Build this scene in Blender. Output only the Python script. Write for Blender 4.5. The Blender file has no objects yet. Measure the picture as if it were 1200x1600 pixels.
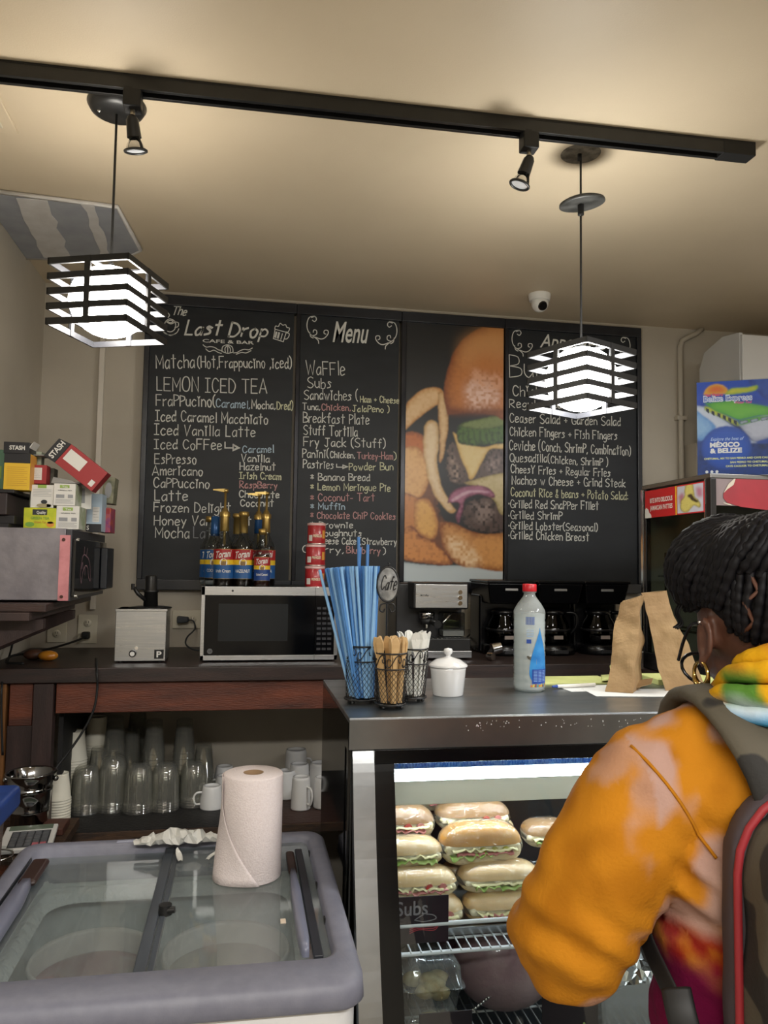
import bpy, bmesh, math, random
import numpy as np
from mathutils import Vector, Matrix, noise

SC = bpy.context.scene
COL = SC.collection
PI = math.pi
random.seed(7)

# ---------------------------------------------------------------- camera
FPX = 1230.0
PITCH, ROLL, YAW = math.radians(3.75), math.radians(0.8), math.radians(10.1)
CAM = Vector((0, 0, 1.45))
_F = Vector((math.sin(YAW) * math.cos(PITCH), math.cos(YAW) * math.cos(PITCH), math.sin(PITCH)))
_R = Vector((math.cos(YAW), -math.sin(YAW), 0))
_U = _R.cross(_F)
_R, _U = _R * math.cos(ROLL) + _U * math.sin(ROLL), _U * math.cos(ROLL) - _R * math.sin(ROLL)
cd = bpy.data.cameras.new('camera')
cam = bpy.data.objects.new('camera', cd)
COL.objects.link(cam)
cd.sensor_fit = 'VERTICAL'
cd.sensor_height = 36.0
cd.lens = 36.0 * FPX / 1600.0
cd.clip_start = 0.05
cam.matrix_world = Matrix(((_R.x, _U.x, -_F.x, CAM.x), (_R.y, _U.y, -_F.y, CAM.y), (_R.z, _U.z, -_F.z, CAM.z), (0, 0, 0, 1)))
SC.camera = cam

# ---------------------------------------------------------------- world, lamps of the room, exposure
w = bpy.data.worlds.new('world')
SC.world = w
w.use_nodes = True
w.node_tree.nodes['Background'].inputs[0].default_value = (0.8, 0.85, 0.95, 1)
w.node_tree.nodes['Background'].inputs[1].default_value = 0.3
SC.view_settings.view_transform = 'Standard'
SC.view_settings.look = 'None'
SC.view_settings.gamma = 1.0
SC.view_settings.use_curve_mapping = False
SC.view_settings.exposure = 0.7
SC.cycles.use_denoising = True
SC.cycles.transparent_max_bounces = 40
SC.cycles.max_bounces = 8
SC.cycles.sample_clamp_indirect = 4.0

GLOBE_POWER = 38.0       # radiance of the two globe lamps
CASE_TUBE = 26.0         # radiance of the tube inside the display case


def area(name, loc, size, power, col, rot=(0, 0, 0)):
    l = bpy.data.lights.new(name, 'AREA')
    l.shape = 'RECTANGLE'
    l.size, l.size_y = size
    l.energy = power
    l.color = col
    o = bpy.data.objects.new(name, l)
    o.location = loc
    o.rotation_euler = rot
    COL.objects.link(o)
    return o


# the tubes of the seating area behind the photographer
area('room_light_rear', (0.2, -1.2, 2.56), (2.4, 0.3), 88, (1.0, 0.97, 0.92))
area('room_light_right', (2.4, 0.2, 2.56), (0.3, 1.6), 50, (0.97, 0.98, 1.0))


# ---------------------------------------------------------------- pixel of the photograph -> point on a real plane
def ray(px, py):
    return _F + _R * ((px - 600) / FPX) - _U * ((py - 800) / FPX)


def atY(px, py, Y):
    d = ray(px, py)
    return CAM + d * (Y / d.y)


def atZ(px, py, Z):
    d = ray(px, py)
    return CAM + d * ((Z - CAM.z) / d.z)


def atX(px, py, X):
    d = ray(px, py)
    return CAM + d * (X / d.x)


# ---------------------------------------------------------------- materials
def lin(h):
    if isinstance(h, str):
        h = h.lstrip('#')
        c = [int(h[i:i + 2], 16) / 255 for i in (0, 2, 4)]
    else:
        c = h
    return tuple((x / 12.92 if x <= 0.04045 else ((x + 0.055) / 1.055) ** 2.4) for x in c)


MATS = {}


def mat(name, col='#808080', rough=0.5, metal=0.0, col2=None, scale=20, stretch=(1, 1, 1), bump=0.0, bscale=60, coat=0.0,
        spec=0.5, detail=4, lo=0.35, hi=0.65, emit=0.0, sss=0.0, rvar=0.0, coords='Object', aniso=0.0):
    if name in MATS:
        return MATS[name]
    m = bpy.data.materials.new(name)
    MATS[name] = m
    m.use_nodes = True
    nt = m.node_tree
    b = nt.nodes['Principled BSDF']
    c = lin(col) + (1,)
    b.inputs['Base Color'].default_value = c
    b.inputs['Roughness'].default_value = rough
    b.inputs['Metallic'].default_value = metal
    b.inputs['Coat Weight'].default_value = coat
    b.inputs['Specular IOR Level'].default_value = spec
    if emit:
        b.inputs['Emission Color'].default_value = c
        b.inputs['Emission Strength'].default_value = emit
    if sss:
        b.inputs['Subsurface Weight'].default_value = sss
        b.inputs['Subsurface Scale'].default_value = 0.01
    tc = None
    if col2 or bump or rvar:
        tc = nt.nodes.new('ShaderNodeTexCoord')
        mp = nt.nodes.new('ShaderNodeMapping')
        mp.inputs['Scale'].default_value = stretch
        nt.links.new(tc.outputs[coords], mp.inputs['Vector'])
    if col2 or rvar:
        n = nt.nodes.new('ShaderNodeTexNoise')
        n.inputs['Scale'].default_value = scale
        n.inputs['Detail'].default_value = detail
        nt.links.new(mp.outputs[0], n.inputs['Vector'])
        if col2:
            r = nt.nodes.new('ShaderNodeValToRGB')
            r.color_ramp.elements[0].position = lo
            r.color_ramp.elements[1].position = hi
            r.color_ramp.elements[0].color = c
            r.color_ramp.elements[1].color = lin(col2) + (1,)
            nt.links.new(n.outputs['Fac'], r.inputs[0])
            nt.links.new(r.outputs[0], b.inputs['Base Color'])
        if rvar:
            q = nt.nodes.new('ShaderNodeMapRange')
            q.inputs['To Min'].default_value = max(0, rough - rvar)
            q.inputs['To Max'].default_value = min(1, rough + rvar)
            nt.links.new(n.outputs['Fac'], q.inputs['Value'])
            nt.links.new(q.outputs[0], b.inputs['Roughness'])
    if bump:
        n2 = nt.nodes.new('ShaderNodeTexNoise')
        n2.inputs['Scale'].default_value = bscale
        n2.inputs['Detail'].default_value = 5
        nt.links.new(mp.outputs[0], n2.inputs['Vector'])
        bp = nt.nodes.new('ShaderNodeBump')
        bp.inputs['Strength'].default_value = bump
        bp.inputs['Distance'].default_value = 0.01
        nt.links.new(n2.outputs['Fac'], bp.inputs['Height'])
        nt.links.new(bp.outputs[0], b.inputs['Normal'])
    return m


def glassmat(name, tint='#ffffff', dens=0.1, refl=1.0, rough=0.02, white=0.0, ior=1.45, wcol='#d0d4d4', bump=0.0, bscale=40):
    """clear sheet: see-through with a Fresnel reflection, plus an optional share of haze (frost, film)"""
    if name in MATS:
        return MATS[name]
    m = bpy.data.materials.new(name)
    MATS[name] = m
    m.use_nodes = True
    nt = m.node_tree
    nt.nodes.remove(nt.nodes['Principled BSDF'])
    out = nt.nodes['Material Output']
    t = nt.nodes.new('ShaderNodeBsdfTransparent')
    a = lin(tint)
    t.inputs[0].default_value = tuple(x * (1 - dens) for x in a) + (1,)
    g = nt.nodes.new('ShaderNodeBsdfGlossy')
    g.inputs['Roughness'].default_value = rough
    fr = nt.nodes.new('ShaderNodeLayerWeight')          # Schlick: the same from both sides of the sheet
    fr.inputs['Blend'].default_value = 0.5
    pw = nt.nodes.new('ShaderNodeMath')
    pw.operation = 'POWER'
    pw.inputs[1].default_value = 5.0
    nt.links.new(fr.outputs['Facing'], pw.inputs[0])
    f0 = ((ior - 1) / (ior + 1)) ** 2
    mu = nt.nodes.new('ShaderNodeMath')
    mu.operation = 'MULTIPLY_ADD'
    mu.use_clamp = True
    mu.inputs[1].default_value = (1 - f0) * min(1, refl)
    mu.inputs[2].default_value = f0 * refl
    nt.links.new(pw.outputs[0], mu.inputs[0])
    if bump:
        tc = nt.nodes.new('ShaderNodeTexCoord')
        n2 = nt.nodes.new('ShaderNodeTexNoise')
        n2.inputs['Scale'].default_value = bscale
        n2.inputs['Detail'].default_value = 3
        n2.inputs['Distortion'].default_value = 2.0
        nt.links.new(tc.outputs['Object'], n2.inputs['Vector'])
        bp = nt.nodes.new('ShaderNodeBump')
        bp.inputs['Strength'].default_value = bump
        bp.inputs['Distance'].default_value = 0.01
        nt.links.new(n2.outputs['Fac'], bp.inputs['Height'])
        nt.links.new(bp.outputs[0], g.inputs['Normal'])
    mx = nt.nodes.new('ShaderNodeMixShader')
    base = t
    if white:
        d = nt.nodes.new('ShaderNodeBsdfDiffuse')
        d.inputs[0].default_value = lin(wcol) + (1,)
        m2 = nt.nodes.new('ShaderNodeMixShader')
        m2.inputs[0].default_value = white
        nt.links.new(t.outputs[0], m2.inputs[1])
        nt.links.new(d.outputs[0], m2.inputs[2])
        base = m2
    nt.links.new(mu.outputs[0], mx.inputs[0])
    nt.links.new(base.outputs[0], mx.inputs[1])
    nt.links.new(g.outputs[0], mx.inputs[2])
    nt.links.new(mx.outputs[0], out.inputs['Surface'])
    return m


def vcmat(name, rough=0.5, spec=0.3, bump=0.0):
    m = mat(name, '#ffffff', rough, spec=spec, bump=bump, bscale=200)
    nt = m.node_tree
    a = nt.nodes.new('ShaderNodeVertexColor')
    a.layer_name = 'Col'
    nt.links.new(a.outputs['Color'], nt.nodes['Principled BSDF'].inputs['Base Color'])
    return m


# ---------------------------------------------------------------- objects
def inv_of(parent):
    M = Matrix.Identity(4)
    chain = []
    p = parent
    while p is not None:
        chain.append(p)
        p = p.parent
    for p in reversed(chain):
        M = M @ Matrix.LocRotScale(p.location, p.rotation_euler, p.scale)
    return M.inverted()


def tag(o, label=None, cat=None, group=None, kind=None):
    if label:
        o['label'] = label
    if cat:
        o['category'] = cat
    if group:
        o['group'] = group
    if kind:
        o['kind'] = kind
    return o


def thing(name, label, cat, loc=(0, 0, 0), rz=0.0, group=None):
    o = bpy.data.objects.new(name, None)
    o.empty_display_size = 0.03
    COL.objects.link(o)
    o.location = loc
    o.rotation_euler = (0, 0, rz)
    return tag(o, label, cat, group)


class MB:
    """collects shapes and links them as ONE mesh object"""

    def __init__(s):
        s.v, s.f, s.mi, s.sm = [], [], [], []
        s.m = 0
        s.M = None

    def add(s, verts, faces, smooth=False):
        n = len(s.v)
        if s.M is not None:
            verts = [s.M @ Vector(v) for v in verts]
        s.v += [tuple(v) for v in verts]
        s.f += [tuple(i + n for i in f) for f in faces]
        s.mi += [s.m] * len(faces)
        s.sm += [smooth] * len(faces)
        return s

    def box(s, a, b, taper=None):
        x0, y0, z0 = a
        x1, y1, z1 = b
        v = [(x0, y0, z0), (x1, y0, z0), (x1, y1, z0), (x0, y1, z0), (x0, y0, z1), (x1, y0, z1), (x1, y1, z1), (x0, y1, z1)]
        if taper:
            cx, cy = (x0 + x1) / 2, (y0 + y1) / 2
            v[4:] = [(cx + (p[0] - cx) * taper, cy + (p[1] - cy) * taper, p[2]) for p in v[4:]]
        return s.add(v, [(0, 3, 2, 1), (4, 5, 6, 7), (0, 1, 5, 4), (1, 2, 6, 5), (2, 3, 7, 6), (3, 0, 4, 7)])

    def cbox(s, c, d):
        return s.box([c[i] - d[i] / 2 for i in range(3)], [c[i] + d[i] / 2 for i in range(3)])

    def hexa(s, v):
        return s.add(v, [(0, 3, 2, 1), (4, 5, 6, 7), (0, 1, 5, 4), (1, 2, 6, 5), (2, 3, 7, 6), (3, 0, 4, 7)])

    def quad(s, a, b, c, d):
        return s.add([a, b, c, d], [(0, 1, 2, 3)])

    def lathe(s, prof, c=(0, 0, 0), n=24, smooth=True, axis='z', a0=0, a1=2 * PI, sx=1, sy=1):
        full = abs(a1 - a0 - 2 * PI) < 1e-6
        k = n if full else n + 1
        vs = []
        for r, z in prof:
            for i in range(k):
                a = a0 + (a1 - a0) * i / n
                p = (r * math.cos(a) * sx, r * math.sin(a) * sy, z)
                if axis == 'x':
                    p = (z, p[0], p[1])
                elif axis == 'y':
                    p = (p[0], z, -p[1]) if False else (p[0], z, p[1])
                vs.append((c[0] + p[0], c[1] + p[1], c[2] + p[2]))
        fs = []
        for j in range(len(prof) - 1):
            for i in range(n):
                i2 = (i + 1) % k if full else i + 1
                fs.append((j * k + i, j * k + i2, (j + 1) * k + i2, (j + 1) * k + i))
        return s.add(vs, fs, smooth)

    def cyl(s, p0, p1, r0, r1=None, n=12, caps=True, smooth=True):
        r1 = r0 if r1 is None else r1
        p0, p1 = Vector(p0), Vector(p1)
        d = (p1 - p0).normalized()
        a = d.orthogonal().normalized()
        b = d.cross(a)
        vs = []
        for p, r in ((p0, r0), (p1, r1)):
            for i in range(n):
                t = 2 * PI * i / n
                vs.append(p + a * (r * math.cos(t)) + b * (r * math.sin(t)))
        fs = [(i, (i + 1) % n, n + (i + 1) % n, n + i) for i in range(n)]
        s.add(vs, fs, smooth)
        if caps:
            s.add(vs[:n], [tuple(range(n - 1, -1, -1))])
            s.add(vs[n:], [tuple(range(n))])
        return s

    def tube(s, pts, r, n=6, smooth=True, closed=False):
        pts = [Vector(p) for p in pts]
        N = len(pts)
        rs = r if isinstance(r, (list, tuple)) else [r] * N
        vs = []
        a = None
        for i, p in enumerate(pts):
            if closed:
                d = pts[(i + 1) % N] - pts[i - 1]
            else:
                d = pts[min(i + 1, N - 1)] - pts[max(i - 1, 0)]
            d.normalize()
            if a is None:
                a = d.orthogonal().normalized()
            else:
                a = (a - d * a.dot(d))
                a = a.normalized() if a.length > 1e-6 else d.orthogonal().normalized()
            b = d.cross(a)
            for k in range(n):
                t = 2 * PI * k / n
                vs.append(p + a * (rs[i] * math.cos(t)) + b * (rs[i] * math.sin(t)))
        fs = []
        for i in range(N if closed else N - 1):
            j = (i + 1) % N
            for k in range(n):
                k2 = (k + 1) % n
                fs.append((i * n + k, i * n + k2, j * n + k2, j * n + k))
        if not closed:
            fs.append(tuple(range(n - 1, -1, -1)))
            fs.append(tuple((N - 1) * n + k for k in range(n)))
        return s.add(vs, fs, smooth)

    def prism(s, poly, a, b, f, smooth=False):
        """poly: 2-D outline; f(u, v, t) -> point; extruded from t=a to t=b"""
        n = len(poly)
        vs = [f(u, v, a) for u, v in poly] + [f(u, v, b) for u, v in poly]
        fs = [tuple(range(n - 1, -1, -1)), tuple(range(n, 2 * n))]
        fs += [(i, (i + 1) % n, n + (i + 1) % n, n + i) for i in range(n)]
        return s.add(vs, fs, smooth)

    def ball(s, c, r, n=12, m=8):
        if not isinstance(r, (tuple, list)):
            r = (r, r, r)
        vs = [(c[0], c[1], c[2] - r[2])]
        for j in range(1, m):
            ph = -PI / 2 + PI * j / m
            for i in range(n):
                t = 2 * PI * i / n
                vs.append((c[0] + r[0] * math.cos(ph) * math.cos(t), c[1] + r[1] * math.cos(ph) * math.sin(t), c[2] + r[2] * math.sin(ph)))
        vs.append((c[0], c[1], c[2] + r[2]))
        fs = [(0, 1 + (i + 1) % n, 1 + i) for i in range(n)]
        for j in range(m - 2):
            for i in range(n):
                fs.append((1 + j * n + i, 1 + j * n + (i + 1) % n, 1 + (j + 1) * n + (i + 1) % n, 1 + (j + 1) * n + i))
        L = len(vs) - 1
        fs += [(L, 1 + (m - 2) * n + i, 1 + (m - 2) * n + (i + 1) % n) for i in range(n)]
        return s.add(vs, fs, True)

    def obj(s, name, mats, parent=None, bevel=0.0, world=True, seg=2, sub=0, solid=0.0):
        me = bpy.data.meshes.new(name)
        vs = s.v
        if parent is not None and world:
            Mi = inv_of(parent)
            vs = [tuple(Mi @ Vector(v)) for v in vs]
        me.from_pydata(vs, [], s.f)
        for m in (mats if isinstance(mats, (list, tuple)) else [mats]):
            me.materials.append(m)
        me.polygons.foreach_set('material_index', s.mi)
        me.polygons.foreach_set('use_smooth', s.sm)
        me.update()
        o = bpy.data.objects.new(name, me)
        COL.objects.link(o)
        if parent is not None:
            o.parent = parent
        if bevel:
            b = o.modifiers.new('b', 'BEVEL')
            b.width = bevel
            b.segments = seg
            b.limit_method = 'ANGLE'
            b.angle_limit = 0.6
            b.harden_normals = True
        if solid:
            q = o.modifiers.new('s', 'SOLIDIFY')
            q.thickness = solid
        if sub:
            q = o.modifiers.new('u', 'SUBSURF')
            q.levels = q.render_levels = sub
        return o


def single(o, loc):
    """move the origin of a one-mesh thing to loc"""
    L = Vector(loc)
    o.data.transform(Matrix.Translation(-L))
    o.location = L
    return o


def structure(o):
    o['kind'] = 'structure'
    return o


def copy_tree(o, parent=None, label=None):
    c = o.copy()
    COL.objects.link(c)
    c.parent = parent
    if label:
        c['label'] = label
    for ch in list(o.children):
        copy_tree(ch, c)
    return c


def frame_of(o, ex, ey):
    """basis for flat print: origin, unit right, unit up -> matrix (z = out of the surface)"""
    ex = Vector(ex).normalized()
    ey = Vector(ey).normalized()
    ez = ex.cross(ey)
    return Matrix(((ex.x, ey.x, ez.x, o[0]), (ex.y, ey.y, ez.y, o[1]), (ex.z, ey.z, ez.z, o[2]), (0, 0, 0, 1)))


FRONT = ((1, 0, 0), (0, 0, 1))        # print that faces the photographer (-Y)


def text_mb(mb, txt, M, width=None, height=None, bold=0.0, shear=0.0, lift=0.0005, bend=None, squeeze=None, align='L'):
    """built-in font text as flat polygons added to mb; M from frame_of. width fits the whole run"""
    cu = bpy.data.curves.new('t', 'FONT')
    cu.body = txt
    cu.offset = bold
    cu.shear = shear
    cu.resolution_u = 3
    to = bpy.data.objects.new('t', cu)
    COL.objects.link(to)
    me = bpy.data.meshes.new_from_object(to)
    xs = [v.co.x for v in me.vertices]
    ys = [v.co.y for v in me.vertices]
    if xs:
        x0, x1 = min(xs), max(xs)
        sx = width / (x1 - x0) if width else None
        sy = height / 0.73 if height else sx
        sx = sx or sy
        off = {'L': 0, 'C': -(x1 - x0) / 2 * sx, 'R': -(x1 - x0) * sx}[align]
        vs = []
        for v in me.vertices:
            p = Vector(((v.co.x - x0) * sx + off, v.co.y * sy, lift))
            if bend:
                p = bend(p)
            vs.append(M @ p)
        mb.add(vs, [tuple(p.vertices) for p in me.polygons])
    bpy.data.objects.remove(to)
    bpy.data.curves.remove(cu)
    bpy.data.meshes.remove(me)


# ---------------------------------------------------------------- chalk hand: a monoline stroke alphabet
GL = {'A': '0d3n6d 1g5g', 'B': '0d0n ~0n4m4j0i ~0i5h5e0d', 'C': '~5l3n1m0i1e3d5f', 'D': '0d0n ~0n3m5j5g3d0d', 'E': '5n0n0d5d 0i4i',
      'F': '5n0n0d 0i4i', 'G': '~5l3n1m0i1e3d5e5h 5h3h', 'H': '0d0n 5d5n 0i5i', 'I': '0n4n 2n2d 0d4d', 'J': '1n5n ~3n3f2d0f', 'K': '0d0n 5n0h5d',
      'L': '0n0d4d', 'M': '0d0n3g6n6d', 'N': '0d0n5d5n', 'O': '~3n1m0i1e3d5e6i5m3n', 'P': '0d0n ~0n4m4j0h', 'Q': '~3n1m0i1e3d5e6i5m3n 4f6c',
      'R': '0d0n ~0n4m4j0h 1h5d', 'S': '~5m3n1m0k2i4h5f3d0e', 'T': '0n6n 3n3d', 'U': '~0n0f2d4e5h5n', 'V': '0n2d5n', 'W': '0n2d4k6d8n',
      'Y': '0n2i5n 2i2d', 'Z': '0n5n0d5d', 'a': '~4i2j0g1d3e4h 4j4d', 'b': '0n0d ~0h2j4h3d0d', 'c': '~4i2j0g1d3d4e', 'd': '~4h2j0g1d3e4h 4n4d',
      'e': '~0g4h3j1j0g1d4e', 'f': '~4m3n2l2d 0j4j', 'g': '~4i2j0g2e4h ~4j4c2a0b', 'h': '0n0d ~0h2j4i4d', 'i': '1j1d 0m1k2m', 'j': '~2j2b0a 1m2k3m',
      'k': '0n0d 4j0g4d', 'l': '1n1d', 'm': '0j0d ~0h2j3h3d ~3h5j6h6d', 'n': '0j0d ~0h2j4h4d', 'o': '~2j0h1d3d4h2j', 'p': '0j0a ~0h2j4h3e0e',
      'q': '~4i2j0g2e4h 4j4a', 'r': '0j0d ~0g1i3j', 's': '~4i2j1i3g3e0d', 't': '2n2d 0k4k', 'u': '~0j0f2d4f 4j4d', 'v': '0j2d4j', 'w': '0j2d3i4d6j',
      'x': '0j4d 4j0d', 'y': '0j2e 4j1a', 'z': '0j4j0d4d', '(': '~2o0l0f2c', ')': '~0o2l2f0c', ',': '1e0c', '.': '0d1e', '+': '0h4h 2j2f', '-': '0h3h',
      '*': '0g4k 4g0k 2l2f', '&': '~4d1k2n3l0f2d4g', ':': '0e1e 0i1i', '>': '0n0h8h 6k9h6e6k', '~': '0i1i 0h1h', "'": '0n0l'}


def catmull(p, k=4):
    if len(p) < 3:
        return p
    out = []
    for i in range(len(p) - 1):
        a, b, c, d = p[max(i - 1, 0)], p[i], p[i + 1], p[min(i + 2, len(p) - 1)]
        for j in range(k):
            t = j / k
            out.append(tuple(0.5 * (2 * b[q] + (c[q] - a[q]) * t + (2 * a[q] - 5 * b[q] + 4 * c[q] - d[q]) * t * t + (3 * b[q] - a[q] - 3 * c[q] + d[q]) * t ** 3) for q in range(len(b))))
    out.append(p[-1])
    return out


def ribbon(mb, pts, w, M, lift=0.0006):
    """flat stroke of width w through 2-D points in the frame M"""
    P = [Vector((p[0], p[1])) for p in pts]
    P = [p for i, p in enumerate(P) if i == 0 or (p - P[i - 1]).length > 1e-6]
    if len(P) < 2:
        return
    vs = []
    for i, p in enumerate(P):
        d0 = (P[i] - P[i - 1]).normalized() if i else (P[1] - P[0]).normalized()
        d1 = (P[i + 1] - P[i]).normalized() if i < len(P) - 1 else d0
        n = Vector((-(d0.y + d1.y), d0.x + d1.x))
        if n.length < 1e-3:
            n = Vector((-d0.y, d0.x))
        n.normalize()
        c = max(0.5, n.dot(Vector((-d0.y, d0.x))))
        q = w / 2 / c
        e = -d0 * w * 0.3 if i == 0 else (d1 * w * 0.3 if i == len(P) - 1 else Vector((0, 0)))
        vs += [M @ Vector((p.x + n.x * q + e.x, p.y + n.y * q + e.y, lift)), M @ Vector((p.x - n.x * q + e.x, p.y - n.y * q + e.y, lift))]
    mb.add(vs, [(2 * i + 1, 2 * i + 3, 2 * i + 2, 2 * i) for i in range(len(P) - 1)])


def chalk(mb, txt, M, width, height, w=0.004):
    rnd = random.Random(txt)
    x = 0.0
    strokes = []
    for ch in txt:
        if ch == ' ':
            x += 0.38
            continue
        g = GL.get(ch)
        if g is None:
            continue
        mx = max(int(s[i]) for s in g.split() for i in range(1 if s[0] == '~' else 0, len(s), 2)) * 0.1
        dy = rnd.uniform(-0.03, 0.04)
        sc = rnd.uniform(0.94, 1.08)
        wf = 0.95 if ch.isupper() else 0.9
        for s in g.split():
            sm = s[0] == '~'
            s = s[1:] if sm else s
            p = [(x + int(s[i]) * 0.1 * wf + rnd.uniform(-.012, .012), ((ord(s[i + 1]) - 100) * 0.1) * sc + dy) for i in range(0, len(s), 2)]
            if sm:
                p = catmull(p)
            strokes.append(p)
        x += mx * wf + 0.17
    tot = max(x - 0.17, 0.1)
    for p in strokes:
        ribbon(mb, [(a / tot * width, b * height) for a, b in p], w * rnd.uniform(0.85, 1.15), M)

# ================================================================ SETTING
WALL_Y, LEFT_X, CEIL = 3.42, -0.84, 2.60
wallm = mat('wall_paint', '#b7afa0', 0.6, col2='#aea697', scale=3, bump=0.08, bscale=300)
ceilm = mat('ceiling_paint', '#cdbda2', 0.5, col2='#c6b69b', scale=2, bump=0.06, bscale=250)


def slab(name, a, b, m):
    return structure(MB().box(a, b).obj(name, m))


slab('floor', (LEFT_X - .1, -3.0, -0.1), (3.7, WALL_Y + .1, 0), mat('floor_tile', '#6f6a62', 0.4, col2='#7c766c', scale=6))
slab('ceiling', (LEFT_X - .1, -3.0, CEIL), (3.7, WALL_Y + .1, CEIL + .1), ceilm)
slab('wall_back', (LEFT_X - .1, WALL_Y, 0), (3.7, WALL_Y + .1, CEIL), wallm)
slab('wall_left', (LEFT_X - .1, -3.0, 0), (LEFT_X, WALL_Y, CEIL), wallm)
slab('wall_right', (3.6, -3.0, 0), (3.7, WALL_Y, CEIL), wallm)
slab('wall_front', (LEFT_X - .1, -3.1, 0), (3.7, -3.0, CEIL), wallm)

# unpainted drywall patch on the ceiling, with joint compound and tape stripes
gy = mat('drywall_grey', '#9ea0a4', 0.8, col2='#92949a', scale=12)
jc = mat('joint_compound', '#cfccc8', 0.8, col2='#c4c0bb', scale=18)
t = thing('ceiling_patch', 'unpainted grey drywall patch with white plaster stripes on the ceiling at left', 'drywall patch', (-0.62, 2.84, CEIL))


def wav(x0, y0, x1, y1, seed, n=9, a=0.008):
    r = random.Random(seed)
    return [(x0 + (x1 - x0) * i / n + r.uniform(-a, a), y0 + (y1 - y0) * i / n) for i in range(n + 1)]


MB().prism([(-0.839, 2.56), (-0.43, 2.60), (-0.40, 2.95), (-0.50, 3.07), (-0.839, 3.12)], CEIL - 0.012, CEIL, lambda u, v, z: (u, v, z)).obj('panel', gy, t)
for i, (a, b, c) in enumerate(((-0.74, -0.77, .10), (-0.535, -0.555, .035))):
    l = wav(a, 2.59, b, 3.09, i)
    r_ = wav(a + c, 2.585, b + c, 3.075, i + 9)
    MB().prism(l + r_[::-1], CEIL - 0.0145, CEIL - 0.012, lambda u, v, z: (u, v, z)).obj('plaster_stripe', jc, t)
MB().tube([(-0.839, 2.56, CEIL - .008), (-0.43, 2.60, CEIL - .008), (-0.40, 2.95, CEIL - .008), (-0.50, 3.07, CEIL - .008), (-0.839, 3.12, CEIL - .008)], 0.008, 4).obj('paper_edge', jc, t)

t = thing('ceiling_hatch', 'small square access plate on the ceiling at the left edge above the track', 'ceiling hatch', (-0.75, 2.1, CEIL))
MB().box((-0.83, 2.02, CEIL - .008), (-0.625, 2.20, CEIL)).obj('frame', ceilm, t, bevel=.003)
MB().box((-0.81, 2.04, CEIL - .012), (-0.655, 2.17, CEIL - .006)).obj('plate', mat('plate_paint', '#c3baa4', .5), t, bevel=.003)

# white plastic conduit left of the boards, painted conduit with an elbow at right
pv = mat('conduit_white', '#cfc8bc', 0.4)
o = MB().box((-0.612, WALL_Y - .022, 1.245), (-0.590, WALL_Y, 2.60)).obj('cable_trunking', pv, bevel=.003)
tag(o, 'white square cable trunking running up the back wall left of the boards', 'conduit')
pts = [(2.035, WALL_Y - .016, 1.2), (2.035, WALL_Y - .016, 2.50), (2.045, WALL_Y - .016, 2.535), (2.08, WALL_Y - .016, 2.555), (2.12, WALL_Y - .02, 2.575), (2.15, WALL_Y - .02, 2.60)]
t = thing('wall_conduit', 'beige painted conduit with an elbow at the ceiling right of the boards', 'conduit', (2.035, WALL_Y, 1.2))
MB().tube(pts, 0.013, 8).obj('pipe', wallm, t)
for z in (1.6, 2.15):
    MB().box((2.01, WALL_Y - .03, z), (2.06, WALL_Y, z + .02)).obj('clip', wallm, t, bevel=.002)
slab('trim_1', (2.06, WALL_Y - .10, 0.0), (2.21, WALL_Y, 2.03), wallm)

# ================================================================ ceiling track, spots
blk = mat('black_satin', '#141414', 0.38, col2='#1b1b1b', scale=30)
blkm = mat('black_matt', '#0e0e0e', 0.6)
chrome = mat('chrome', '#d8d8d8', 0.12, 1.0)
t = thing('track_rail', 'long black lighting track on the ceiling running across the picture', 'track light', (0.37, 1.884, CEIL))
ya, yb = 1.897, 1.871


def ty(x):
    return ya + (yb - ya) * (x + 0.586) / 1.915


def track_bar(x0, x1, w0, w1, z0, z1):
    return [(x0, ty(x0) + w0, z0), (x1, ty(x1) + w0, z0), (x1, ty(x1) + w1, z0), (x0, ty(x0) + w1, z0), (x0, ty(x0) + w0, z1), (x1, ty(x1) + w0, z1), (x1, ty(x1) + w1, z1), (x0, ty(x0) + w1, z1)]


m = MB()
m.hexa(track_bar(LEFT_X, 1.30, -.021, .021, CEIL - .006, CEIL))
for a, b in ((-.021, -.010), (.010, .021)):
    m.hexa(track_bar(LEFT_X, 1.30, a, b, CEIL - .037, CEIL - .006))
m.obj('rail', blk, t, bevel=.001)
m = MB()
for a in (-.0085, .0065):
    m.hexa(track_bar(LEFT_X, 1.30, a, a + .002, CEIL - .02, CEIL - .006))
m.obj('conductor', mat('copper_dark', '#3a2a20', .4, .8), t)
MB().hexa(track_bar(1.24, 1.335, -.022, .022, CEIL - .039, CEIL)).obj('end_cap', blkm, t, bevel=.002)


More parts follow.
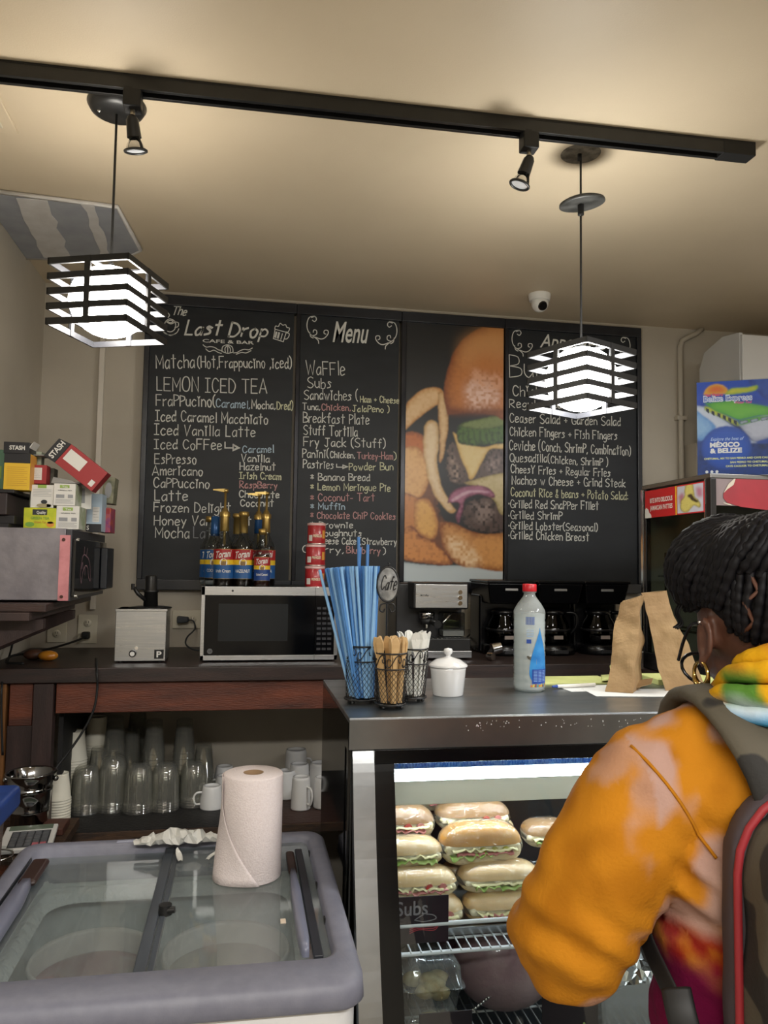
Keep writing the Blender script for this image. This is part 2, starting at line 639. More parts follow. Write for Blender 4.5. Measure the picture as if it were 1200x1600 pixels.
def spot(px, label, tilt):
    x = px
    y = ty(x)
    t = thing('track_spotlight', label, 'spotlight', (x, y, CEIL - .034), group='spotlights on the ceiling track')
    MB().box((x - .021, y - .021, CEIL - .078), (x + .021, y + .021, CEIL - .028)).obj('adapter', blkm, t, bevel=.004)
    MB().cyl((x, y, CEIL - .072), (x, y, CEIL - .098), .006, n=10).obj('stem', mat('nickel', '#a9a294', .3, 1.0), t)
    d = Vector(tilt).normalized()
    c = Vector((x, y, CEIL - .102))
    MB().ball(c, .013).obj('swivel', blk, t)
    e = c + d * .040
    MB().cyl(c, e, .0145, .017, n=16).obj('lamp_holder', blk, t)
    # open ring on two thin arms round the reflector lamp
    a = d.orthogonal().normalized()
    b = d.cross(a)
    g = e + d * .030
    ring = [g + a * (.025 * math.cos(q * PI / 10)) + b * (.025 * math.sin(q * PI / 10)) for q in range(20)]
    rm = MB().tube(ring, .0035, 6, closed=True)
    for sgn in (1, -1):
        rm.tube([e + b * sgn * .014, e + b * sgn * .022 + d * .02, g + b * sgn * .025], .003, 6)
    rm.obj('ring', blk, t)
    m = MB()
    prof = [(.006, 0), (.012, .004), (.019, .014), (.022, .026), (.022, .029)]
    vs = []
    for r, z in prof:
        for i in range(18):
            q = 2 * PI * i / 18
            vs.append(e + d * z + a * (r * math.cos(q)) + b * (r * math.sin(q)))
    m.add(vs, [(j * 18 + i, j * 18 + (i + 1) % 18, (j + 1) * 18 + (i + 1) % 18, (j + 1) * 18 + i) for j in range(4) for i in range(18)], True)
    bo = m.obj('reflector_bulb', chrome, t)
    f = e + d * .029
    mm = MB().add([f + a * (.022 * math.cos(2 * PI * i / 18)) + b * (.022 * math.sin(2 * PI * i / 18)) for i in range(18)], [tuple(range(18))])
    mm.obj('lens', mat('lamp_lens', '#c9ccd0', .15, .3), bo)


spot(-0.286, 'left black track spotlight aimed down, beside the left pendant canopy', (0.12, .25, -1))
spot(0.703, 'right black track spotlight tilted to the left, near the slipped canopy', (-.35, .1, -1))

# ================================================================ pendants
inner = mat('shade_silver', '#2e2f34', 0.45)
globem = mat('globe_glow', '#fffdf6', 0.3, emit=GLOBE_POWER)
globed = mat('globe_glow_dim', '#fff9ee', 0.3, emit=GLOBE_POWER * .62)


def pendant(cx, cy, th, zt, zb, zc, label, slipped):
    s = 0.2094
    t = thing('pendant_lamp', label, 'pendant lamp', (cx, cy, zb), th, group='square slatted pendant lamps')
    R_ = Matrix.Translation((cx, cy, 0)) @ Matrix.Rotation(th + PI / 4, 4, 'Z')
    h = s / 2
    fh = 0.0155
    tk = 0.004
    top, bot = zt, zb
    for k in range(5):
        z = bot + (top - fh - bot) * k / 4
        m = MB()
        m.M = R_
        for q in range(4):
            m.M = R_ @ Matrix.Rotation(q * PI / 2, 4, 'Z')
            m.m = 0
            m.box((-h, -h, z), (h, -h + tk, z + fh))
            m.m = 1
            m.box((-h + tk, -h + tk, z), (h - tk, -h + tk + .0012, z + fh - .001))
        m.M = None
        m.obj('slat_frame', [blk, inner], t)
    for q in range(4):
        m = MB()
        m.M = R_ @ Matrix.Rotation(q * PI / 2, 4, 'Z')
        m.m = 0
        m.box((-.0075, -h - .001, bot), (.0075, -h + .002, top))
        m.m = 1
        m.box((-.0065, -h + .002, bot), (.0065, -h + .007, top))
        m.M = None
        m.obj('upright_bar', [blk, inner], t)
    m = MB()
    for q in (0, 1):
        m.M = R_ @ Matrix.Rotation(q * PI / 2, 4, 'Z')
        m.box((-h, -.008, top - .006), (h, .008, top - .002))
    m.M = None
    m.obj('top_cross', inner, t)
    gz = bot + .083
    g = MB().ball((cx, cy, gz), (.0965, .0965, .088), 32, 20).obj('globe', globem if slipped else globed, t)
    MB().cyl((cx, cy, gz + .080), (cx, cy, top + .002), .026, .02, n=18).obj('socket', mat('socket_cream', '#d9cf9c', .5), t)
    MB().cyl((cx, cy, top), (cx, cy, top + .02), .007, n=10).obj('cord_grip', blk, t)
    if slipped:
        MB().cyl((cx, cy, top + .015), (cx, cy, zc), .0032, n=8).obj('cord', blk, t)
        m = MB()
        m.M = Matrix.Translation((cx + .004, cy, 2.456)) @ Matrix.Rotation(-.12, 4, 'Y') @ Matrix.Rotation(.06, 4, 'X')
        m.lathe([(.0, 0.012), (.05, .012), (.062, .006), (.063, 0), (.058, -.002), (0, -.002)], n=36)
        m.M = None
        c = m.obj('canopy', mat('canopy_dull', '#2b2b29', .42, col2='#4a4a48', scale=25), t)
        MB().cyl((cx, cy, 2.456), (cx, cy, 2.424), .0085, n=10).ball((cx - .006, cy - .01, 2.423), .006).obj('collar_screw', blkm, c)
        MB().lathe([(0, -.001), (.006, -.001), (.006, -.02), (0, -.022)], (cx - .003, cy, zc), 10).obj('ceiling_grommet', blkm, t)
        m = MB().lathe([(.0, -.0015), (.052, -.0015), (.055, 0)], (cx, cy, zc), 32)
        m.obj('dirt_ring', mat('dirt_ring', '#8d8678', .8, col2='#5d574b', scale=40), t)
    else:
        MB().cyl((cx, cy, top + .015), (cx, cy, zc - .016), .0032, n=8).obj('cord', blk, t)
        c = MB().lathe([(0, -.026), (.050, -.026), (.064, -.018), (.072, -.004), (.072, 0), (0, 0)], (cx, cy, zc), 36).obj('canopy', blk, t)
        for sx in (-.04, .04):
            MB().ball((cx + sx, cy - .012, zc - .027), .005).obj('screw', chrome, c)
    return t


pendant(-0.3423, 2.013, 0.4283, 2.1686, 2.0066, CEIL, 'left pendant lamp, black square slatted shade round a lit globe', False)
pendant(0.9006, 2.0023, -0.3249, 2.0402, 1.8783, CEIL, 'right pendant lamp in front of the appetizer board, its canopy slipped down the cord', True)

# dome camera
p = atZ(843, 460, CEIL)
t = thing('dome_camera', 'small white dome security camera on the ceiling above the boards', 'security camera', (p.x, p.y, CEIL))
wp = mat('white_plastic', '#d6d5d0', .35)
MB().lathe([(0, 0), (.047, 0), (.047, -.012), (.043, -.03), (.0, -.03)], (p.x, p.y, CEIL), 28).obj('base', wp, t, bevel=.002)
bc = (p.x, p.y - .004, CEIL - .042)
e = MB().ball(bc, .036, 24, 16).obj('eyeball', wp, t)
d = Vector((.1, -.82, -.55)).normalized()
MB().cyl(Vector(bc) + d * .028, Vector(bc) + d * .0375, .021, .017, n=20).obj('lens', mat('lens_black', '#050505', .1), e)

# ================================================================ the four framed boards
BY = WALL_Y - 0.03            # face of the panels
board = mat('chalkboard', '#14171b', 0.5, col2='#1b1f23', scale=5, stretch=(1, 1, 3), spec=.35)
framem = mat('board_frame', '#15171d', 0.3, col2='#1d2027', scale=14, stretch=(1, 1, 4))
railm = mat('rail_steel', '#3a3a3d', 0.3, .7, col2='#222226', scale=10, stretch=(1, 1, .3))
chalks = {'w': mat('chalk_white', '#cfcfc9', .9), 'b': mat('chalk_blue', '#a9bccb', .9), 'p': mat('chalk_pink', '#b98d8c', .9),
          'y': mat('chalk_yellow', '#c9c9ab', .9), 'g': mat('chalk_grey', '#7e8084', .9)}
X0, X1, X2, X3, X4 = -0.43, 0.205, 0.672, 1.152, 1.822
ZT, ZB = 2.575, 1.328
BT = [2.578, 2.578, 2.570, 2.566]


def board_thing(x0, x1, label, name='chalkboard', cat='chalkboard', left=True, right=True, zt=ZT):
    t = thing(name, label, cat, ((x0 + x1) / 2, WALL_Y, ZB))
    MB().box((x0 + .01, BY, ZB + .01), (x1 - .01, WALL_Y, zt - .01)).obj('panel', board, t)
    for q in ((x0, BY - .012, zt - .045, x1, zt), (x0, BY - .012, ZB, x1, ZB + .045)):
        MB().box((q[0], BY - .012, q[2]), (q[3], WALL_Y, q[4])).obj('frame_rail', framem, t, bevel=.003)
    wl = .022 if left is True else left
    MB().box((x0, BY - .0125, ZB + .0445), (x0 + wl, WALL_Y, zt - .0445)).obj('frame_rail', framem if left is True else railm, t, bevel=.003)
    if right:
        MB().box((x1 - .022, BY - .0125, ZB + .0445), (x1, WALL_Y, zt - .0445)).obj('frame_rail', framem, t, bevel=.003)
    return t


b1 = board_thing(X0, X1 - .001, 'leftmost chalkboard, cafe logo and coffee drinks list in white chalk', right=False)
b2 = board_thing(X1, X2 - .001, 'middle chalkboard headed Menu with sandwiches and pastries list', left=.017, right=False)
b4 = board_thing(X3, X4, 'rightmost chalkboard with the appetizers list behind the right pendant', left=.016)


def lines(parent, rows, ox, oy, sc, pen=.0042):
    for r in rows:
        txt, u0, u1, v0, v1, h, c = r
        a = atY(ox + u0 / sc, oy + v0 / sc, BY)
        b = atY(ox + u1 / sc, oy + v1 / sc, BY)
        e = atY(ox + u0 / sc, oy + (v0 - h) / sc, BY)
        ex = (b - a)
        m = MB()
        chalk(m, txt, frame_of(a, ex, Vector((0, -1, 0)).cross(ex)), ex.length, (e - a).length, pen)
        m.obj('chalk_lettering', chalks[c], parent)


lines(b1, [
    ('Matcha', 70, 240, 358, 358, 60, 'w'), ('(Hot,Frappucino ,iced)', 255, 672, 356, 358, 48, 'w'),
    ('LEMON ICED TEA', 72, 562, 458, 472, 62, 'w'), ('FraPPucino(', 68, 332, 525, 530, 50, 'w'), ('Caramel,', 336, 486, 532, 538, 36, 'b'),
    ('Mocha,', 496, 600, 538, 540, 36, 'w'), ('Dred)', 608, 678, 542, 544, 36, 'y'),
    ('Iced Caramel Macchiato', 65, 566, 593, 608, 46, 'w'), ('Iced Vanilla Latte', 60, 510, 655, 666, 46, 'w'), ('Iced CoFFee', 60, 360, 718, 722, 44, 'w'),
    ('EsPresso', 62, 247, 783, 785, 44, 'w'), ('Americano', 52, 275, 835, 837, 42, 'w'), ('CaPPuccino', 58, 305, 890, 894, 42, 'w'),
    ('Latte', 62, 208, 948, 950, 44, 'w'), ('Frozen Delight', 58, 400, 998, 1004, 42, 'w'), ('Honey Vanilla Lat', 60, 492, 1058, 1060, 42, 'w'),
    ('Mocha', 65, 215, 1115, 1117, 48, 'w'), ('Latte', 235, 372, 1115, 1117, 46, 'g'),
    ('Caramel', 455, 592, 735, 735, 32, 'b'), ('Vanilla', 450, 573, 776, 778, 32, 'w'), ('Hazelnut', 443, 600, 812, 815, 32, 'w'),
    ('Irish Cream', 440, 625, 852, 856, 30, 'y'), ('RaspBerry', 442, 608, 893, 895, 30, 'p'), ('Chocolate', 440, 617, 935, 938, 30, 'w'), ('Coconut', 445, 592, 974, 976, 30, 'w')],
    220, 450, 2.857)
lines(b2, [
    ('WaFFle', 738, 910, 388, 390, 60, 'w'), ('Subs', 745, 850, 445, 448, 46, 'w'), ('Sandwiches (', 730, 968, 497, 503, 44, 'w'), ('Ham + Cheese', 980, 1152, 510, 515, 28, 'y'),
    ('Tuna,', 722, 800, 543, 545, 30, 'w'), ('Chicken,', 808, 936, 546, 548, 28, 'p'), ('JalaPeno )', 945, 1108, 552, 556, 28, 'y'),
    ('Breakfast Plate', 725, 1018, 600, 610, 44, 'w'), ('Stuff Tortilla', 727, 966, 655, 664, 42, 'w'), ('Fry Jack (Stuff)', 727, 1090, 706, 714, 40, 'w'),
    ('Panini(', 722, 838, 756, 758, 38, 'w'), ('Chicken,', 846, 955, 758, 760, 28, 'w'), ('Turkey-Ham', 966, 1124, 762, 766, 30, 'p'), (')', 1130, 1139, 766, 766, 34, 'y'),
    ('Pastries', 725, 860, 804, 808, 36, 'w'), ('Powder Bun', 930, 1126, 812, 814, 32, 'y'),
    ('* Banana Bread', 758, 1021, 858, 862, 32, 'w'), ('* Lemon Meringue Pie', 758, 1113, 902, 908, 32, 'y'), ('* Coconut- Tart', 758, 1043, 950, 952, 32, 'p'),
    ('* Muffin', 758, 910, 988, 990, 30, 'b'), ('* Chocolate ChiP Cookies', 758, 1136, 1028, 1034, 30, 'p'), ('* Brownie', 758, 946, 1070, 1072, 28, 'w'),
    ('* Doughnuts', 758, 985, 1106, 1108, 28, 'w'), ('* Cheese Cake (Strawberry', 758, 1141, 1142, 1148, 30, 'w'), ('Cherry,', 722, 905, 1180, 1184, 30, 'w'), ('Blueberry', 918, 1068, 1184, 1188, 30, 'p'),
    (')', 1082, 1091, 1188, 1188, 30, 'w')], 220, 450, 2.857, .0038)
lines(b4, [
    ('Burgers', 530, 900, 330, 335, 104, 'w'), ('Chicken Wings', 545, 900, 416, 422, 50, 'w'), ('Regular BBQ', 528, 820, 470, 476, 38, 'w'),
    ('Ceaser Salad + Garden Salad', 530, 1048, 540, 556, 42, 'w'), ('Chicken Fingers + Fish Fingers', 530, 1032, 602, 622, 42, 'w'),
    ('Ceviche (', 528, 672, 668, 673, 46, 'w'), ('Conch, ShrimP, Combination)', 680, 1095, 673, 695, 42, 'w'), ('Quesadilla(', 530, 716, 725, 728, 40, 'w'),
    ('Chicken, ShrimP )', 722, 988, 732, 744, 36, 'w'), ('CheesY Fries + Regular Fries', 535, 1000, 777, 794, 38, 'w'),
    ('Nachos w Cheese + Grind Steak', 540, 1070, 830, 844, 40, 'w'), ('Coconut Rice & beans + Potato Salad:', 535, 1083, 885, 903, 38, 'y'),
    ('~Grilled Red SnaPPer Fillet', 524, 945, 940, 950, 38, 'w'), ('~Grilled ShrimP', 524, 774, 992, 996, 36, 'w'), ('~Grilled Lobster(Seasonal)', 524, 940, 1040, 1050, 36, 'w'),
    ('~Grilled Chicken Breast', 524, 900, 1086, 1096, 38, 'w')], 620, 480, 3.0, .004)


# drawn marks: arrows, ornaments, logo
def strokes(parent, name, ox, oy, sc, paths, pen, c='w', closed=False):
    m = MB()
    o = atY(ox, oy, BY)
    ex = (atY(ox + 100, oy, BY) - o) / 100
    ey = (atY(ox, oy - 100, BY) - o) / 100
    M = frame_of((0, BY, 0), (1, 0, 0), (0, 0, 1))
    for pth in paths:
        sm = pth[0] != 'L'
        pp = [p for p in pth if p != 'L']
        q = [atY(ox + u / sc, oy + v / sc, BY) for u, v in pp]
        q = [(a.x, a.z) for a in q]
        ribbon(m, catmull(q, 5) if sm else q, pen, M, .0009)
    return m.obj(name, chalks[c], parent)


strokes(b1, 'chalk_arrow', 220, 450, 2.857, [['L', (376, 688), (376, 714), (414, 714)], ['L', (412, 698), (440, 714), (412, 726), (412, 698)], ['L', (418, 704), (432, 714), (418, 720)]], .005)
strokes(b2, 'chalk_arrow', 220, 450, 2.857, [['L', (874, 786), (874, 800), (904, 800)], ['L', (902, 790), (924, 798), (902, 806), (902, 790)], ['L', (906, 794), (918, 798), (906, 802)]], .004)


def swirl(fl, cx, cy, s):
    f = -1 if fl else 1
    return [[(cx + f * a * s, cy + b * s) for a, b in P_] for P_ in (
        [(-38, -58), (-22, -62), (-16, -50), (-24, -40), (-34, -46)], [(-24, -64), (-48, -58), (-58, -30), (-54, 0), (-36, 22), (-16, 16), (-16, 0), (-28, -2), (-30, 8)],
        [(-36, 22), (-10, 42), (-6, 58)], [(-20, 30), (4, 38), (22, 32), (36, 14), (34, 0), (20, 0), (18, 12), (26, 16)], [(-46, 8), (-42, 26), (-30, 34)])]


strokes(b2, 'chalk_ornament', 220, 450, 2.857, swirl(False, 800, 190, 1.0) + swirl(True, 1085, 215, 1.0), .004)
strokes(b4, 'chalk_ornament', 620, 480, 3.0, swirl(False, 598, 172, 1.0) + swirl(True, 1035, 205, 1.0), .0038)
# mug, cup, curls under the name
strokes(b1, 'beer_mug_drawing', 220, 450, 2.857, [
    ['L', (600, 182), (592, 226), (636, 240), (650, 196)], [(598, 182), (602, 170), (614, 172), (622, 158), (634, 166), (646, 164), (652, 176), (664, 180), (658, 196), (648, 196)],
    ['L', (598, 184), (620, 190), (650, 198)], ['L', (608, 196), (602, 222)], ['L', (620, 200), (613, 226)], ['L', (632, 204), (625, 230)],
    [(650, 200), (662, 204), (660, 218), (650, 228), (640, 226)], ['L', (604, 196), (598, 220)], ['L', (616, 198), (609, 224)]], .0036)
strokes(b1, 'coffee_cup_drawing', 220, 450, 2.857, [
    [(112, 148), (104, 168), (112, 188), (132, 196), (150, 186), (156, 166), (152, 150)], [(112, 148), (130, 138), (152, 150), (134, 160), (112, 150)], [(118, 150), (132, 144), (144, 150), (132, 155), (118, 150)],
    [(156, 152), (168, 156), (166, 172), (152, 176)], [(96, 186), (110, 204), (136, 210), (160, 200), (170, 182)], [(108, 200), (130, 212), (152, 206)], [(122, 132), (128, 122), (122, 112)]], .0038)
strokes(b1, 'curl_drawing', 220, 450, 2.857, [
    [(278, 254), (292, 264), (310, 262), (330, 266), (346, 276), (364, 280)], [(498, 268), (482, 276), (462, 274), (444, 280), (430, 288), (414, 290)], [(290, 272), (306, 284), (326, 278), (346, 288), (360, 292)],
    [(492, 280), (470, 290), (450, 288), (426, 296)], [(362, 284), (366, 262), (388, 254), (408, 264), (412, 286)], [(378, 288), (376, 270), (388, 258), (400, 272), (398, 290)], [(364, 284), (388, 292), (412, 286)],
    ['L', (388, 262), (388, 288)]], .0036)
M0 = frame_of((0, BY, 0), *FRONT)


def btext(parent, txt, ox, oy, sc, u0, u1, v0, v1, h, bold=0, shear=0.0, name='painted_lettering', c='w'):
    a = atY(ox + u0 / sc, oy + v0 / sc, BY)
    b = atY(ox + u1 / sc, oy + v1 / sc, BY)
    hh = (atY(ox + u0 / sc, oy + (v0 - h) / sc, BY) - a).length
    m = MB()
    text_mb(m, txt, frame_of(a, b - a, Vector((0, -1, 0)).cross(b - a)), (b - a).length, hh, bold, shear, .0009)
    return m.obj(name, chalks[c], parent)


def brush(parent, txt, u0, u1, v0, v1, h, pen, ox=220, oy=450, sc=2.857, italic=.25):
    """script lettering painted with a brush: slanted strokes"""
    a = atY(ox + u0 / sc, oy + v0 / sc, BY)
    b = atY(ox + u1 / sc, oy + v1 / sc, BY)
    hh = (atY(ox + u0 / sc, oy + (v0 - h) / sc, BY) - a).length
    m = MB()
    M = frame_of(a, b - a, Vector((0, -1, 0)).cross(b - a)) @ Matrix(((1, italic, 0, 0), (0, 1, 0, 0), (0, 0, 1, .0006), (0, 0, 0, 1)))
    chalk(m, txt, M, (b - a).length, hh, pen)
    m.obj('painted_lettering', chalks['w'], parent)


brush(b1, 'The', 138, 200, 118, 124, 38, .0048)
brush(b1, 'Last', 198, 352, 208, 212, 62, .0085)
brush(b1, 'Drop', 392, 560, 215, 222, 66, .0085)
btext(b1, 'CAFE & BAR', 220, 450, 2.857, 276, 505, 242, 252, 15, .02)
btext(b2, 'Menu', 220, 450, 2.857, 856, 1018, 240, 246, 96, .012, .35)
btext(b4, 'Appetizers', 620, 480, 3.0, 670, 985, 188, 200, 66, .006, .35)


# ---- the photo panel: burger and fries, painted as print
class Paint:
    def __init__(s, W, H, bg):
        s.W, s.H = W, H
        s.y, s.x = np.mgrid[0:H, 0:W].astype(float)
        s.a = np.ones((H, W, 3)) * np.array(lin(bg))
        rs = np.random.RandomState(3)
        s.n1 = s.noise(rs, 6)
        s.n2 = s.noise(rs, 14)
        s.n3 = s.noise(rs, 40)

    def noise(s, rs, k):
        g = rs.rand(max(3, int(k * s.H / s.W)) + 2, k + 2)
        yy = s.y / s.H * (g.shape[0] - 2)
        xx = s.x / s.W * (g.shape[1] - 2)
        i, j = yy.astype(int), xx.astype(int)
        fy, fx = yy - i, xx - j
        fy, fx = fy * fy * (3 - 2 * fy), fx * fx * (3 - 2 * fx)
        return g[i, j] * (1 - fy) * (1 - fx) + g[i + 1, j] * fy * (1 - fx) + g[i, j + 1] * (1 - fy) * fx + g[i + 1, j + 1] * fy * fx

    def mask(s, poly, wob=0.0):
        px, py = s.x + (s.n2 - .5) * wob, s.y + (s.n1 - .5) * wob
        ins = np.zeros(s.x.shape, bool)
        n = len(poly)
        for i in range(n):
            x0, y0 = poly[i]
            x1, y1 = poly[(i + 1) % n]
            if y0 == y1:
                continue
            c = ((y0 > py) != (y1 > py)) & (px < (x1 - x0) * (py - y0) / (y1 - y0) + x0)
            ins ^= c
        return ins.astype(float)

    def blur(s, m, r):
        for _ in range(2):
            for ax in (0, 1):
                p = np.pad(m, [(r + 1, r) if q == ax else (0, 0) for q in (0, 1)], mode='edge')
                c = np.cumsum(p, axis=ax)
                m = (np.take(c, range(2 * r + 1, c.shape[ax]), ax) - np.take(c, range(0, c.shape[ax] - 2 * r - 1), ax)) / (2 * r + 1)
        return m

    def blob(s, poly, col, dark=None, r=8, tex=0.0, wob=3.0, smooth=True, soft=1, nz=None):
        P_ = catmull(list(poly) + [poly[0]], 5) if smooth else poly
        m = s.mask(P_, wob)
        c = np.array(lin(col))
        d = np.array(lin(dark or col))
        k = s.blur(m, r)
        k = np.clip((k - .5) * 2, 0, 1)
        if nz is None:
            nz = s.n3
        k = np.clip(k + (nz - .5) * tex, 0, 1)[..., None]
        ms = (s.blur(m, soft) if soft else m)[..., None]
        s.a = s.a * (1 - ms) + (d + (c - d) * k) * ms

    def glow(s, poly, col, r, amt=1.0, tex=0):
        m = s.blur(s.mask(catmull(list(poly) + [poly[0]], 5), 6), r) * amt
        if tex:
            m = m * np.clip(1 + (s.n3 - .5) * tex, 0, 2)
        m = np.clip(m, 0, 1)[..., None]
        s.a = s.a * (1 - m) + np.array(lin(col)) * m

    def grid(s, name, material, parent, pt):
        """pt(fx, fy) -> point, fx to the right, fy down, both 0..1"""
        H, W = s.H, s.W
        vs = [pt(i / (W - 1), j / (H - 1)) for j in range(H) for i in range(W)]
        idx = np.arange(H * W).reshape(H, W)
        f = np.stack([idx[1:, :-1], idx[1:, 1:], idx[:-1, 1:], idx[:-1, :-1]], -1).reshape(-1, 4)
        mb = MB()
        mb.v = vs
        mb.f = [tuple(q) for q in f.tolist()]
        mb.mi = [0] * len(mb.f)
        mb.sm = [False] * len(mb.f)
        o = mb.obj(name, material, parent)
        ca = o.data.color_attributes.new('Col', 'FLOAT_COLOR', 'POINT')
        ca.data.foreach_set('color', np.concatenate([s.a.reshape(-1, 3), np.ones((H * W, 1))], 1).astype(np.float32).ravel())
        return o


b3 = board_thing(X2, X3 - .001, 'framed poster of a burger and fries between the chalkboards', 'burger_poster', 'poster', left=.022, right=False)
pu0, pu1, pv0, pv1 = 38., 497., 76., 1318.
W_, H_ = 190, 500
P = Paint(W_, H_, '#17181a')


def q_(pts):
    return [((u - pu0) / (pu1 - pu0) * W_, (v - pv0) / (pv1 - pv0) * H_) for u, v in pts]


P.blob(q_([(30, 1225), (120, 1235), (300, 1243), (520, 1240), (520, 1330), (30, 1330)]), '#b9c3c6', '#a5b0b4', 6, smooth=False)
P.blob(q_([(30, 700), (110, 690), (150, 780), (190, 900), (215, 1020), (300, 1060), (420, 1090), (520, 1110), (520, 1240), (300, 1235), (140, 1200), (30, 1180)]), '#6e3d1c', '#2c1a10', 8, .8)
# fries at left
P.blob(q_([(20, 640), (60, 620), (120, 640), (135, 720), (90, 760), (20, 740)]), '#b9672a', '#8a4a1e', 6, .6)
P.blob(q_([(20, 700), (90, 690), (130, 740), (150, 830), (120, 920), (60, 930), (20, 900)]), '#d9a86a', '#b07333', 6, .6)
P.blob(q_([(30, 900), (100, 930), (140, 1000), (120, 1060), (20, 1080)]), '#bf7b3c', '#7a4520', 5, .6)
P.blob(q_([(20, 580), (50, 480), (110, 425), (180, 405), (210, 430), (200, 470), (140, 520), (90, 560), (40, 610), (20, 630)]), '#dcb98a', '#c08a4e', 7, .5)
P.blob(q_([(185, 430), (205, 425), (232, 520), (228, 640), (210, 740), (196, 750), (195, 620), (188, 520)]), '#d9b98a', '#b08048', 4, .4)
P.blob(q_([(125, 590), (150, 562), (185, 575), (192, 650), (185, 760), (205, 860), (250, 950), (275, 985), (240, 992), (180, 920), (140, 820), (122, 700)]), '#e2cba6', '#c29a62', 6, .4)
P.blob(q_([(84, 940), (140, 930), (165, 960), (195, 1050), (180, 1110), (140, 1115), (84, 1070)]), '#dca758', '#a5642a', 6, .5)
# meat, upper and lower
P.blob(q_([(230, 660), (290, 670), (330, 740), (400, 730), (430, 690), (520, 670), (520, 790), (440, 820), (380, 850), (300, 870), (250, 850), (225, 780)]), '#5a4840', '#1e1512', 5, 1.6)
P.glow(q_([(240, 700), (280, 760), (290, 840), (255, 820)]), '#a08878', 4, .6, 3)
P.glow(q_([(420, 740), (470, 720), (480, 780), (430, 790)]), '#94807a', 4, .5, 3)
# lower bun
P.blob(q_([(200, 1040), (260, 1040), (380, 1085), (520, 1090), (520, 1255), (380, 1250), (290, 1240), (230, 1180), (205, 1110)]), '#cf924f', '#8a4d1c', 10, .5)
P.glow(q_([(230, 1090), (300, 1120), (380, 1200), (370, 1240), (300, 1230), (250, 1160)]), '#e2c39a', 6, .7, 2)
P.blob(q_([(30, 1080), (70, 1060), (120, 1110), (180, 1130), (240, 1200), (260, 1238), (150, 1230), (30, 1205)]), '#c98442', '#7c3f16', 6, .8)
P.blob(q_([(300, 960), (380, 920), (450, 925), (520, 960), (520, 1070), (440, 1090), (380, 1085), (310, 1040)]), '#54423c', '#17110f', 5, 1.7)
P.glow(q_([(350, 960), (430, 940), (450, 1010), (380, 1040)]), '#8d7b75', 5, .6, 3)
# cheese, lettuce, onion, pickle
P.blob(q_([(255, 610), (300, 640), (400, 680), (500, 640), (500, 680), (430, 690), (390, 760), (345, 832), (325, 800), (285, 700)]), '#dcc58a', '#c9a256', 5, .3)
P.blob(q_([(310, 850), (400, 820), (520, 800), (520, 900), (490, 1000), (450, 930), (380, 880)]), '#c9b98c', '#a08c55', 6, .5)
P.blob(q_([(232, 950), (260, 895), (330, 865), (400, 862), (446, 890), (450, 920), (380, 905), (320, 930), (305, 990), (285, 1040), (275, 1010), (290, 950)]), '#a2657e', '#6e2f4a', 4, .8)
P.blob(q_([(250, 930), (330, 885), (420, 885), (430, 898), (340, 902), (262, 945)]), '#c9a3b2', '#a8708a', 2, .5, 1)
P.blob(q_([(278, 590), (300, 565), (400, 540), (520, 510), (520, 640), (440, 665), (380, 675), (320, 672), (280, 660)]), '#4a6a26', '#23350f', 5, 1.2)
P.blob(q_([(285, 582), (320, 562), (420, 535), (520, 512), (520, 560), (420, 590), (330, 592)]), '#76864a', '#4c5c26', 3, .5, 1)
for k in range(7):
    x = 300 + k * 28
    P.glow(q_([(x, 600), (x + 6, 600), (x + 8, 660), (x, 660)]), '#26380f', 1, .6)
# upper bun
P.blob(q_([(228, 530), (212, 440), (225, 330), (270, 210), (340, 135), (430, 88), (520, 70), (520, 510), (440, 522), (340, 518)]), '#c0783a', '#7d3f16', 16, .25)
P.glow(q_([(300, 180), (420, 110), (500, 110), (500, 240), (380, 230), (300, 300)]), '#cf9a62', 14, .7)
P.glow(q_([(320, 380), (380, 350), (450, 370), (470, 460), (400, 490), (330, 480)]), '#e3bfae', 8, .85, 1.6)
P.glow(q_([(350, 300), (400, 330), (480, 340), (470, 400), (380, 390), (345, 340)]), '#d9a07c', 5, .6, 3)
P.glow(q_([(230, 500), (340, 505), (520, 495), (520, 520), (240, 530)]), '#6b3413', 4, .7)
pa = atY(620 + pu0 / 3, 480 + pv0 / 3, BY)
px0, px1 = pa.x, X3 - .004
pz0, pz1 = atY(785, 480 + pv0 / 3, BY).z, ZB + .046
P.grid('photo_print', vcmat('poster_print', .35, .5), b3, lambda fx, fy: (X2 + .023 + (px1 - X2 - .023) * fx, BY - .0008, pz0 + (pz1 - pz0) * fy))

# ================================================================ BACK COUNTER
CT = 1.09          # counter top
SH = 0.565         # lower shelf top
dkwood = mat('dark_wood', '#2a1e1a', 0.45, col2='#3a2621', scale=7, stretch=(1, 8, 8), bump=.15, bscale=40)
redwood = mat('red_wood', '#6b3520', 0.5, col2='#3f1f15', scale=5, stretch=(1, 7, 7), bump=.2, bscale=40, lo=.3, hi=.75)
postwood = mat('post_wood', '#3b2a27', 0.5, col2='#2d201e', scale=6, stretch=(6, 6, 1), bump=.1)
orwood = mat('orange_wood', '#7d5227', 0.5, col2='#5f3c1c', scale=8, stretch=(6, 6, 1))
steel = mat('brushed_steel', '#bcbdbe', 0.30, 1.0, col2='#b0b2b4', scale=8, stretch=(1, 20, 20), rvar=.08)

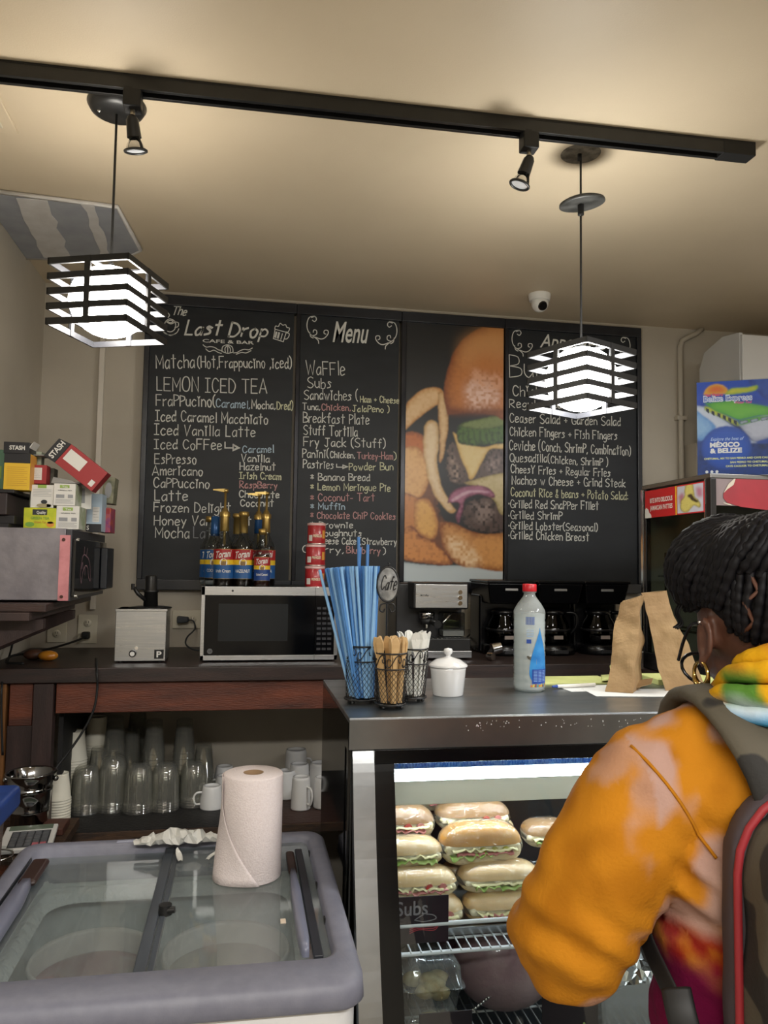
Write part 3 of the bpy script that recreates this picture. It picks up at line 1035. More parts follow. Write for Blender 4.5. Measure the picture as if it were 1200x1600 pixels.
t = thing('back_counter', 'long dark wooden counter along the back wall with a reddish apron board', 'counter', (0.4, 3.1, 0))
MB().box((LEFT_X, 2.78, CT - .05), (0.53, WALL_Y, CT)).obj('worktop', mat('worktop_dark', '#221a18', .42, col2='#332420', scale=6, stretch=(1, 9, 9), bump=.1), t, bevel=.004)
MB().box((0.53, 2.78, CT - .052), (1.68, WALL_Y, CT - .001)).obj('worktop', mat('worktop_brown', '#33241f', .5, col2='#241a18', scale=6, stretch=(1, 9, 9), bump=.1), t, bevel=.004)
MB().box((-0.60, 2.80, CT - .152), (0.62, 2.82, CT - .052)).obj('apron', redwood, t, bevel=.003)
MB().box((-0.745, 2.80, CT - .19), (-0.672, 2.82, CT - .052)).obj('apron', redwood, t, bevel=.003)
MB().box((-0.79, 2.79, 0), (-0.752, 2.83, CT - .052)).obj('post', orwood, t, bevel=.003)
MB().box((-0.668, 2.785, 0), (-0.605, 2.83, CT - .052)).obj('post', postwood, t, bevel=.003)
MB().box((-0.75, 2.805, 0), (-0.67, 2.82, CT - .19)).obj('side_panel', postwood, t, bevel=.002)
MB().box((0.62, 2.79, 0), (0.68, 2.83, CT - .052)).obj('post', postwood, t, bevel=.003)
MB().box((1.60, 2.79, 0), (1.66, 2.83, CT - .052)).obj('post', postwood, t, bevel=.003)
MB().box((-0.60, 2.86, 0), (-0.585, WALL_Y, CT - .06)).obj('inner_panel', mat('panel_black', '#0e0c0c', .7), t)
m = MB().box((-0.585, 2.74, SH - .03), (0.66, WALL_Y - .01, SH))
m.obj('lower_shelf', mat('shelf_plywood', '#4a3320', .7, col2='#2d2018', scale=18, stretch=(1, 5, 5), bump=.2), t, bevel=.002)
MB().box((-0.58, 2.745, SH), (0.10, WALL_Y - .02, SH + .003)).obj('shelf_liner', mat('liner_black', '#191718', .6, bump=.3, bscale=90), t)
MB().box((0.10, 2.745, SH), (0.655, WALL_Y - .02, SH + .002)).obj('shelf_board', mat('board_red', '#3c2620', .6, bump=.2), t)
MB().box((-0.835, 2.38, .585), (-0.50, 2.742, .615)).obj('shelf_extension', mat('shelf_plywood'), t, bevel=.002)

# ---------------------------------------------------------------- wall shelf with the oven at left
t = thing('wall_shelf', 'dark wooden wall shelf at left edge carrying the steel oven', 'shelf', (-0.68, 2.8, 1.30))
OZ = 1.325
MB().box((LEFT_X, 2.44, OZ - .03), (-0.56, 3.13, OZ - .006)).obj('board', dkwood, t, bevel=.003)
MB().box((LEFT_X, 2.42, OZ - .055), (-0.60, 3.05, OZ - .03)).obj('lower_board', postwood, t, bevel=.003)
for y in (2.52, 2.95):
    MB().prism([(LEFT_X, OZ - .055), (-0.585, OZ - .055), (-0.585, OZ - .085), (LEFT_X, OZ - .20)], y, y + .035, lambda u, v, q: (u, q, v)).obj('bracket', postwood, t, bevel=.002)
# dark box on top of the oven at the very left, with drawers
ox0, ox1, oy0, oy1, oz1 = -0.838, -0.50, 2.52, 3.10, OZ + .218
t = thing('countertop_oven', 'grey steel countertop oven on the wall shelf, with black door and pink side strip', 'oven', (-0.67, 2.8, OZ))
grey = mat('galvanised', '#8f8b90', 0.42, .55, col2='#7c787e', scale=14, bump=.05)
MB().box((ox0, oy0, OZ), (ox1 - .03, oy1, oz1)).obj('casing', grey, t, bevel=.003)
MB().box((ox1 - .03, oy0, OZ - .002), (ox1 - .012, oy1, oz1 - .002)).obj('front_frame', mat('frame_grey', '#46464a', .4, .5), t, bevel=.002)
MB().box((ox1 - .046, oy0 - .003, OZ), (ox1 - .016, oy0, oz1 - .02)).obj('side_strip', mat('pink_strip', '#c98488', .5, col2='#b87478', scale=30), t)
for z in (OZ + .012, oz1 - .034):
    MB().cyl((ox1 - .035, oy0 - .006, z), (ox1 - .035, oy0, z), .005, n=10).obj('bolt', mat('rust_bolt', '#4a2f28', .5, .4), t)
    MB().cyl((ox1 - .004, oy0 + .03, z), (ox1 + .004, oy0 + .03, z), .006, n=10).obj('door_screw', chrome, t)
dg = MB().box((ox1 - .012, oy0 + .012, OZ + .012), (ox1 - .002, oy1 - .02, oz1 - .03)).obj('door', mat('oven_glass', '#0b0b0d', .08, coat=.5), t, bevel=.002)
MB().box((ox1 - .002, oy1 - .14, OZ + .02), (ox1 + .022, oy1 + .0, oz1 - .05)).obj('door_handle', mat('handle_dark', '#23262c', .35), dg, bevel=.004)
# lobster decal on the door (outline drawing)
m = MB()
Md = frame_of((ox1 - .0018, oy0 + .16, OZ + .095), (0, 1, 0), (0, 0, 1))
dec = [[(-.07, -.02), (-.05, .03), (-.02, .045), (.02, .04), (.06, .03), (.09, .0), (.10, -.04), (.07, -.03), (.05, .0), (.01, .01), (-.03, -.01), (-.05, -.045), (-.07, -.02)],
       [(-.02, .045), (-.015, .07)], [(.02, .042), (.03, .066)], [(-.06, .0), (-.04, .02), (-.03, .0)], [(.0, .01), (.005, -.02)], [(.05, .0), (.06, -.02)]]
for d_ in dec:
    ribbon(m, catmull(d_, 4), .004, Md, .0004)
m.obj('door_decal', mat('decal_pink', '#8d6e76', .6), dg)
MB().box((ox0 + .03, oy0 + .02, oz1), (ox1 - .2, oy1 - .1, oz1 + .012)).obj('top_plate', mat('plate_black', '#121013', .5), t)

t = thing('dark_box', 'low dark brown drawer box standing on the oven at the left edge', 'box', (-0.78, 2.7, oz1 + .012))
MB().box((-0.838, 2.545, oz1 + .038), (-0.708, 2.84, oz1 + .105)).obj('drawer_case', mat('box_brown', '#271d1e', .5, col2='#2f2425', scale=20), t, bevel=.004)
MB().box((-0.838, 2.56, oz1 + .012), (-0.69, 2.84, oz1 + .038)).obj('base', mat('plate_black'), t, bevel=.002)
MB().box((-0.838, 2.548, oz1 + .105), (-0.690, 2.84, oz1 + .117)).obj('lid', mat('plate_black'), t, bevel=.003)

# ---- tea boxes
white = mat('carton_white', '#d3d1cb', .5)
ink = mat('ink_dark', '#2a2c30', .6)
inkg = mat('ink_grey', '#8f9092', .6)


def carton(label, x0, x1, z0, h, y, d, body, decos, rot=0.0, rz=0.0, top=None, side=None):
    """upright tea carton: front faces the photographer; decos are flat print (x0,x1,z0,z1 in 0..1, material) or text"""
    w_ = x1 - x0
    t = thing('tea_box', label, 'tea box', ((x0 + x1) / 2, y + d / 2, z0), group='tea boxes piled on the oven')
    t.rotation_euler = (0, rot, rz)
    m = MB()
    m.M = None
    m.box((-w_ / 2, -d / 2, 0), (w_ / 2, d / 2, h))
    m.obj('carton', body, t, bevel=.0012, world=False)
    M = frame_of((-w_ / 2, -d / 2 - .0004, 0), *FRONT)
    for dc in decos:
        if dc[0] == 'T':
            _, txt, u0, u1, v0, v1, mm = dc
            m = MB()
            text_mb(m, txt, M @ Matrix.Translation((u0 * w_, v0 * h, .0006)), (u1 - u0) * w_, (v1 - v0) * h, .02)
            m.obj('print_lettering', mm, t, world=False)
        elif dc[0] == 'E':
            _, u, v, a, b, mm = dc
            m = MB()
            pts = [M @ Vector((u * w_ + a * w_ * math.cos(q * PI / 8), v * h + b * h * math.sin(q * PI / 8), .0004)) for q in range(16)]
            m.add(pts, [tuple(range(16))])
            m.obj('print_picture', mm, t, world=False)
        elif dc[0] == 'L':
            _, u0, u1, v0, v1, n, mm = dc
            m = MB()
            for i in range(n):
                v = v0 + (v1 - v0) * i / max(1, n - 1)
                uu = u1 - (.12 if i % 3 == 2 else 0)
                m.quad(M @ Vector((u0 * w_, v * h, .0004)), M @ Vector((uu * w_, v * h, .0004)), M @ Vector((uu * w_, v * h + .0011, .0004)), M @ Vector((u0 * w_, v * h + .0011, .0004)))
            tag(m.obj('small_print', mm, t, world=False), kind='stuff')
        else:
            u0, u1, v0, v1, mm = dc
            m = MB()
            lf = .0002 if (u1 - u0) > .6 else .0004
            m.quad(*[M @ Vector((a * w_, b * h, lf)) for a, b in ((u0, v0), (u1, v0), (u1, v1), (u0, v1))])
            m.obj('print_panel', mm, t, world=False)
    if side:
        mm, sd = side
        m = MB()
        m.quad((w_ / 2 + .0004, -d / 2 + .002, .002), (w_ / 2 + .0004, d / 2 - .002, .002), (w_ / 2 + .0004, d / 2 - .002, h - .002), (w_ / 2 + .0004, -d / 2 + .002, h - .002))
        m.obj('side_print', mm, t, world=False)
    return t


def pxw(px, py, Y):
    return atY(px, py, Y)


def carton_px(label, pxl, pxr, pyt, pyb, Y, d, *a, **k):
    l = atY(pxl, pyb, Y)
    r = atY(pxr, pyb, Y)
    tp = atY(pxl, pyt, Y)
    z0 = k.pop('z0', l.z)
    h = k.pop('h', tp.z - z0)
    return carton(label, l.x, r.x, z0, h, Y, d, *a, **k)


TZ = oz1 + .0005
lime = mat('lime_print', '#a9b51f', .45, col2='#c7c52a', scale=30)
limed = mat('lime_leaf', '#6f9a3a', .5)
yel = mat('carton_yellow', '#d9b02c', .5)
redc = mat('carton_red', '#96282a', .5)
blkc = mat('carton_black', '#17171c', .4)
grn = mat('badge_green', '#8aa64a', .5)
# green tea box on the oven
carton_px('yellow-green tea box lying on the oven top, lowest at left of the pile', 36, 87, 793, 825, 2.60, .07, lime,
          [(.27, .72, .66, .93, ink), ('T', 'Quality', .40, .68, .72, .86, white), ('T', 'GREEN TEA', .22, .80, .45, .58, limed), ('T', 'Green Tea', .34, .70, .27, .38, mat('gold', '#b8862a', .4)),
           ('E', .2, .2, .14, .12, limed), ('E', .83, .22, .12, .14, mat('tea_orange', '#d08a35', .4)), ('E', .83, .30, .10, .05, mat('tea_pale', '#d9c9a0', .4))], z0=TZ)
sideg = mat('side_green', '#8f9a78', .6, col2='#b9bcae', scale=40)
decs = [(.28, .72, .80, .93, grn), ('T', 'Tea', .38, .64, .82, .90, white), ('T', 'GREEN TEA', .2, .85, .665, .71, ink), (.12, .5, .34, .50, inkg), (.66, .9, .34, .50, inkg), ('L', .1, .92, .1, .26, 4, inkg)]
b = carton_px('lower of two white tea cartons with green badges in the middle of the pile', 87, 123, 790, 825, 2.60, .10, white, decs, z0=TZ, side=(sideg, None))
hz = b.location.z + .0745
lowh = atY(87, 790, 2.60).z - TZ
carton_px('upper of two white tea cartons with green badges, its lid flap open', 83, 117, 755, 790, 2.60, .10, white, decs, z0=TZ + lowh + .001, side=(sideg, None))
gh = atY(36, 793, 2.6).z - TZ
carton_px('white tea box with a green tab and mountain picture, on the yellow-green box', 47, 83, 757, 792, 2.605, .07, white,
          [(.3, .68, .86, 1.0, grn), ('L', .1, .9, .5, .78, 5, inkg), ('E', .6, .1, .33, .09, mat('hill_tan', '#9a8f70', .6)), ('E', .6, .26, .14, .09, ink), (.72, .9, .04, .16, inkg)], z0=TZ + gh + .001)
carton_px('tall yellow tea box with a black top reading STASH, on the dark box', 5, 46, 708, 757, 2.575, .08, yel,
          [('L', .12, .9, .12, .62, 10, mat('gold')), (.0, 1.0, .74, 1.0, blkc), ('L', .35, .65, .8, .9, 1, blkc)], z0=oz1 + .1175, side=(mat('side_orange', '#c98f3a', .5), None))
yb = atY(5, 708, 2.575).z
# its black lid is a separate flap part
t = [o for o in COL.objects if o.name.startswith('tea_box') and o['label'].startswith('tall yellow')][0]
l_, r_ = atY(5, 708, 2.575), atY(46, 708, 2.575)
zt_ = atY(5, 690, 2.575).z
lid = MB().box((l_.x + .001, 2.573, yb), (r_.x + .0, 2.655, zt_)).obj('lid', blkc, t, bevel=.001)
m = MB()
text_mb(m, 'STASH', frame_of((l_.x + .018, 2.5725, yb + .012), *FRONT), .045, .013, .03)
m.obj('lid_lettering', white, lid)
MB().hexa([(r_.x - .002, 2.575, zt_ - .02), (r_.x + .008, 2.575, zt_ - .004), (r_.x + .008, 2.65, zt_ - .004), (r_.x - .002, 2.65, zt_ - .02), (r_.x - .002, 2.575, zt_ - .015), (r_.x + .012, 2.575, zt_ + .004), (r_.x + .012, 2.65, zt_ + .004), (r_.x - .002, 2.65, zt_ - .015)]).obj('flap', white, lid)
m = MB().lathe([(0, 0), (.02, 0), (.02, .0005), (0, .0005)], ((l_.x + r_.x) / 2, 2.615, zt_), 20)
m.obj('lid_emblem', inkg, lid)

carton_px('green and white tea carton standing behind the tall yellow box', 47, 63, 705, 757, 2.66, .04, mat('carton_pale', '#b9bcae', .5, col2='#7f8f66', scale=60), [(.2, .8, .1, .25, grn)], z0=TZ + .06)
carton_px('small red tea box with a white panel behind the tall yellow box', 48, 72, 726, 757, 2.625, .05, redc, [(.12, .7, .2, .85, white), ('L', .2, .62, .3, .7, 5, inkg)], z0=TZ + gh + .078)
carton_px('dark green tea box lying behind the red one', 66, 84, 731, 760, 2.68, .05, mat('carton_dark', '#3d3c2e', .5, col2='#5a5546', scale=50), [(.3, .7, .2, .8, ink)], z0=TZ + gh + .074)
carton_px('pale tea box wedged at the left edge behind the tall yellow box', -12, 5, 702, 757, 2.63, .05, mat('carton_teal', '#5f8a74', .5), [(.2, .8, .3, .6, grn)], z0=oz1 + .1175)
carton_px('leaning white tea carton right of the double green-badge stack', 118, 142, 757, 800, 2.70, .012, white, [(.3, .6, .25, .85, inkg)], z0=TZ + .07, rot=-.03)
carton_px('light blue tea box with black base reading S at right of the pile', 134, 158, 771, 830, 2.76, .09, mat('carton_blue', '#a9bccb', .5), [(.0, 1.0, .0, .2, blkc), ('T', 'S', .05, .2, .04, .16, white), (.4, .85, .25, .65, white), ('L', .45, .8, .3, .6, 5, inkg)], z0=TZ)
carton_px('pink and purple tea box at the right end of the oven', 155, 172, 793, 831, 2.84, .1, mat('carton_floral', '#b8562f', .5, col2='#7a2f6a', scale=45), [(.0, .22, .0, 1.0, grn), (.3, .9, .75, .95, redc)], z0=TZ)
carton_px('torn grey-green tea box on the pink and purple one', 158, 176, 745, 793, 2.845, .08, mat('carton_olive', '#4f5340', .5, col2='#8d8a70', scale=35), [('E', .5, .5, .3, .3, inkg)], z0=TZ + .101, rot=.06)

# the STASH box thrown open on top of the pile, tilted
cx_, cz_ = atY(122, 722, 2.66).x, atY(122, 722, 2.66).z
t = thing('tea_box', 'red tea box with black open lid reading STASH, tilted on top of the pile', 'tea box', (cx_, 2.66, cz_), group='tea boxes piled on the oven')
t.rotation_euler = (0, .66, 0)
MB().box((-.045, -.035, -.045), (.10, .035, .032)).obj('carton', redc, t, bevel=.0012, world=False)
MB().quad((-.035, -.0354, -.02), (.03, -.0354, -.02), (.03, -.0354, .02), (-.035, -.0354, .02)).obj('print_panel', white, t, world=False)
MB().quad((.075, -.0354, -.035), (.09, -.0354, -.035), (.09, -.0354, -.015), (.075, -.0354, -.015)).obj('barcode', white, t, world=False)
lid = MB().hexa([(-.085, -.035, -.05), (-.045, -.035, -.045), (-.045, .035, -.045), (-.085, .035, -.05), (-.085, -.035, .022), (-.045, -.035, .032), (-.045, .035, .032), (-.085, .035, .022)]).obj('lid', blkc, t, bevel=.001, world=False)
m = MB()
text_mb(m, 'STASH', frame_of((-.058, -.0356, -.040), (0, 0, 1), (-1, 0, 0)), .062, .018, .03)
m.obj('lid_lettering', white, lid, world=False)
MB().hexa([(-.11, -.035, -.07), (-.085, -.035, -.05), (-.085, .035, -.05), (-.11, .035, -.07), (-.112, -.035, -.068), (-.085, -.035, -.046), (-.085, .035, -.046), (-.112, .035, -.068)]).obj('flap', mat('flap_grey', '#8a8884', .5), lid, world=False)
l_ = atY(80, 752, 2.6)
o = MB().hexa([(l_.x, 2.60, l_.z - .005), (l_.x + .075, 2.60, l_.z - .004), (l_.x + .085, 2.70, l_.z + .0), (l_.x + .01, 2.70, l_.z - .002),
               (l_.x + .006, 2.60, l_.z + .014), (l_.x + .06, 2.60, l_.z + .004), (l_.x + .085, 2.70, l_.z + .0035), (l_.x + .012, 2.70, l_.z + .014)]).obj('cardboard_flap', mat('flap_grey'))
tag(single(o, (l_.x, 2.6, l_.z)), 'torn greyish cardboard flap lying across the white cartons', 'cardboard', group=None)

# ================================================================ outlets, cords
plate = mat('outlet_plate', '#c9c2ae', .4)


def outlet(x, z, label, w_=.076, h_=.118, plug=None, horiz=False):
    t = thing('wall_outlet', label, 'outlet', (x, WALL_Y, z), group='outlets on the back wall')
    if horiz:
        w_, h_ = h_, w_
    MB().box((x - w_ / 2, WALL_Y - .007, z - h_ / 2), (x + w_ / 2, WALL_Y, z + h_ / 2)).obj('cover_plate', plate, t, bevel=.003)
    for s in (-1, 1):
        cx, cz = (x + s * .024, z) if horiz else (x, z + s * .024)
        o = MB().lathe([(0, -.0095), (.015, -.0095), (.016, -.007)], (cx, WALL_Y, cz), 16, axis='y').obj('socket', plate, t)
        m = MB()
        for q in (-.005, .005):
            m.box((cx + q - .001, WALL_Y - .0102, cz + .001), (cx + q + .001, WALL_Y - .0094, cz + .009))
        m.cyl((cx, WALL_Y - .0102, cz - .006), (cx, WALL_Y - .0094, cz - .006), .002, n=8)
        tag(m.obj('slots', blkm, o), kind='stuff')
    return t


outlet(-0.738, 1.170, 'left pale wall outlet with no plug, under the oven shelf')
outlet(-0.620, 1.165, 'wall outlet under the oven with a black plug in its lower socket')
outlet(-0.225, 1.205, 'wide outlet between the steel box and the microwave with a grey plug', horiz=True)
outlet(1.02, 1.22, 'upright white outlet between espresso machine and coffee makers')
t = thing('power_cord', 'black power cord plugged in under the oven, curving down to the worktop', 'power cord', (-0.62, 3.3, 1.14))
MB().box((-.636, WALL_Y - .045, 1.128), (-.606, WALL_Y - .0105, 1.156)).obj('plug', blkm, t, bevel=.005)
cp = catmull([(-.62, 3.375, 1.138), (-.64, 3.33, 1.128), (-.70, 3.22, 1.112), (-.76, 3.10, 1.105), (-.79, 2.98, 1.108), (-.78, 2.88, 1.098), (-.72, 2.86, 1.096)], 6)
MB().tube(cp, .0042, 6).obj('cord', blkm, t)
t = thing('power_cord', 'grey plug and thin cord hanging beside the microwave', 'power cord', (-0.22, 3.38, 1.2))
pg = mat('plug_grey', '#33373a', .5)
MB().hexa([(-.262, 3.365, 1.19), (-.215, 3.375, 1.195), (-.215, 3.41, 1.195), (-.262, 3.405, 1.19), (-.262, 3.365, 1.222), (-.215, 3.375, 1.217), (-.215, 3.41, 1.217), (-.262, 3.405, 1.222)]).obj('plug', pg, t, bevel=.006)
MB().tube(catmull([(-.218, 3.39, 1.205), (-.195, 3.38, 1.20), (-.188, 3.36, 1.17), (-.215, 3.32, 1.14), (-.215, 3.27, 1.115), (-.18, 3.22, 1.10), (-.13, 3.2, 1.096)], 6), .0035, 6).obj('cord', pg, t)
# long black cable over the front of the counter to the bucket
t = thing('black_cable', 'long black cable curving down in front of the reddish apron board at left', 'cable', (-0.5, 2.76, 1.09))
cp = [atY(150, 1036, 3.0), atY(151, 1046, 2.77), atY(152, 1075, 2.755), atY(146, 1110, 2.75), atY(128, 1145, 2.745), atY(105, 1178, 2.735), atY(88, 1200, 2.72), atY(76, 1225, 2.70)]
cp[0].z = CT + .004
MB().tube(catmull([tuple(p) for p in cp], 6), .0042, 6).obj('cord', blkm, t)
t = thing('black_cable', 'thin black cable hanging down the wall at the left edge under the shelf', 'cable', (-0.8, 3.0, 1.09))
MB().tube(catmull([tuple(atY(22, 995, 3.05)), tuple(atY(16, 1020, 3.0)), tuple(atY(8, 1045, 2.9)), tuple(atY(3, 1070, 2.77)), tuple(atY(2, 1110, 2.765)), tuple(atY(4, 1180, 2.765))], 6), .004, 6).obj('cord', blkm, t)

# onion-like yellow gourd and brown lump in the corner
p = atZ(78, 1031, CT)
o = MB().ball((p.x, 2.98, CT + .018), (.034, .022, .018), 20, 12).obj('mango', mat('mango_skin', '#c8862a', .25, col2='#a8661a', scale=12, coat=.3))
tag(single(o, (p.x, 2.98, CT)), 'shiny orange-yellow mango lying on the counter under the outlets', 'fruit')
o = MB().ball((p.x - .055, 3.01, CT + .019), (.036, .024, .019), 16, 10).obj('sweet_potato', mat('brown_skin', '#5a3826', .5, col2='#3d261c', scale=20))
tag(single(o, (p.x - .05, 3.01, CT)), 'brown lump of root vegetable beside the orange mango', 'vegetable')

# ================================================================ steel knock box
t = thing('knock_box', 'square brushed-steel box with a round knob and black P emblem left of the microwave', 'knock box', (-0.348, 2.97, CT), .0)
kx0, kx1, ky = -0.434, -0.261, 2.90
MB().box((kx0, ky, CT + .006), (kx1, ky + .15, CT + .188)).obj('casing', steel, t, bevel=.002)
MB().box((kx0 - .001, ky - .003, CT + .180), (kx1 + .003, ky + .15, CT + .188)).obj('top_lip', steel, t, bevel=.001)
for x in (kx0 + .02, kx1 - .02):
    for y in (ky + .02, ky + .13):
        MB().cyl((x, y, CT), (x, y, CT + .007), .008, n=10).obj('foot', blkm, t)
k = MB().cyl((-.372, ky - .001, CT + .033), (-.372, ky - .012, CT + .033), .013, .012, n=20).obj('knob', mat('knob_black', '#0c0c0c', .3), t)
MB().cyl((-.372, ky - .0122, CT + .033), (-.372, ky - .0132, CT + .033), .008, n=16).obj('knob_cap', mat('white_plastic'), k)
MB().cyl((-.36, ky, CT + .052), (-.36, ky - .003, CT + .052), .006, n=12).obj('indicator', chrome, t)
e = MB().box((-.299, ky - .0016, CT + .014), (-.267, ky, CT + .046)).obj('emblem', blkm, t)
m = MB()
text_mb(m, 'P', frame_of((-.291, ky - .0016, CT + .02), *FRONT), .017, .021, .03)
m.obj('emblem_letter', white, e)
c = (-.325, 2.975)
MB().lathe([(0, 0), (.075, 0), (.076, .003), (.055, .006), (.0, .007)], (c[0], c[1], CT + .188), 28).obj('lid', blk, t)
MB().lathe([(0, .0), (.026, 0), (.024, .05), (.027, .052), (.027, .058), (.021, .062), (.021, .108), (.018, .112), (0, .112)], (c[0], c[1], CT + .193), 24).obj('tamper', blk, t)
MB().tube([(c[0] - .012, c[1] - .012, CT + .212), (c[0] - .042, c[1] - .03, CT + .24), (c[0] - .056, c[1] - .03, CT + .262)], .007, 8).cyl((c[0] - .06, c[1] - .03, CT + .254), (c[0] - .06, c[1] - .03, CT + .276), .006).obj('side_handle', blk, t)

# ================================================================ microwave
mx0, mx1, my, mz0, mz1 = -0.143, 0.350, 2.90, CT + .006, CT + .270
t = thing('microwave', 'stainless microwave oven with black door, left of the blue straws', 'microwave', ((mx0 + mx1) / 2, 3.05, CT))
MB().box((mx0 + .004, my + .03, mz0), (mx1 - .004, my + .36, mz1 - .002)).obj('casing', mat('casing_black', '#1c1c1e', .4), t, bevel=.004)
m = MB()
W2 = mx1 - .085
for (a, b, c, d) in ((mx0, mx1, mz1 - .032, mz1), (mx0, mx1, mz0, mz0 + .018), (mx0, mx0 + .014, mz0, mz1), (mx1 - .014, mx1, mz0, mz1)):
    m.box((a, my, c), (b, my + .03, d))
m.obj('door_frame', steel, t, bevel=.0015)
g = MB().box((mx0 + .014, my + .003, mz0 + .018), (W2, my + .03, mz1 - .032)).obj('door', mat('door_glass_black', '#06070a', .12, spec=.25), t, bevel=.001)
MB().box((mx0 + .062, my + .002, mz0 + .068), (mx0 + .310, my + .0035, mz1 - .062)).obj('window_mesh', mat('window_mesh', '#1a1d20', .25, spec=.3), g)
MB().cyl((mx0 + .035, my + .0035, mz0 + .033), (mx0 + .035, my + .0015, mz0 + .033), .0095, n=20).obj('badge', mat('badge_grey', '#6a6c70', .3, .8), g)
m = MB()
text_mb(m, 'GE', frame_of((mx0 + .029, my + .0012, mz0 + .0295), *FRONT), .012, .007, 0)
m.obj('badge_lettering', ink, g)
g = MB().box((W2 + .0015, my + .003, mz0 + .018), (mx1 - .014, my + .03, mz1 - .032)).obj('control_panel', mat('panel_gloss', '#08080b', .16, spec=.25), t, bevel=.001)
kg = mat('key_print', '#202126', .5)
for r in range(9):
    for q in range(3):
        x = W2 + .008 + q * .0195
        z = mz0 + .035 + r * .0185
        MB().box((x, my + .002, z), (x + .0145, my + .0032, z + .0085)).obj('key', kg, g)
MB().box((W2 - .0005, my - .0006, mz1 - .032), (W2 + .0008, my + .001, mz1)).box((W2 - .0005, my - .0006, mz0), (W2 + .0008, my + .001, mz0 + .018)).obj('door_gap', blkm, t)
for x in (mx0 + .08, mx1 - .08):
    for y in (my + .05, my + .3):
        MB().cyl((x, y, CT), (x, y, mz0 + .001), .012, n=12).obj('foot', blkm, t)
MB().lathe([(0, 0), (.004, 0), (.004, .001), (0, .001)], (mx0 + .11, my - .0008, mz1 - .015), 12, axis='y').obj('latch_dot', ink, t)
MT = mz1 - .002

# ================================================================ syrup bottles on the microwave
cg = glassmat('clear_glass', '#e6eaea', .10, 1.3)
syr = mat('syrup_dark', '#1a100c', .12, coat=.6)
syr2 = mat('syrup_amber', '#3d1a10', .12, coat=.6)
gold = mat('pump_gold', '#b59a5c', .3, .85)
lr, ly, lb = mat('label_red', '#9c2226', .4), mat('label_yellow', '#d9b52a', .4), mat('label_blue', '#1d4f86', .4)
lb2 = mat('label_navy', '#1b3d7a', .4)


def cyl_patch(m, c, R, a0, a1, z0, z1, n=10):
    vs = []
    for i in range(n + 1):
        a = a0 + (a1 - a0) * i / n
        for z in (z0, z1):
            vs.append((c[0] + R * math.sin(a), c[1] - R * math.cos(a), z))
    m.add(vs, [(2 * i, 2 * i + 2, 2 * i + 3, 2 * i + 1) for i in range(n)], True)


def bend_M(c, R, z):
    def f(p):
        a = p.x / R
        return Vector((c[0] + (R + p.z) * math.sin(a), c[1] - (R + p.z) * math.cos(a), z + p.y))
    return f


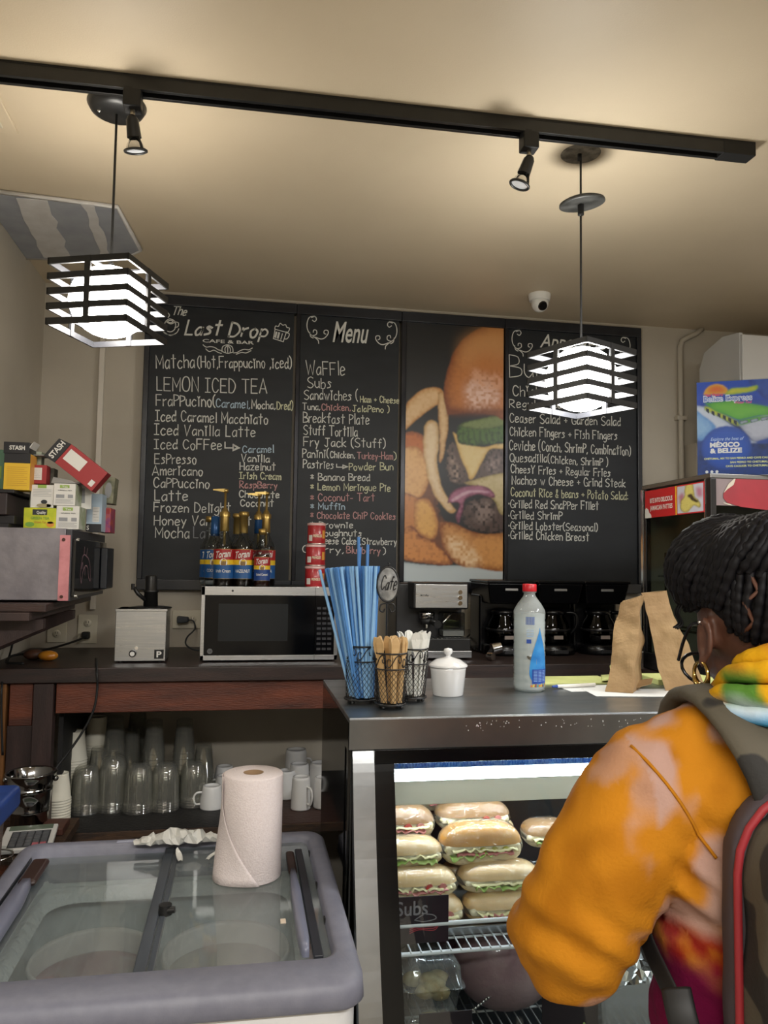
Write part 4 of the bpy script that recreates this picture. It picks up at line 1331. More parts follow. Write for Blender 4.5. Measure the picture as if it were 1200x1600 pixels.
def bottle(px, Y, label, flavour, top, red=True, full=True, s=1.0, amber=False):
    x = atY(px, 900, Y).x
    R = .0375 * s
    H = .215 * s
    c = (x, Y, MT)
    t = thing('syrup_bottle', label, 'syrup bottle', c, group='syrup bottles on the microwave')
    prof = [(0, .003), (R * .9, 0), (R, .006), (R, .138 * s), (R * .93, .155 * s), (R * .55, .182 * s), (R * .42, .20 * s), (R * .38, .235 * s), (R * .36, .262 * s)]
    MB().lathe(prof, c, 28).obj('glass_body', cg, t)
    if full:
        hl = .150 * s
        MB().lathe([(0, .004), (R - .003, .004), (R - .003, .136 * s), (R * .9 - .003, hl), (0, hl)], c, 24).obj('syrup', syr2 if amber else syr, t)
    else:
        MB().lathe([(0, .004), (R - .003, .004), (R - .003, .02), (0, .02)], c, 24).obj('syrup', mat('syrup_clear', '#8f9396', .1), t)
    z = MT
    R2 = R + .0006
    A = 1.35
    for (z0, z1, mm) in ((.030, .080, lb2 if s < .9 else lb), (.080, .098, ly), (.098, .136, lr if red else lb)):
        m = MB()
        cyl_patch(m, c, R2, -A, A, z + z0 * s, z + z1 * s, 14)
        m.obj('label_band', mm, t)
    m = MB()
    cyl_patch(m, c, R2 + .0002, -A, A, z + .136 * s, z + .1375 * s, 14)
    cyl_patch(m, c, R2 + .0002, -A, A, z + .0285 * s, z + .030 * s, 14)
    m.obj('label_trim', gold, t)
    m = MB()
    f = bend_M(c, R2 + .0003, z + .103 * s)
    text_mb(m, 'Torani', Matrix.Identity(4), .060 * s, .026 * s, .02, .3, 0.0003, bend=lambda p: f(Vector((p.x - .030 * s, p.y + p.x * .13, p.z))))
    m.obj('label_script', white, t)
    m = MB()
    f2 = bend_M(c, R2 + .0003, z + .052 * s)
    wd = min(.056, .0075 * len(flavour)) * s
    text_mb(m, flavour, Matrix.Identity(4), wd, .012 * s, .01, 0, 0.0003, bend=lambda p: f2(Vector((p.x - wd / 2, p.y, p.z))))
    m.obj('label_flavour', white, t)
    m = MB()
    f3 = bend_M(c, R2 + .0004, z + .088 * s)
    pts = [f3(Vector((.014 * s * math.cos(q * PI / 8), max(-.010, .015 * math.sin(q * PI / 8)) * s, 0))) for q in range(16)]
    m.add(pts, [tuple(range(16))])
    m.obj('label_arch', white, t)
    m = MB()
    for q in (-.006, .0, .006):
        m.add([f3(Vector((q * s + a * s, b * s, .0003))) for a, b in ((-.003, -.010), (.003, -.010), (.0035, .004), (-.002, .006))], [(0, 1, 2, 3)])
    m.obj('label_picture', mat('picture_brown', '#7d5f33', .5), t)
    zt = MT + .262 * s
    if top == 'cap':
        MB().lathe([(R * .40, -.065), (R * .43, -.062), (R * .40, -.004), (R * .5, -.002), (R * .5, .014), (0, .016)], (x, Y, zt), 20).obj('cap', gold, t)
    elif top == 'smallcap':
        MB().lathe([(R * .45, -.018), (R * .52, -.018), (R * .52, .004), (0, .006)], (x, Y, zt), 20).obj('cap', gold, t)
    elif top == 'bluecap':
        MB().lathe([(R * .40, -.075), (R * .45, -.072), (R * .42, .0), (0, .002)], (x, Y, zt), 20).obj('cap', mat('cap_blue', '#1d4a7c', .3, .3), t)
    elif top in ('pump', 'pumpblue'):
        nk = gold if top == 'pump' else mat('cap_blue')
        MB().lathe([(R * .40, -.06), (R * .44, -.058), (R * .40, -.004)], (x, Y, zt), 20).obj('neck_foil', nk, t)
        p = MB().lathe([(R * .5, -.006), (R * .5, .010), (R * .36, .014), (R * .22, .026), (.0045, .028), (.0045, .088), (0, .088)], (x, Y, zt), 20).obj('pump', gold, t)
        MB().lathe([(.0055, -.06), (.0055, -.105), (.0035, -.106), (.0035, -.16)], (x, Y, zt), 10).obj('dip_tube', gold, p)
        m = MB()
        m.hexa([(x - .045, Y - .02, zt + .090), (x - .002, Y - .008, zt + .085), (x - .002, Y + .008, zt + .085), (x - .045, Y - .008, zt + .090),
                (x - .045, Y - .02, zt + .094), (x - .002, Y - .008, zt + .098), (x - .002, Y + .008, zt + .098), (x - .045, Y - .008, zt + .094)])
        m.lathe([(0, .083), (.010, .084), (.011, .096), (0, .098)], (x, Y, zt), 14)
        m.obj('spout', gold, p)
    return t


bottle(349, 2.96, 'Irish Cream syrup bottle with a tall gold pump, on the microwave', 'Irish Cream', 'pump')
bottle(379, 2.965, 'Hazelnut syrup bottle with a gold cap, between the two pump bottles', 'HAZELNUT', 'cap')
bottle(334, 3.06, 'blue-labelled Coconut syrup bottle with a blue cap behind the Irish Cream one', 'COCONUT', 'bluecap', red=False, full=False)
bottle(409, 2.945, 'small short syrup bottle in front at the right of the bottles', 'Salted Caramel', 'smallcap', s=.80, amber=True)
bottle(414, 3.03, 'syrup bottle with gold pump behind the small short bottle, furthest right', 'VANILLA', 'pump')
bottle(402, 3.10, 'rear syrup bottle with a pump over a blue neck, behind the small one', 'CARAMEL', 'pumpblue', full=False)
bottle(369, 3.09, 'syrup bottle whose gold cap shows behind the Hazelnut bottle', 'MOCHA', 'cap', full=False)
bottle(327, 3.14, 'clear bottle with a white neck label, rearmost at left', 'ALMOND', 'smallcap', red=False, full=False)

# chip cans (mascot left out)
for i in range(3):
    z = MT + i * .0802
    x = atY(492, 900, 2.95).x + (0, .0008, .003)[i]
    R = .0365 if i < 2 else .0335
    t = thing('chip_can', ('bottom red chip can of the three stacked on the microwave', 'middle red chip can of the three stacked on the microwave', 'top red chip can of the stack, slightly narrower')[i], 'chip can', (x, 2.95, z), group='red chip cans stacked on the microwave')
    cr = mat('can_red', '#9e1c24', .35, coat=.2)
    R2 = R + .0004
    MB().lathe([(0, .001), (R - .001, .001), (R, .004), (R, .072), (R - .001, .073), (0, .073)], (x, 2.95, z), 28).obj('tube', cr, t)
    MB().lathe([(R + .0005, .000), (R + .001, .003), (R, .004)], (x, 2.95, z), 28).obj('rim', mat('rim_metal', '#b9a9a4', .3, .8), t)
    MB().lathe([(R + .0012, .070), (R + .0016, .078), (R - .004, .080), (R - .006, .076), (0, .076)], (x, 2.95, z), 28).obj('lid', mat('lid_plastic', '#c7a3a0', .3), t)
    for nm, mm, a0, a1, z0, z1 in (('print_panel', white, -1.05, -.55, .012, .034), ('crisp_picture', mat('crisp_yellow', '#c98f3c', .5), .62, 1.05, .022, .052)):
        m = MB()
        cyl_patch(m, (x, 2.95), R2, a0, a1, z + z0, z + z1, 5)
        m.obj(nm, mm, t)
    m = MB()
    f = bend_M((x, 2.95), R2 + .0002, z + .026)
    text_mb(m, 'PRINGLES', Matrix.Identity(4), .034, .010, .02, .1, 0.0002, bend=lambda p: f(Vector((p.x - .016, p.y, p.z))))
    m.obj('print_lettering', mat('can_cream', '#d9cfae', .5), t)

# ================================================================ espresso machine
ex0, ex1, ey = 0.655, 0.857, 2.95
t = thing('espresso_machine', 'espresso machine with a brushed steel head and three round buttons', 'coffee machine', (.75, 3.05, CT))
MB().box((ex0 - .06, ey + .09, CT), (ex1 + .004, ey + .30, CT + .285)).obj('casing', mat('casing_black'), t, bevel=.006)
h_ = MB().box((ex0 - .012, ey, CT + .188), (ex1 + .006, ey + .12, CT + .290)).obj('head', mat('casing_black'), t, bevel=.008)
MB().box((ex0 - .004, ey - .004, CT + .192), (ex1, ey + .004, CT + .284)).obj('front_plate', steel, h_, bevel=.003)
for z in (.212, .233, .254):
    MB().cyl((ex1 - .030, ey - .004, CT + z), (ex1 - .030, ey - .008, CT + z), .0085, n=16).obj('button', chrome, h_)
m = MB()
text_mb(m, 'Mr.Coffee', frame_of((ex0 + .016, ey - .0046, CT + .238), *FRONT), .032, .008, .01)
m.obj('name_lettering', ink, h_)
MB().lathe([(0, 0), (.03, 0), (.031, .02), (.028, .026), (0, .026)], (ex0 + .055, ey + .055, CT + .150), 20).obj('group_head', chrome, t)
pf = MB().lathe([(0, 0), (.026, 0), (.028, .022), (0, .022)], (ex0 + .055, ey + .055, CT + .128), 20).obj('portafilter', blkm, t)
MB().cyl((ex0 + .07, ey + .04, CT + .139), (ex0 + .075, ey - .045, CT + .134), .011, .015, n=14).obj('portafilter_handle', blk, pf)
MB().cyl((ex0 + .055, ey + .055, CT + .128), (ex0 + .055, ey + .055, CT + .112), .006, n=8).obj('spout', chrome, pf)
MB().tube(catmull([(ex0 + .15, ey + .05, CT + .172), (ex0 + .135, ey + .0, CT + .168), (ex0 + .112, ey - .02, CT + .150), (ex0 + .10, ey - .02, CT + .138)], 5), .0035, 8).obj('steam_wand', chrome, t)
MB().box((ex1 - .092, ey + .02, CT + .083), (ex1 - .002, ey + .09, CT + .175)).obj('milk_tank', glassmat('tank_glass', '#cfd2d4', .25, 1.5), t, bevel=.006)
MB().box((ex1 - .088, ey + .025, CT + .084), (ex1 - .006, ey + .086, CT + .104)).obj('milk', mat('milk', '#cfccc2', .4), t)
MB().box((ex0 + .03, ey - .03, CT + .034), (ex1 + .006, ey + .10, CT + .08)).obj('drip_tray', blk, t, bevel=.004)
MB().box((ex0 - .05, ey - .035, CT + .006), (ex1 + .01, ey + .10, CT + .034)).obj('base', steel, t, bevel=.003)
for k in range(9):
    MB().box((ex0 + .04 + k * .018, ey - .025, CT + .0800), (ex0 + .046 + k * .018, ey + .09, CT + .082)).obj('drip_grill', chrome, t)

# three drip coffee makers
car = glassmat('carafe_glass', '#3c3c3a', .35, .7)


def coffee_maker(x, label, full):
    y = 3.02
    t = thing('coffee_maker', label, 'coffee maker', (x, y + .1, CT), group='black drip coffee makers')
    w_ = .098
    b = mat('maker_black', '#08080a', .25, spec=.35)
    MB().box((x - w_, y + .12, CT), (x + w_, y + .26, CT + .24)).obj('rear_column', b, t, bevel=.01)
    MB().hexa([(x - w_ * .85, y + .02, CT + .205), (x + w_ * .85, y + .02, CT + .205), (x + w_ * .9, y + .26, CT + .205), (x - w_ * .9, y + .26, CT + .205),
               (x - w_, y, CT + .290), (x + w_, y, CT + .290), (x + w_, y + .26, CT + .290), (x - w_, y + .26, CT + .290)]).obj('filter_housing', b, t, bevel=.008)
    MB().box((x - w_ - .003, y - .003, CT + .2885), (x + w_ + .003, y + .262, CT + .300)).obj('lid', b, t, bevel=.004)
    MB().box((x - .027, y - .0065 + .008, CT + .258), (x + .027, y + .012, CT + .268)).obj('name_plate', mat('plate_silver', '#a9a9a9', .3, .6), t, bevel=.002)
    MB().lathe([(0, 0), (.086, 0), (.09, .006), (.088, .036), (.078, .042), (0, .042)], (x, y + .085, CT), 32).obj('warming_base', b, t)
    MB().box((x - .03, y - .0055, CT + .008), (x + .03, y + .01, CT + .022)).obj('switch_plate', mat('plate_dark', '#2c2c2e', .3), t, bevel=.002)
    c = (x - .005, y + .08, CT + .043)
    g = MB().lathe([(0, 0), (.062, 0), (.070, .012), (.072, .05), (.064, .085), (.05, .108), (.048, .122)], c, 28).obj('carafe', car, t)
    if full:
        MB().lathe([(0, .002), (.060, .002), (.068, .012), (.0695, .035), (0, .035)], c, 24).obj('coffee', mat('coffee', '#1a0d07', .1), g)
    MB().lathe([(.05, .118), (.054, .122), (.052, .134), (.03, .14), (0, .142)], c, 24).obj('carafe_lid', b, g)
    MB().lathe([(.0725, .052), (.0735, .052), (.0735, .062), (.0725, .062)], c, 28).obj('band', mat('band_dark', '#3a3a3c', .2, .8), g)
    MB().tube(catmull([(c[0] + .05, c[1] - .02, c[2] + .126), (c[0] + .088, c[1] - .03, c[2] + .12), (c[0] + .092, c[1] - .03, c[2] + .07), (c[0] + .07, c[1] - .015, c[2] + .04)], 5), .008, 8).obj('handle', b, g)
    MB().box((c[0] - .022, c[1] - .0755, c[2] + .022), (c[0] + .016, c[1] - .07, c[2] + .036)).obj('sticker', mat('sticker', '#8a7f78', .4), g)
    return t


coffee_maker(1.062, 'leftmost of the three black drip coffee makers, half hidden by the water bottle', True)
coffee_maker(1.27, 'middle of the three black drip coffee makers, right of the water bottle', False)
coffee_maker(1.472, 'rightmost of the three black drip coffee makers, behind the paper bags', False)
t = thing('portafilter_basket', 'small chrome portafilter with basket lying right of the espresso machine', 'portafilter', (.94, 2.93, CT))
MB().cyl((.95, 2.93, CT + .038), (.985, 2.93, CT + .046), .024, .022, n=20).obj('basket', chrome, t)
MB().cyl((.925, 2.90, CT + .016), (.94, 2.88, CT + .016), .013, .015, n=16).obj('handle_end', chrome, t)
MB().cyl((.95, 2.93, CT + .036), (.925, 2.90, CT + .018), .008, n=10).obj('handle', blkm, t)
t = thing('power_cord', 'black adapters and cords plugged in between espresso machine and coffee makers', 'power cord', (1.0, 3.36, 1.2))
MB().box((1.02, WALL_Y - .06, 1.205), (1.06, WALL_Y - .0105, 1.265)).obj('plug', blkm, t, bevel=.004)
MB().tube(catmull([(1.03, 3.36, 1.21), (1.0, 3.33, 1.19), (.99, 3.3, 1.15), (1.0, 3.25, 1.12), (.96, 3.2, 1.10)], 5), .004, 6).obj('cord', blkm, t)
MB().tube(catmull([(1.045, 3.36, 1.205), (1.02, 3.34, 1.17), (.96, 3.3, 1.14), (.93, 3.24, 1.10)], 5), .004, 6).obj('cord', blkm, t)

# ================================================================ LOWER SHELF
paperc = mat('paper_cup', '#d8d4c4', .6)
pet = glassmat('clear_plastic', '#f6f6f2', .02, 2.6, rough=.05, white=.055, wcol='#e4e4e0')
SZ = SH + .0032


def cup_stack(name, label, group, cx, cy, n, step, prof, material, rnd=1, tops=None):
    """inverted nested cups; each cup is a thing of its own, the labels tell the topmost from those under it"""
    protos = None
    for i in range(n):
        z = SZ + i * step
        if protos is None:
            o = MB().lathe(prof, (0, 0, 0), 26).obj(name, material)
            protos = o
        else:
            o = protos.copy()
            COL.objects.link(o)
        o.location = (cx + random.uniform(-.0006, .0006), cy, z)
        w = 'topmost' if i == n - 1 else ('bottom' if i == 0 else 'nested')
        tag(o, f'{w} {label}', 'cup', group)
    return protos


pp = [(.0445, 0), (.0465, .001), (.0465, .004), (.0445, .005), (.034, .098), (.034, .103), (.032, .103), (.032, .098), (0, .097)]
cup_stack('paper_cup', 'inverted white paper cup in the tall front stack at left of the shelf', 'tall front stack of paper cups', -0.585, 3.06, 17, .0098, pp, paperc)
cup_stack('paper_cup', 'inverted white paper cup in the stack standing behind, furthest left', 'rear stack of paper cups', -0.535, 3.22, 19, .0098, pp, paperc)
sp = [(.038, 0), (.040, .001), (.040, .004), (.038, .005), (.029, .083), (.029, .087), (.027, .087), (.027, .083), (0, .082)]
cup_stack('paper_cup', 'small white paper cup in the short stack beside the steel bucket', 'short stack of small paper cups', -0.592, 2.87, 9, .009, sp, paperc)

dome = [(.050, 0), (.052, .002), (.052, .006)] + [(.0495, .008), (.0498, .020), (.0492, .022), (.0494, .040), (.0488, .042), (.0485, .07),  (.046, .105), (.038, .128), (.026, .139), (.016, .141)]
names = ('first clear stack from the left', 'second clear stack from the left, tall with rounded shoulders', 'third clear stack from the left', 'fourth clear stack from the left', 'fifth clear stack, next to the white mugs')
for k, (x, y, hs) in enumerate(((-0.52, 2.95, 1.0), (-0.432, 2.96, 1.2), (-0.34, 2.935, 1.03), (-0.252, 2.95, 1.0), (-0.155, 2.99, .95))):
    cup_stack('plastic_cup', f'rounded clear plastic cup, {names[k]}', f'rounded clear cups, {names[k]}', x, y, 4, .0085, [(r, z * hs) for r, z in dome], pet)
tall = [(.047, 0), (.049, .001), (.049, .004), (.047, .006), (.033, .120), (.031, .122), (0, .122)]
for k, (px, y, n, st) in enumerate(((178, 3.12, 13, .0175), (204, 3.20, 9, .014), (213, 3.30, 13, .0175), (240, 3.10, 13, .0165), (287, 3.10, 12, .0165), (318, 3.12, 7, .0145), (155, 3.10, 7, .0145))):
    x = atY(px, 1190, y).x
    nm = ('tall one behind the second rounded stack', 'medium one behind the third rounded stack', 'rear one touching the apron board', 'widest tall one in the middle', 'tall one furthest right', 'short one at the right end beside the mugs', 'short one at the left end')[k]
    cup_stack('plastic_cup', f'straight clear plastic cup, {nm}', f'straight clear cups, {nm}', x, y, min(n, 9), st * min(1.25, n / 9), [(r * .86, z) for r, z in tall], pet)

cer = mat('ceramic_white', '#d9d9d8', .12, coat=.5)


def mug(x, y, a, label, r0=.042, r1=.031, h=.078, z=SZ, group='white mugs on the lower shelf', glass=False):
    t = thing('mug', label, 'mug', (x, y, z), group=group)
    MB().lathe([(r0 - .003, .001), (r0, 0), (r0, .004), (r0 * .98, h * .4), (r1 + .002, h * .92), (r1, h), (r1 - .006, h), (r1 - .008, h - .004), (0, h - .004)], (x, y, z), 28).obj('body', cer, t)
    dx, dy = math.cos(a), math.sin(a)
    pts = [(x + dx * (r0 - .004), y + dy * (r0 - .004), z + h * .2), (x + dx * (r0 + .014), y + dy * (r0 + .014), z + h * .2), (x + dx * (r0 + .022), y + dy * (r0 + .022), z + h * .45),
           (x + dx * (r0 + .014), y + dy * (r0 + .014), z + h * .68), (x + dx * (r1 + .001), y + dy * (r1 + .001), z + h * .72)]
    MB().tube(catmull(pts, 5), .0042, 8).obj('handle', cer, t)
    return t


mug(-0.088, 2.95, PI * 1.03, 'inverted white cup with its handle to the left, left of the paper towel')
mug(-0.045, 3.08, PI * .8, 'inverted white cup just behind the front left one')
mug(-0.05, 3.22, 0, 'rearmost white cup in the row left of the paper towel')
p = atZ(470, 1264, SZ)
mug(p.x, 2.90, -.9, 'tall white mug right of the paper towel, handle facing front', .036, .030, .112)
mug(p.x - .045, 3.04, PI, 'white mug with round handle just right of the paper towel', .038, .032, .10)
mug(p.x + .005, 3.06, 0, 'white mug directly behind the tall one at right', .04, .034, .118)
mug(p.x + .004, 3.24, 0, 'rearmost large inverted white mug at right', .045, .040, .13)
mug(p.x + .082, 3.06, -1.2, 'tall white mug at right, half behind the smoked side panel', .042, .036, .12)
mug(p.x + .085, 2.91, -1.7, 'white mug seen dimly through the smoked side panel, front', .04, .035, .105)
mug(p.x + .16, 2.97, 0, 'white mug seen dimly through the smoked panel, furthest right', .044, .040, .105)

# steel bucket
bx, by = atY(47, 1250, 2.655).x, 2.655
BZ = .6155
t = thing('steel_bucket', 'polished steel ice bucket with ribs and a small side knob, at left edge', 'bucket', (bx, by, BZ))
pol = mat('polished_steel', '#8f8f90', .1, 1.0)
MB().lathe([(0, .002), (.048, .002), (.050, 0), (.052, .004), (.055, .05), (.0575, .052), (.0575, .062), (.056, .064), (.062, .115), (.065, .117), (.065, .126), (.063, .128), (.070, .165), (.075, .168), (.076, .172), (.073, .173), (.069, .168), (.060, .118), (.050, .008), (0, .006)], (bx, by, BZ), 40).obj('body', pol, t)
for s in (-1, 1):
    MB().ball((bx + s * .073, by, BZ + .15), .009).cyl((bx + s * .066, by, BZ + .15), (bx + s * .072, by, BZ + .15), .005).obj('handle', pol, t)
o = MB().box((-0.585, 2.57, BZ), (-0.515, 2.67, BZ + .022)).obj('wood_block', mat('block_brown', '#4a2a20', .5), bevel=.003)
tag(single(o, (-0.55, 2.62, BZ)), 'reddish-brown wooden block beside the steel bucket', 'block')

# side table left of the freezer carrying calculator, jar and tub
t = thing('side_table', 'low wooden side table between the freezer and the left wall', 'table', (-0.65, 2.05, 0))
MB().box((LEFT_X + .01, 1.45, .57), (-0.485, 2.36, .60)).obj('tabletop', mat('shelf_plywood'), t, bevel=.003)
for x in (LEFT_X + .03, -0.51):
    for y in (1.49, 2.32):
        MB().box((x, y - .02, 0), (x + .03, y + .02, .57)).obj('leg', postwood, t)

# calculator
cpt = atZ(60, 1300, .56)
t = thing('calculator', 'white desk calculator with dark grey keys and two pink keys', 'calculator', (-0.61, 2.46, BZ))
RT = Matrix.Translation((-0.592, 2.475, .6345)) @ Matrix.Rotation(.10, 4, 'Z') @ Matrix.Rotation(.10, 4, 'X')
m = MB()
m.M = RT
m.box((-.072, -.06, -.008), (.072, .10, .006))
m.M = None
b = m.obj('body', mat('calc_white', '#c9c9c6', .4), t, bevel=.004)
m = MB()
m.M = RT
m.box((-.048, -.05, .0055), (.058, .055, .0068))
m.M = None
m.obj('key_bed', mat('key_bed', '#2b2c2e', .5), t)
kd = mat('key_dark', '#55575a', .45)
kp = mat('key_pink', '#b0606a', .45)
for r in range(5):
    for q in range(5):
        m = MB()
        m.M = RT
        x, y = -.045 + q * .0205, -.047 + r * .020
        m.box((x, y, .0065), (x + .0175, y + .0165, .010), .9)
        m.M = None
        m.obj('key', kp if (r == 0 and q >= 3) else kd, t)
m = MB()
m.M = RT
m.box((-.06, .065, .006), (.06, .092, .0085))
m.M = None
m.obj('display', mat('lcd', '#5f6a5c', .2), t)

# jar with brown contents
jx, jy = -0.575, 2.10
t = thing('glass_jar', 'clear jar of dark brown sauce beside the freezer corner', 'jar', (jx, jy, .60))
MB().lathe([(0, .002), (.04, 0), (.045, .008), (.045, .10), (.038, .118), (.038, .135), (.040, .137)], (jx, jy, .60), 28).obj('glass', cg, t)
MB().lathe([(0, .004), (.042, .004), (.042, .09), (0, .09)], (jx, jy, .60), 24).obj('sauce', mat('sauce', '#4a2413', .3), t)
MB().tube([(jx + .0405 * math.cos(q * PI / 10), jy + .0405 * math.sin(q * PI / 10), .60 + .128) for q in range(20)], .002, 5, closed=True).obj('wire_bail', chrome, t)
# tub with blue lid at the left edge
t = thing('storage_tub', 'clear plastic tub with a thick blue lid at the left edge', 'tub', (-0.66, 1.80, .60))
m = MB()
m.M = Matrix.Translation((-0.625, 1.85, 0))
m.box((-.19, -.20, .601), (.110, .060, .890), 1.06)
m.M = None
m.obj('tub_body', glassmat('cloudy_plastic', '#d8d0cc', .1, 1.0, white=.35, wcol='#9a8a84'), t, bevel=.012)
m = MB().box((-0.835, 1.60, .891), (-0.478, 1.93, .943))
m.obj('lid', mat('lid_blue', '#1d3a78', .4, col2='#162d60', scale=10), t, bevel=.012)
MB().box((-0.80, 1.66, .61), (-0.585, 1.93, .80)).obj('contents', mat('tub_contents', '#8a6a62', .7, col2='#a89890', scale=20), t, bevel=.02)
t = thing('napkin_stack', 'pale yellow packet with a white edge on top of the blue lidded tub', 'packet', (-0.68, 1.84, .926))
m = MB()
m.M = Matrix.Translation((-.600, 1.80, .9440)) @ Matrix.Rotation(.35, 4, 'Z')
m.box((-.12, -.08, 0), (.055, .09, .032))
m.M = None
m.obj('tray', mat('tray_grey', '#8f9490', .4), t, bevel=.004)
m = MB()
m.M = Matrix.Translation((-.600, 1.80, .9760)) @ Matrix.Rotation(.35, 4, 'Z')
m.box((-.12, -.075, 0), (.045, .085, .045))
m.M = None
m.obj('packet', mat('packet_yellow', '#c9c48a', .6, col2='#b5b07a', scale=25), t, bevel=.006)

# ================================================================ CHEST FREEZER
fx0, fx1, fy0, fy1, FZ = -0.475, 0.205, 1.262, 1.965, .80
t = thing('chest_freezer', 'chest freezer with grey plastic rim and sliding glass lids', 'freezer', ((fx0 + fx1) / 2, (fy0 + fy1) / 2, 0))
rim = mat('rim_plastic', '#72737f', .5, col2='#6a6b78', scale=40, bump=.05, bscale=400)
fwhite = mat('freezer_white', '#d8d8d8', .3)
liner = mat('frosty_liner', '#dfe2df', .7, col2='#b0b4b0', scale=9, bump=.6, bscale=25)


def rr(x0, x1, y0, y1, r, n=5):
    out = []
    for cx, cy, a in ((x1 - r, y0 + r, -PI / 2), (x1 - r, y1 - r, 0), (x0 + r, y1 - r, PI / 2), (x0 + r, y0 + r, PI)):
        for i in range(n + 1):
            q = a + i * PI / 2 / n
            out.append((cx + r * math.cos(q), cy + r * math.sin(q)))
    return out


def ring_loft(m, loops, smooth=True, cap=None):
    """loops: list of (outline, z)"""
    n = len(loops[0][0])
    vs = [(u, v, z) for L, z in loops for u, v in L]
    fs = [(j * n + i, j * n + (i + 1) % n, (j + 1) * n + (i + 1) % n, (j + 1) * n + i) for j in range(len(loops) - 1) for i in range(n)]
    if cap:
        fs.append(tuple((len(loops) - 1) * n + i for i in range(n)))
    m.add(vs, fs, smooth)


m = MB()
ring_loft(m, [(rr(fx0, fx1, fy0, fy1, .042), .755), (rr(fx0 - .004, fx1 + .004, fy0 - .006, fy1 + .004, .042), .762), (rr(fx0 - .002, fx1 + .002, fy0 - .003, fy1 + .002, .042), .792),
              (rr(fx0 + .008, fx1 - .008, fy0 + .012, fy1 - .008, .036), FZ), (rr(fx0 + .03, fx1 - .03, fy0 + .075, fy1 - .03, .028), FZ),
              (rr(fx0 + .036, fx1 - .036, fy0 + .082, fy1 - .036, .036), FZ - .006), (rr(fx0 + .04, fx1 - .04, fy0 + .088, fy1 - .04, .034), FZ - .03),
              (rr(fx0 + .06, fx1 - .06, fy0 + .12, fy1 - .09, .03), FZ - .034), (rr(fx0 + .062, fx1 - .062, fy0 + .122, fy1 - .092, .03), FZ - .06)])
m.obj('rim', rim, t)
m = MB()
ring_loft(m, [(rr(fx0 + .008, fx1 - .008, fy0 + .012, fy1 - .008, .05), .05), (rr(fx0 + .008, fx1 - .008, fy0 + .012, fy1 - .008, .05), .756)])
m.obj('body', fwhite, t)
MB().box((fx0 + .03, fy0 + .04, 0), (fx1 - .03, fy1 - .03, .06)).obj('plinth', blkm, t)
m = MB()
ring_loft(m, [(rr(fx0 + .055, fx1 - .055, fy0 + .10, fy1 - .085, .05), FZ - .05), (rr(fx0 + .075, fx1 - .075, fy0 + .12, fy1 - .11, .06), .62), (rr(fx0 + .09, fx1 - .09, fy0 + .13, fy1 - .12, .06), .36)], cap=True)
m.obj('liner', liner, t)
m = MB()
ring_loft(m, [(rr(fx0 + .09, fx1 - .09, fy0 + .14, fy1 - .14, .06), .715), (rr(fx0 + .075, fx1 - .075, fy0 + .12, fy1 - .115, .06), .735), (rr(fx0 + .056, fx1 - .056, fy0 + .10, fy1 - .09, .05), .73)])
m.obj('frost_ledge', mat('frost', '#d6d8d6', .9, bump=1.0, bscale=60), t)
fg = glassmat('freezer_glass', '#e6eaea', .04, 1.0, rough=.04, white=.10, wcol='#c9cfcf')  # white share puts milky brightness into the lids over the dim interior
ml = atZ(247, 1420, FZ - .012).x
MB().box((fx0 + .05, fy0 + .09, FZ - .026), (ml + .012, fy1 - .045, FZ - .021)).obj('glass_lid', fg, t)
MB().box((ml - .012, fy0 + .09, FZ - .018), (fx1 - .04, fy1 - .045, FZ - .013)).obj('glass_lid', fg, t)
dr = mat('rail_dark', '#33383e', .35, col2='#454b52', scale=30, stretch=(1, .1, 1))
MB().box((ml - .016, fy0 + .09, FZ - .020), (ml + .004, fy1 - .045, FZ - .010)).box((ml + .006, fy0 + .09, FZ - .026), (ml + .016, fy1 - .045, FZ - .012)).obj('lid_rail', dr, t, bevel=.002)
p = atZ(258, 1425, FZ - .01)
MB().cyl((p.x, p.y, FZ - .014), (p.x, p.y, FZ + .004), .013, .012, n=18).cyl((p.x + .004, p.y - .006, FZ - .005), (p.x + .018, p.y - .008, FZ - .003), .006).obj('lid_lock', blk, t)
# handles of the two lids
hb = mat('handle_lavender', '#6c6f80', .35)
brn = mat('recess_brown', '#33231f', .4)


def lid_handle(x, y0, y1, w_):
    m = MB()
    n = 14
    L, R_ = [], []
    for i in range(n + 1):
        y = y0 + (y1 - y0) * i / n
        q = math.sin(PI * min(1, max(0, i / n)) ** .8)
        ww = w_ * (.55 + .45 * min(1, q * 1.6))
        L.append((x - ww, y))
        R_.append((x + ww, y))
    ring = L + R_[::-1]
    ring2 = [(x + (u - x) * .72, v) for u, v in ring]
    ring_loft(m, [(ring, FZ - .013), (ring, FZ - .004), (ring2, FZ + .004)], cap=True)
    return m.obj('lid_handle', hb, t)


lid_handle(0.121, 1.37, 1.72, .010)
MB().box((0.112, 1.72, FZ - .013), (0.131, 1.84, FZ - .002)).obj('handle_recess', brn, t, bevel=.008)
MB().box((0.134, 1.36, FZ - .013), (0.150, 1.86, FZ - .006)).obj('side_track', mat('track_dark', '#23252b', .4), t, bevel=.002)
lid_handle(-0.415, 1.38, 1.74, .018)
MB().box((-0.432, 1.735, FZ - .013), (-0.396, 1.86, FZ + .002)).obj('handle_recess', brn, t, bevel=.014)
MB().box((-0.455, 1.36, FZ - .013), (-0.438, 1.88, FZ - .004)).obj('side_track', mat('track_dark'), t, bevel=.002)
MB().box((0.085, 1.50, FZ - .0125), (0.095, 1.515, FZ - .010)).obj('lid_sticker', mat('sticker_cream', '#c9b8a4', .5), t)
for y in (1.50, 1.66, 1.84):
    MB().box((fx1 - .040, y, FZ - .020), (fx1 - .0375, y + .012, FZ - .008)).obj('rim_slot', blkm, t)
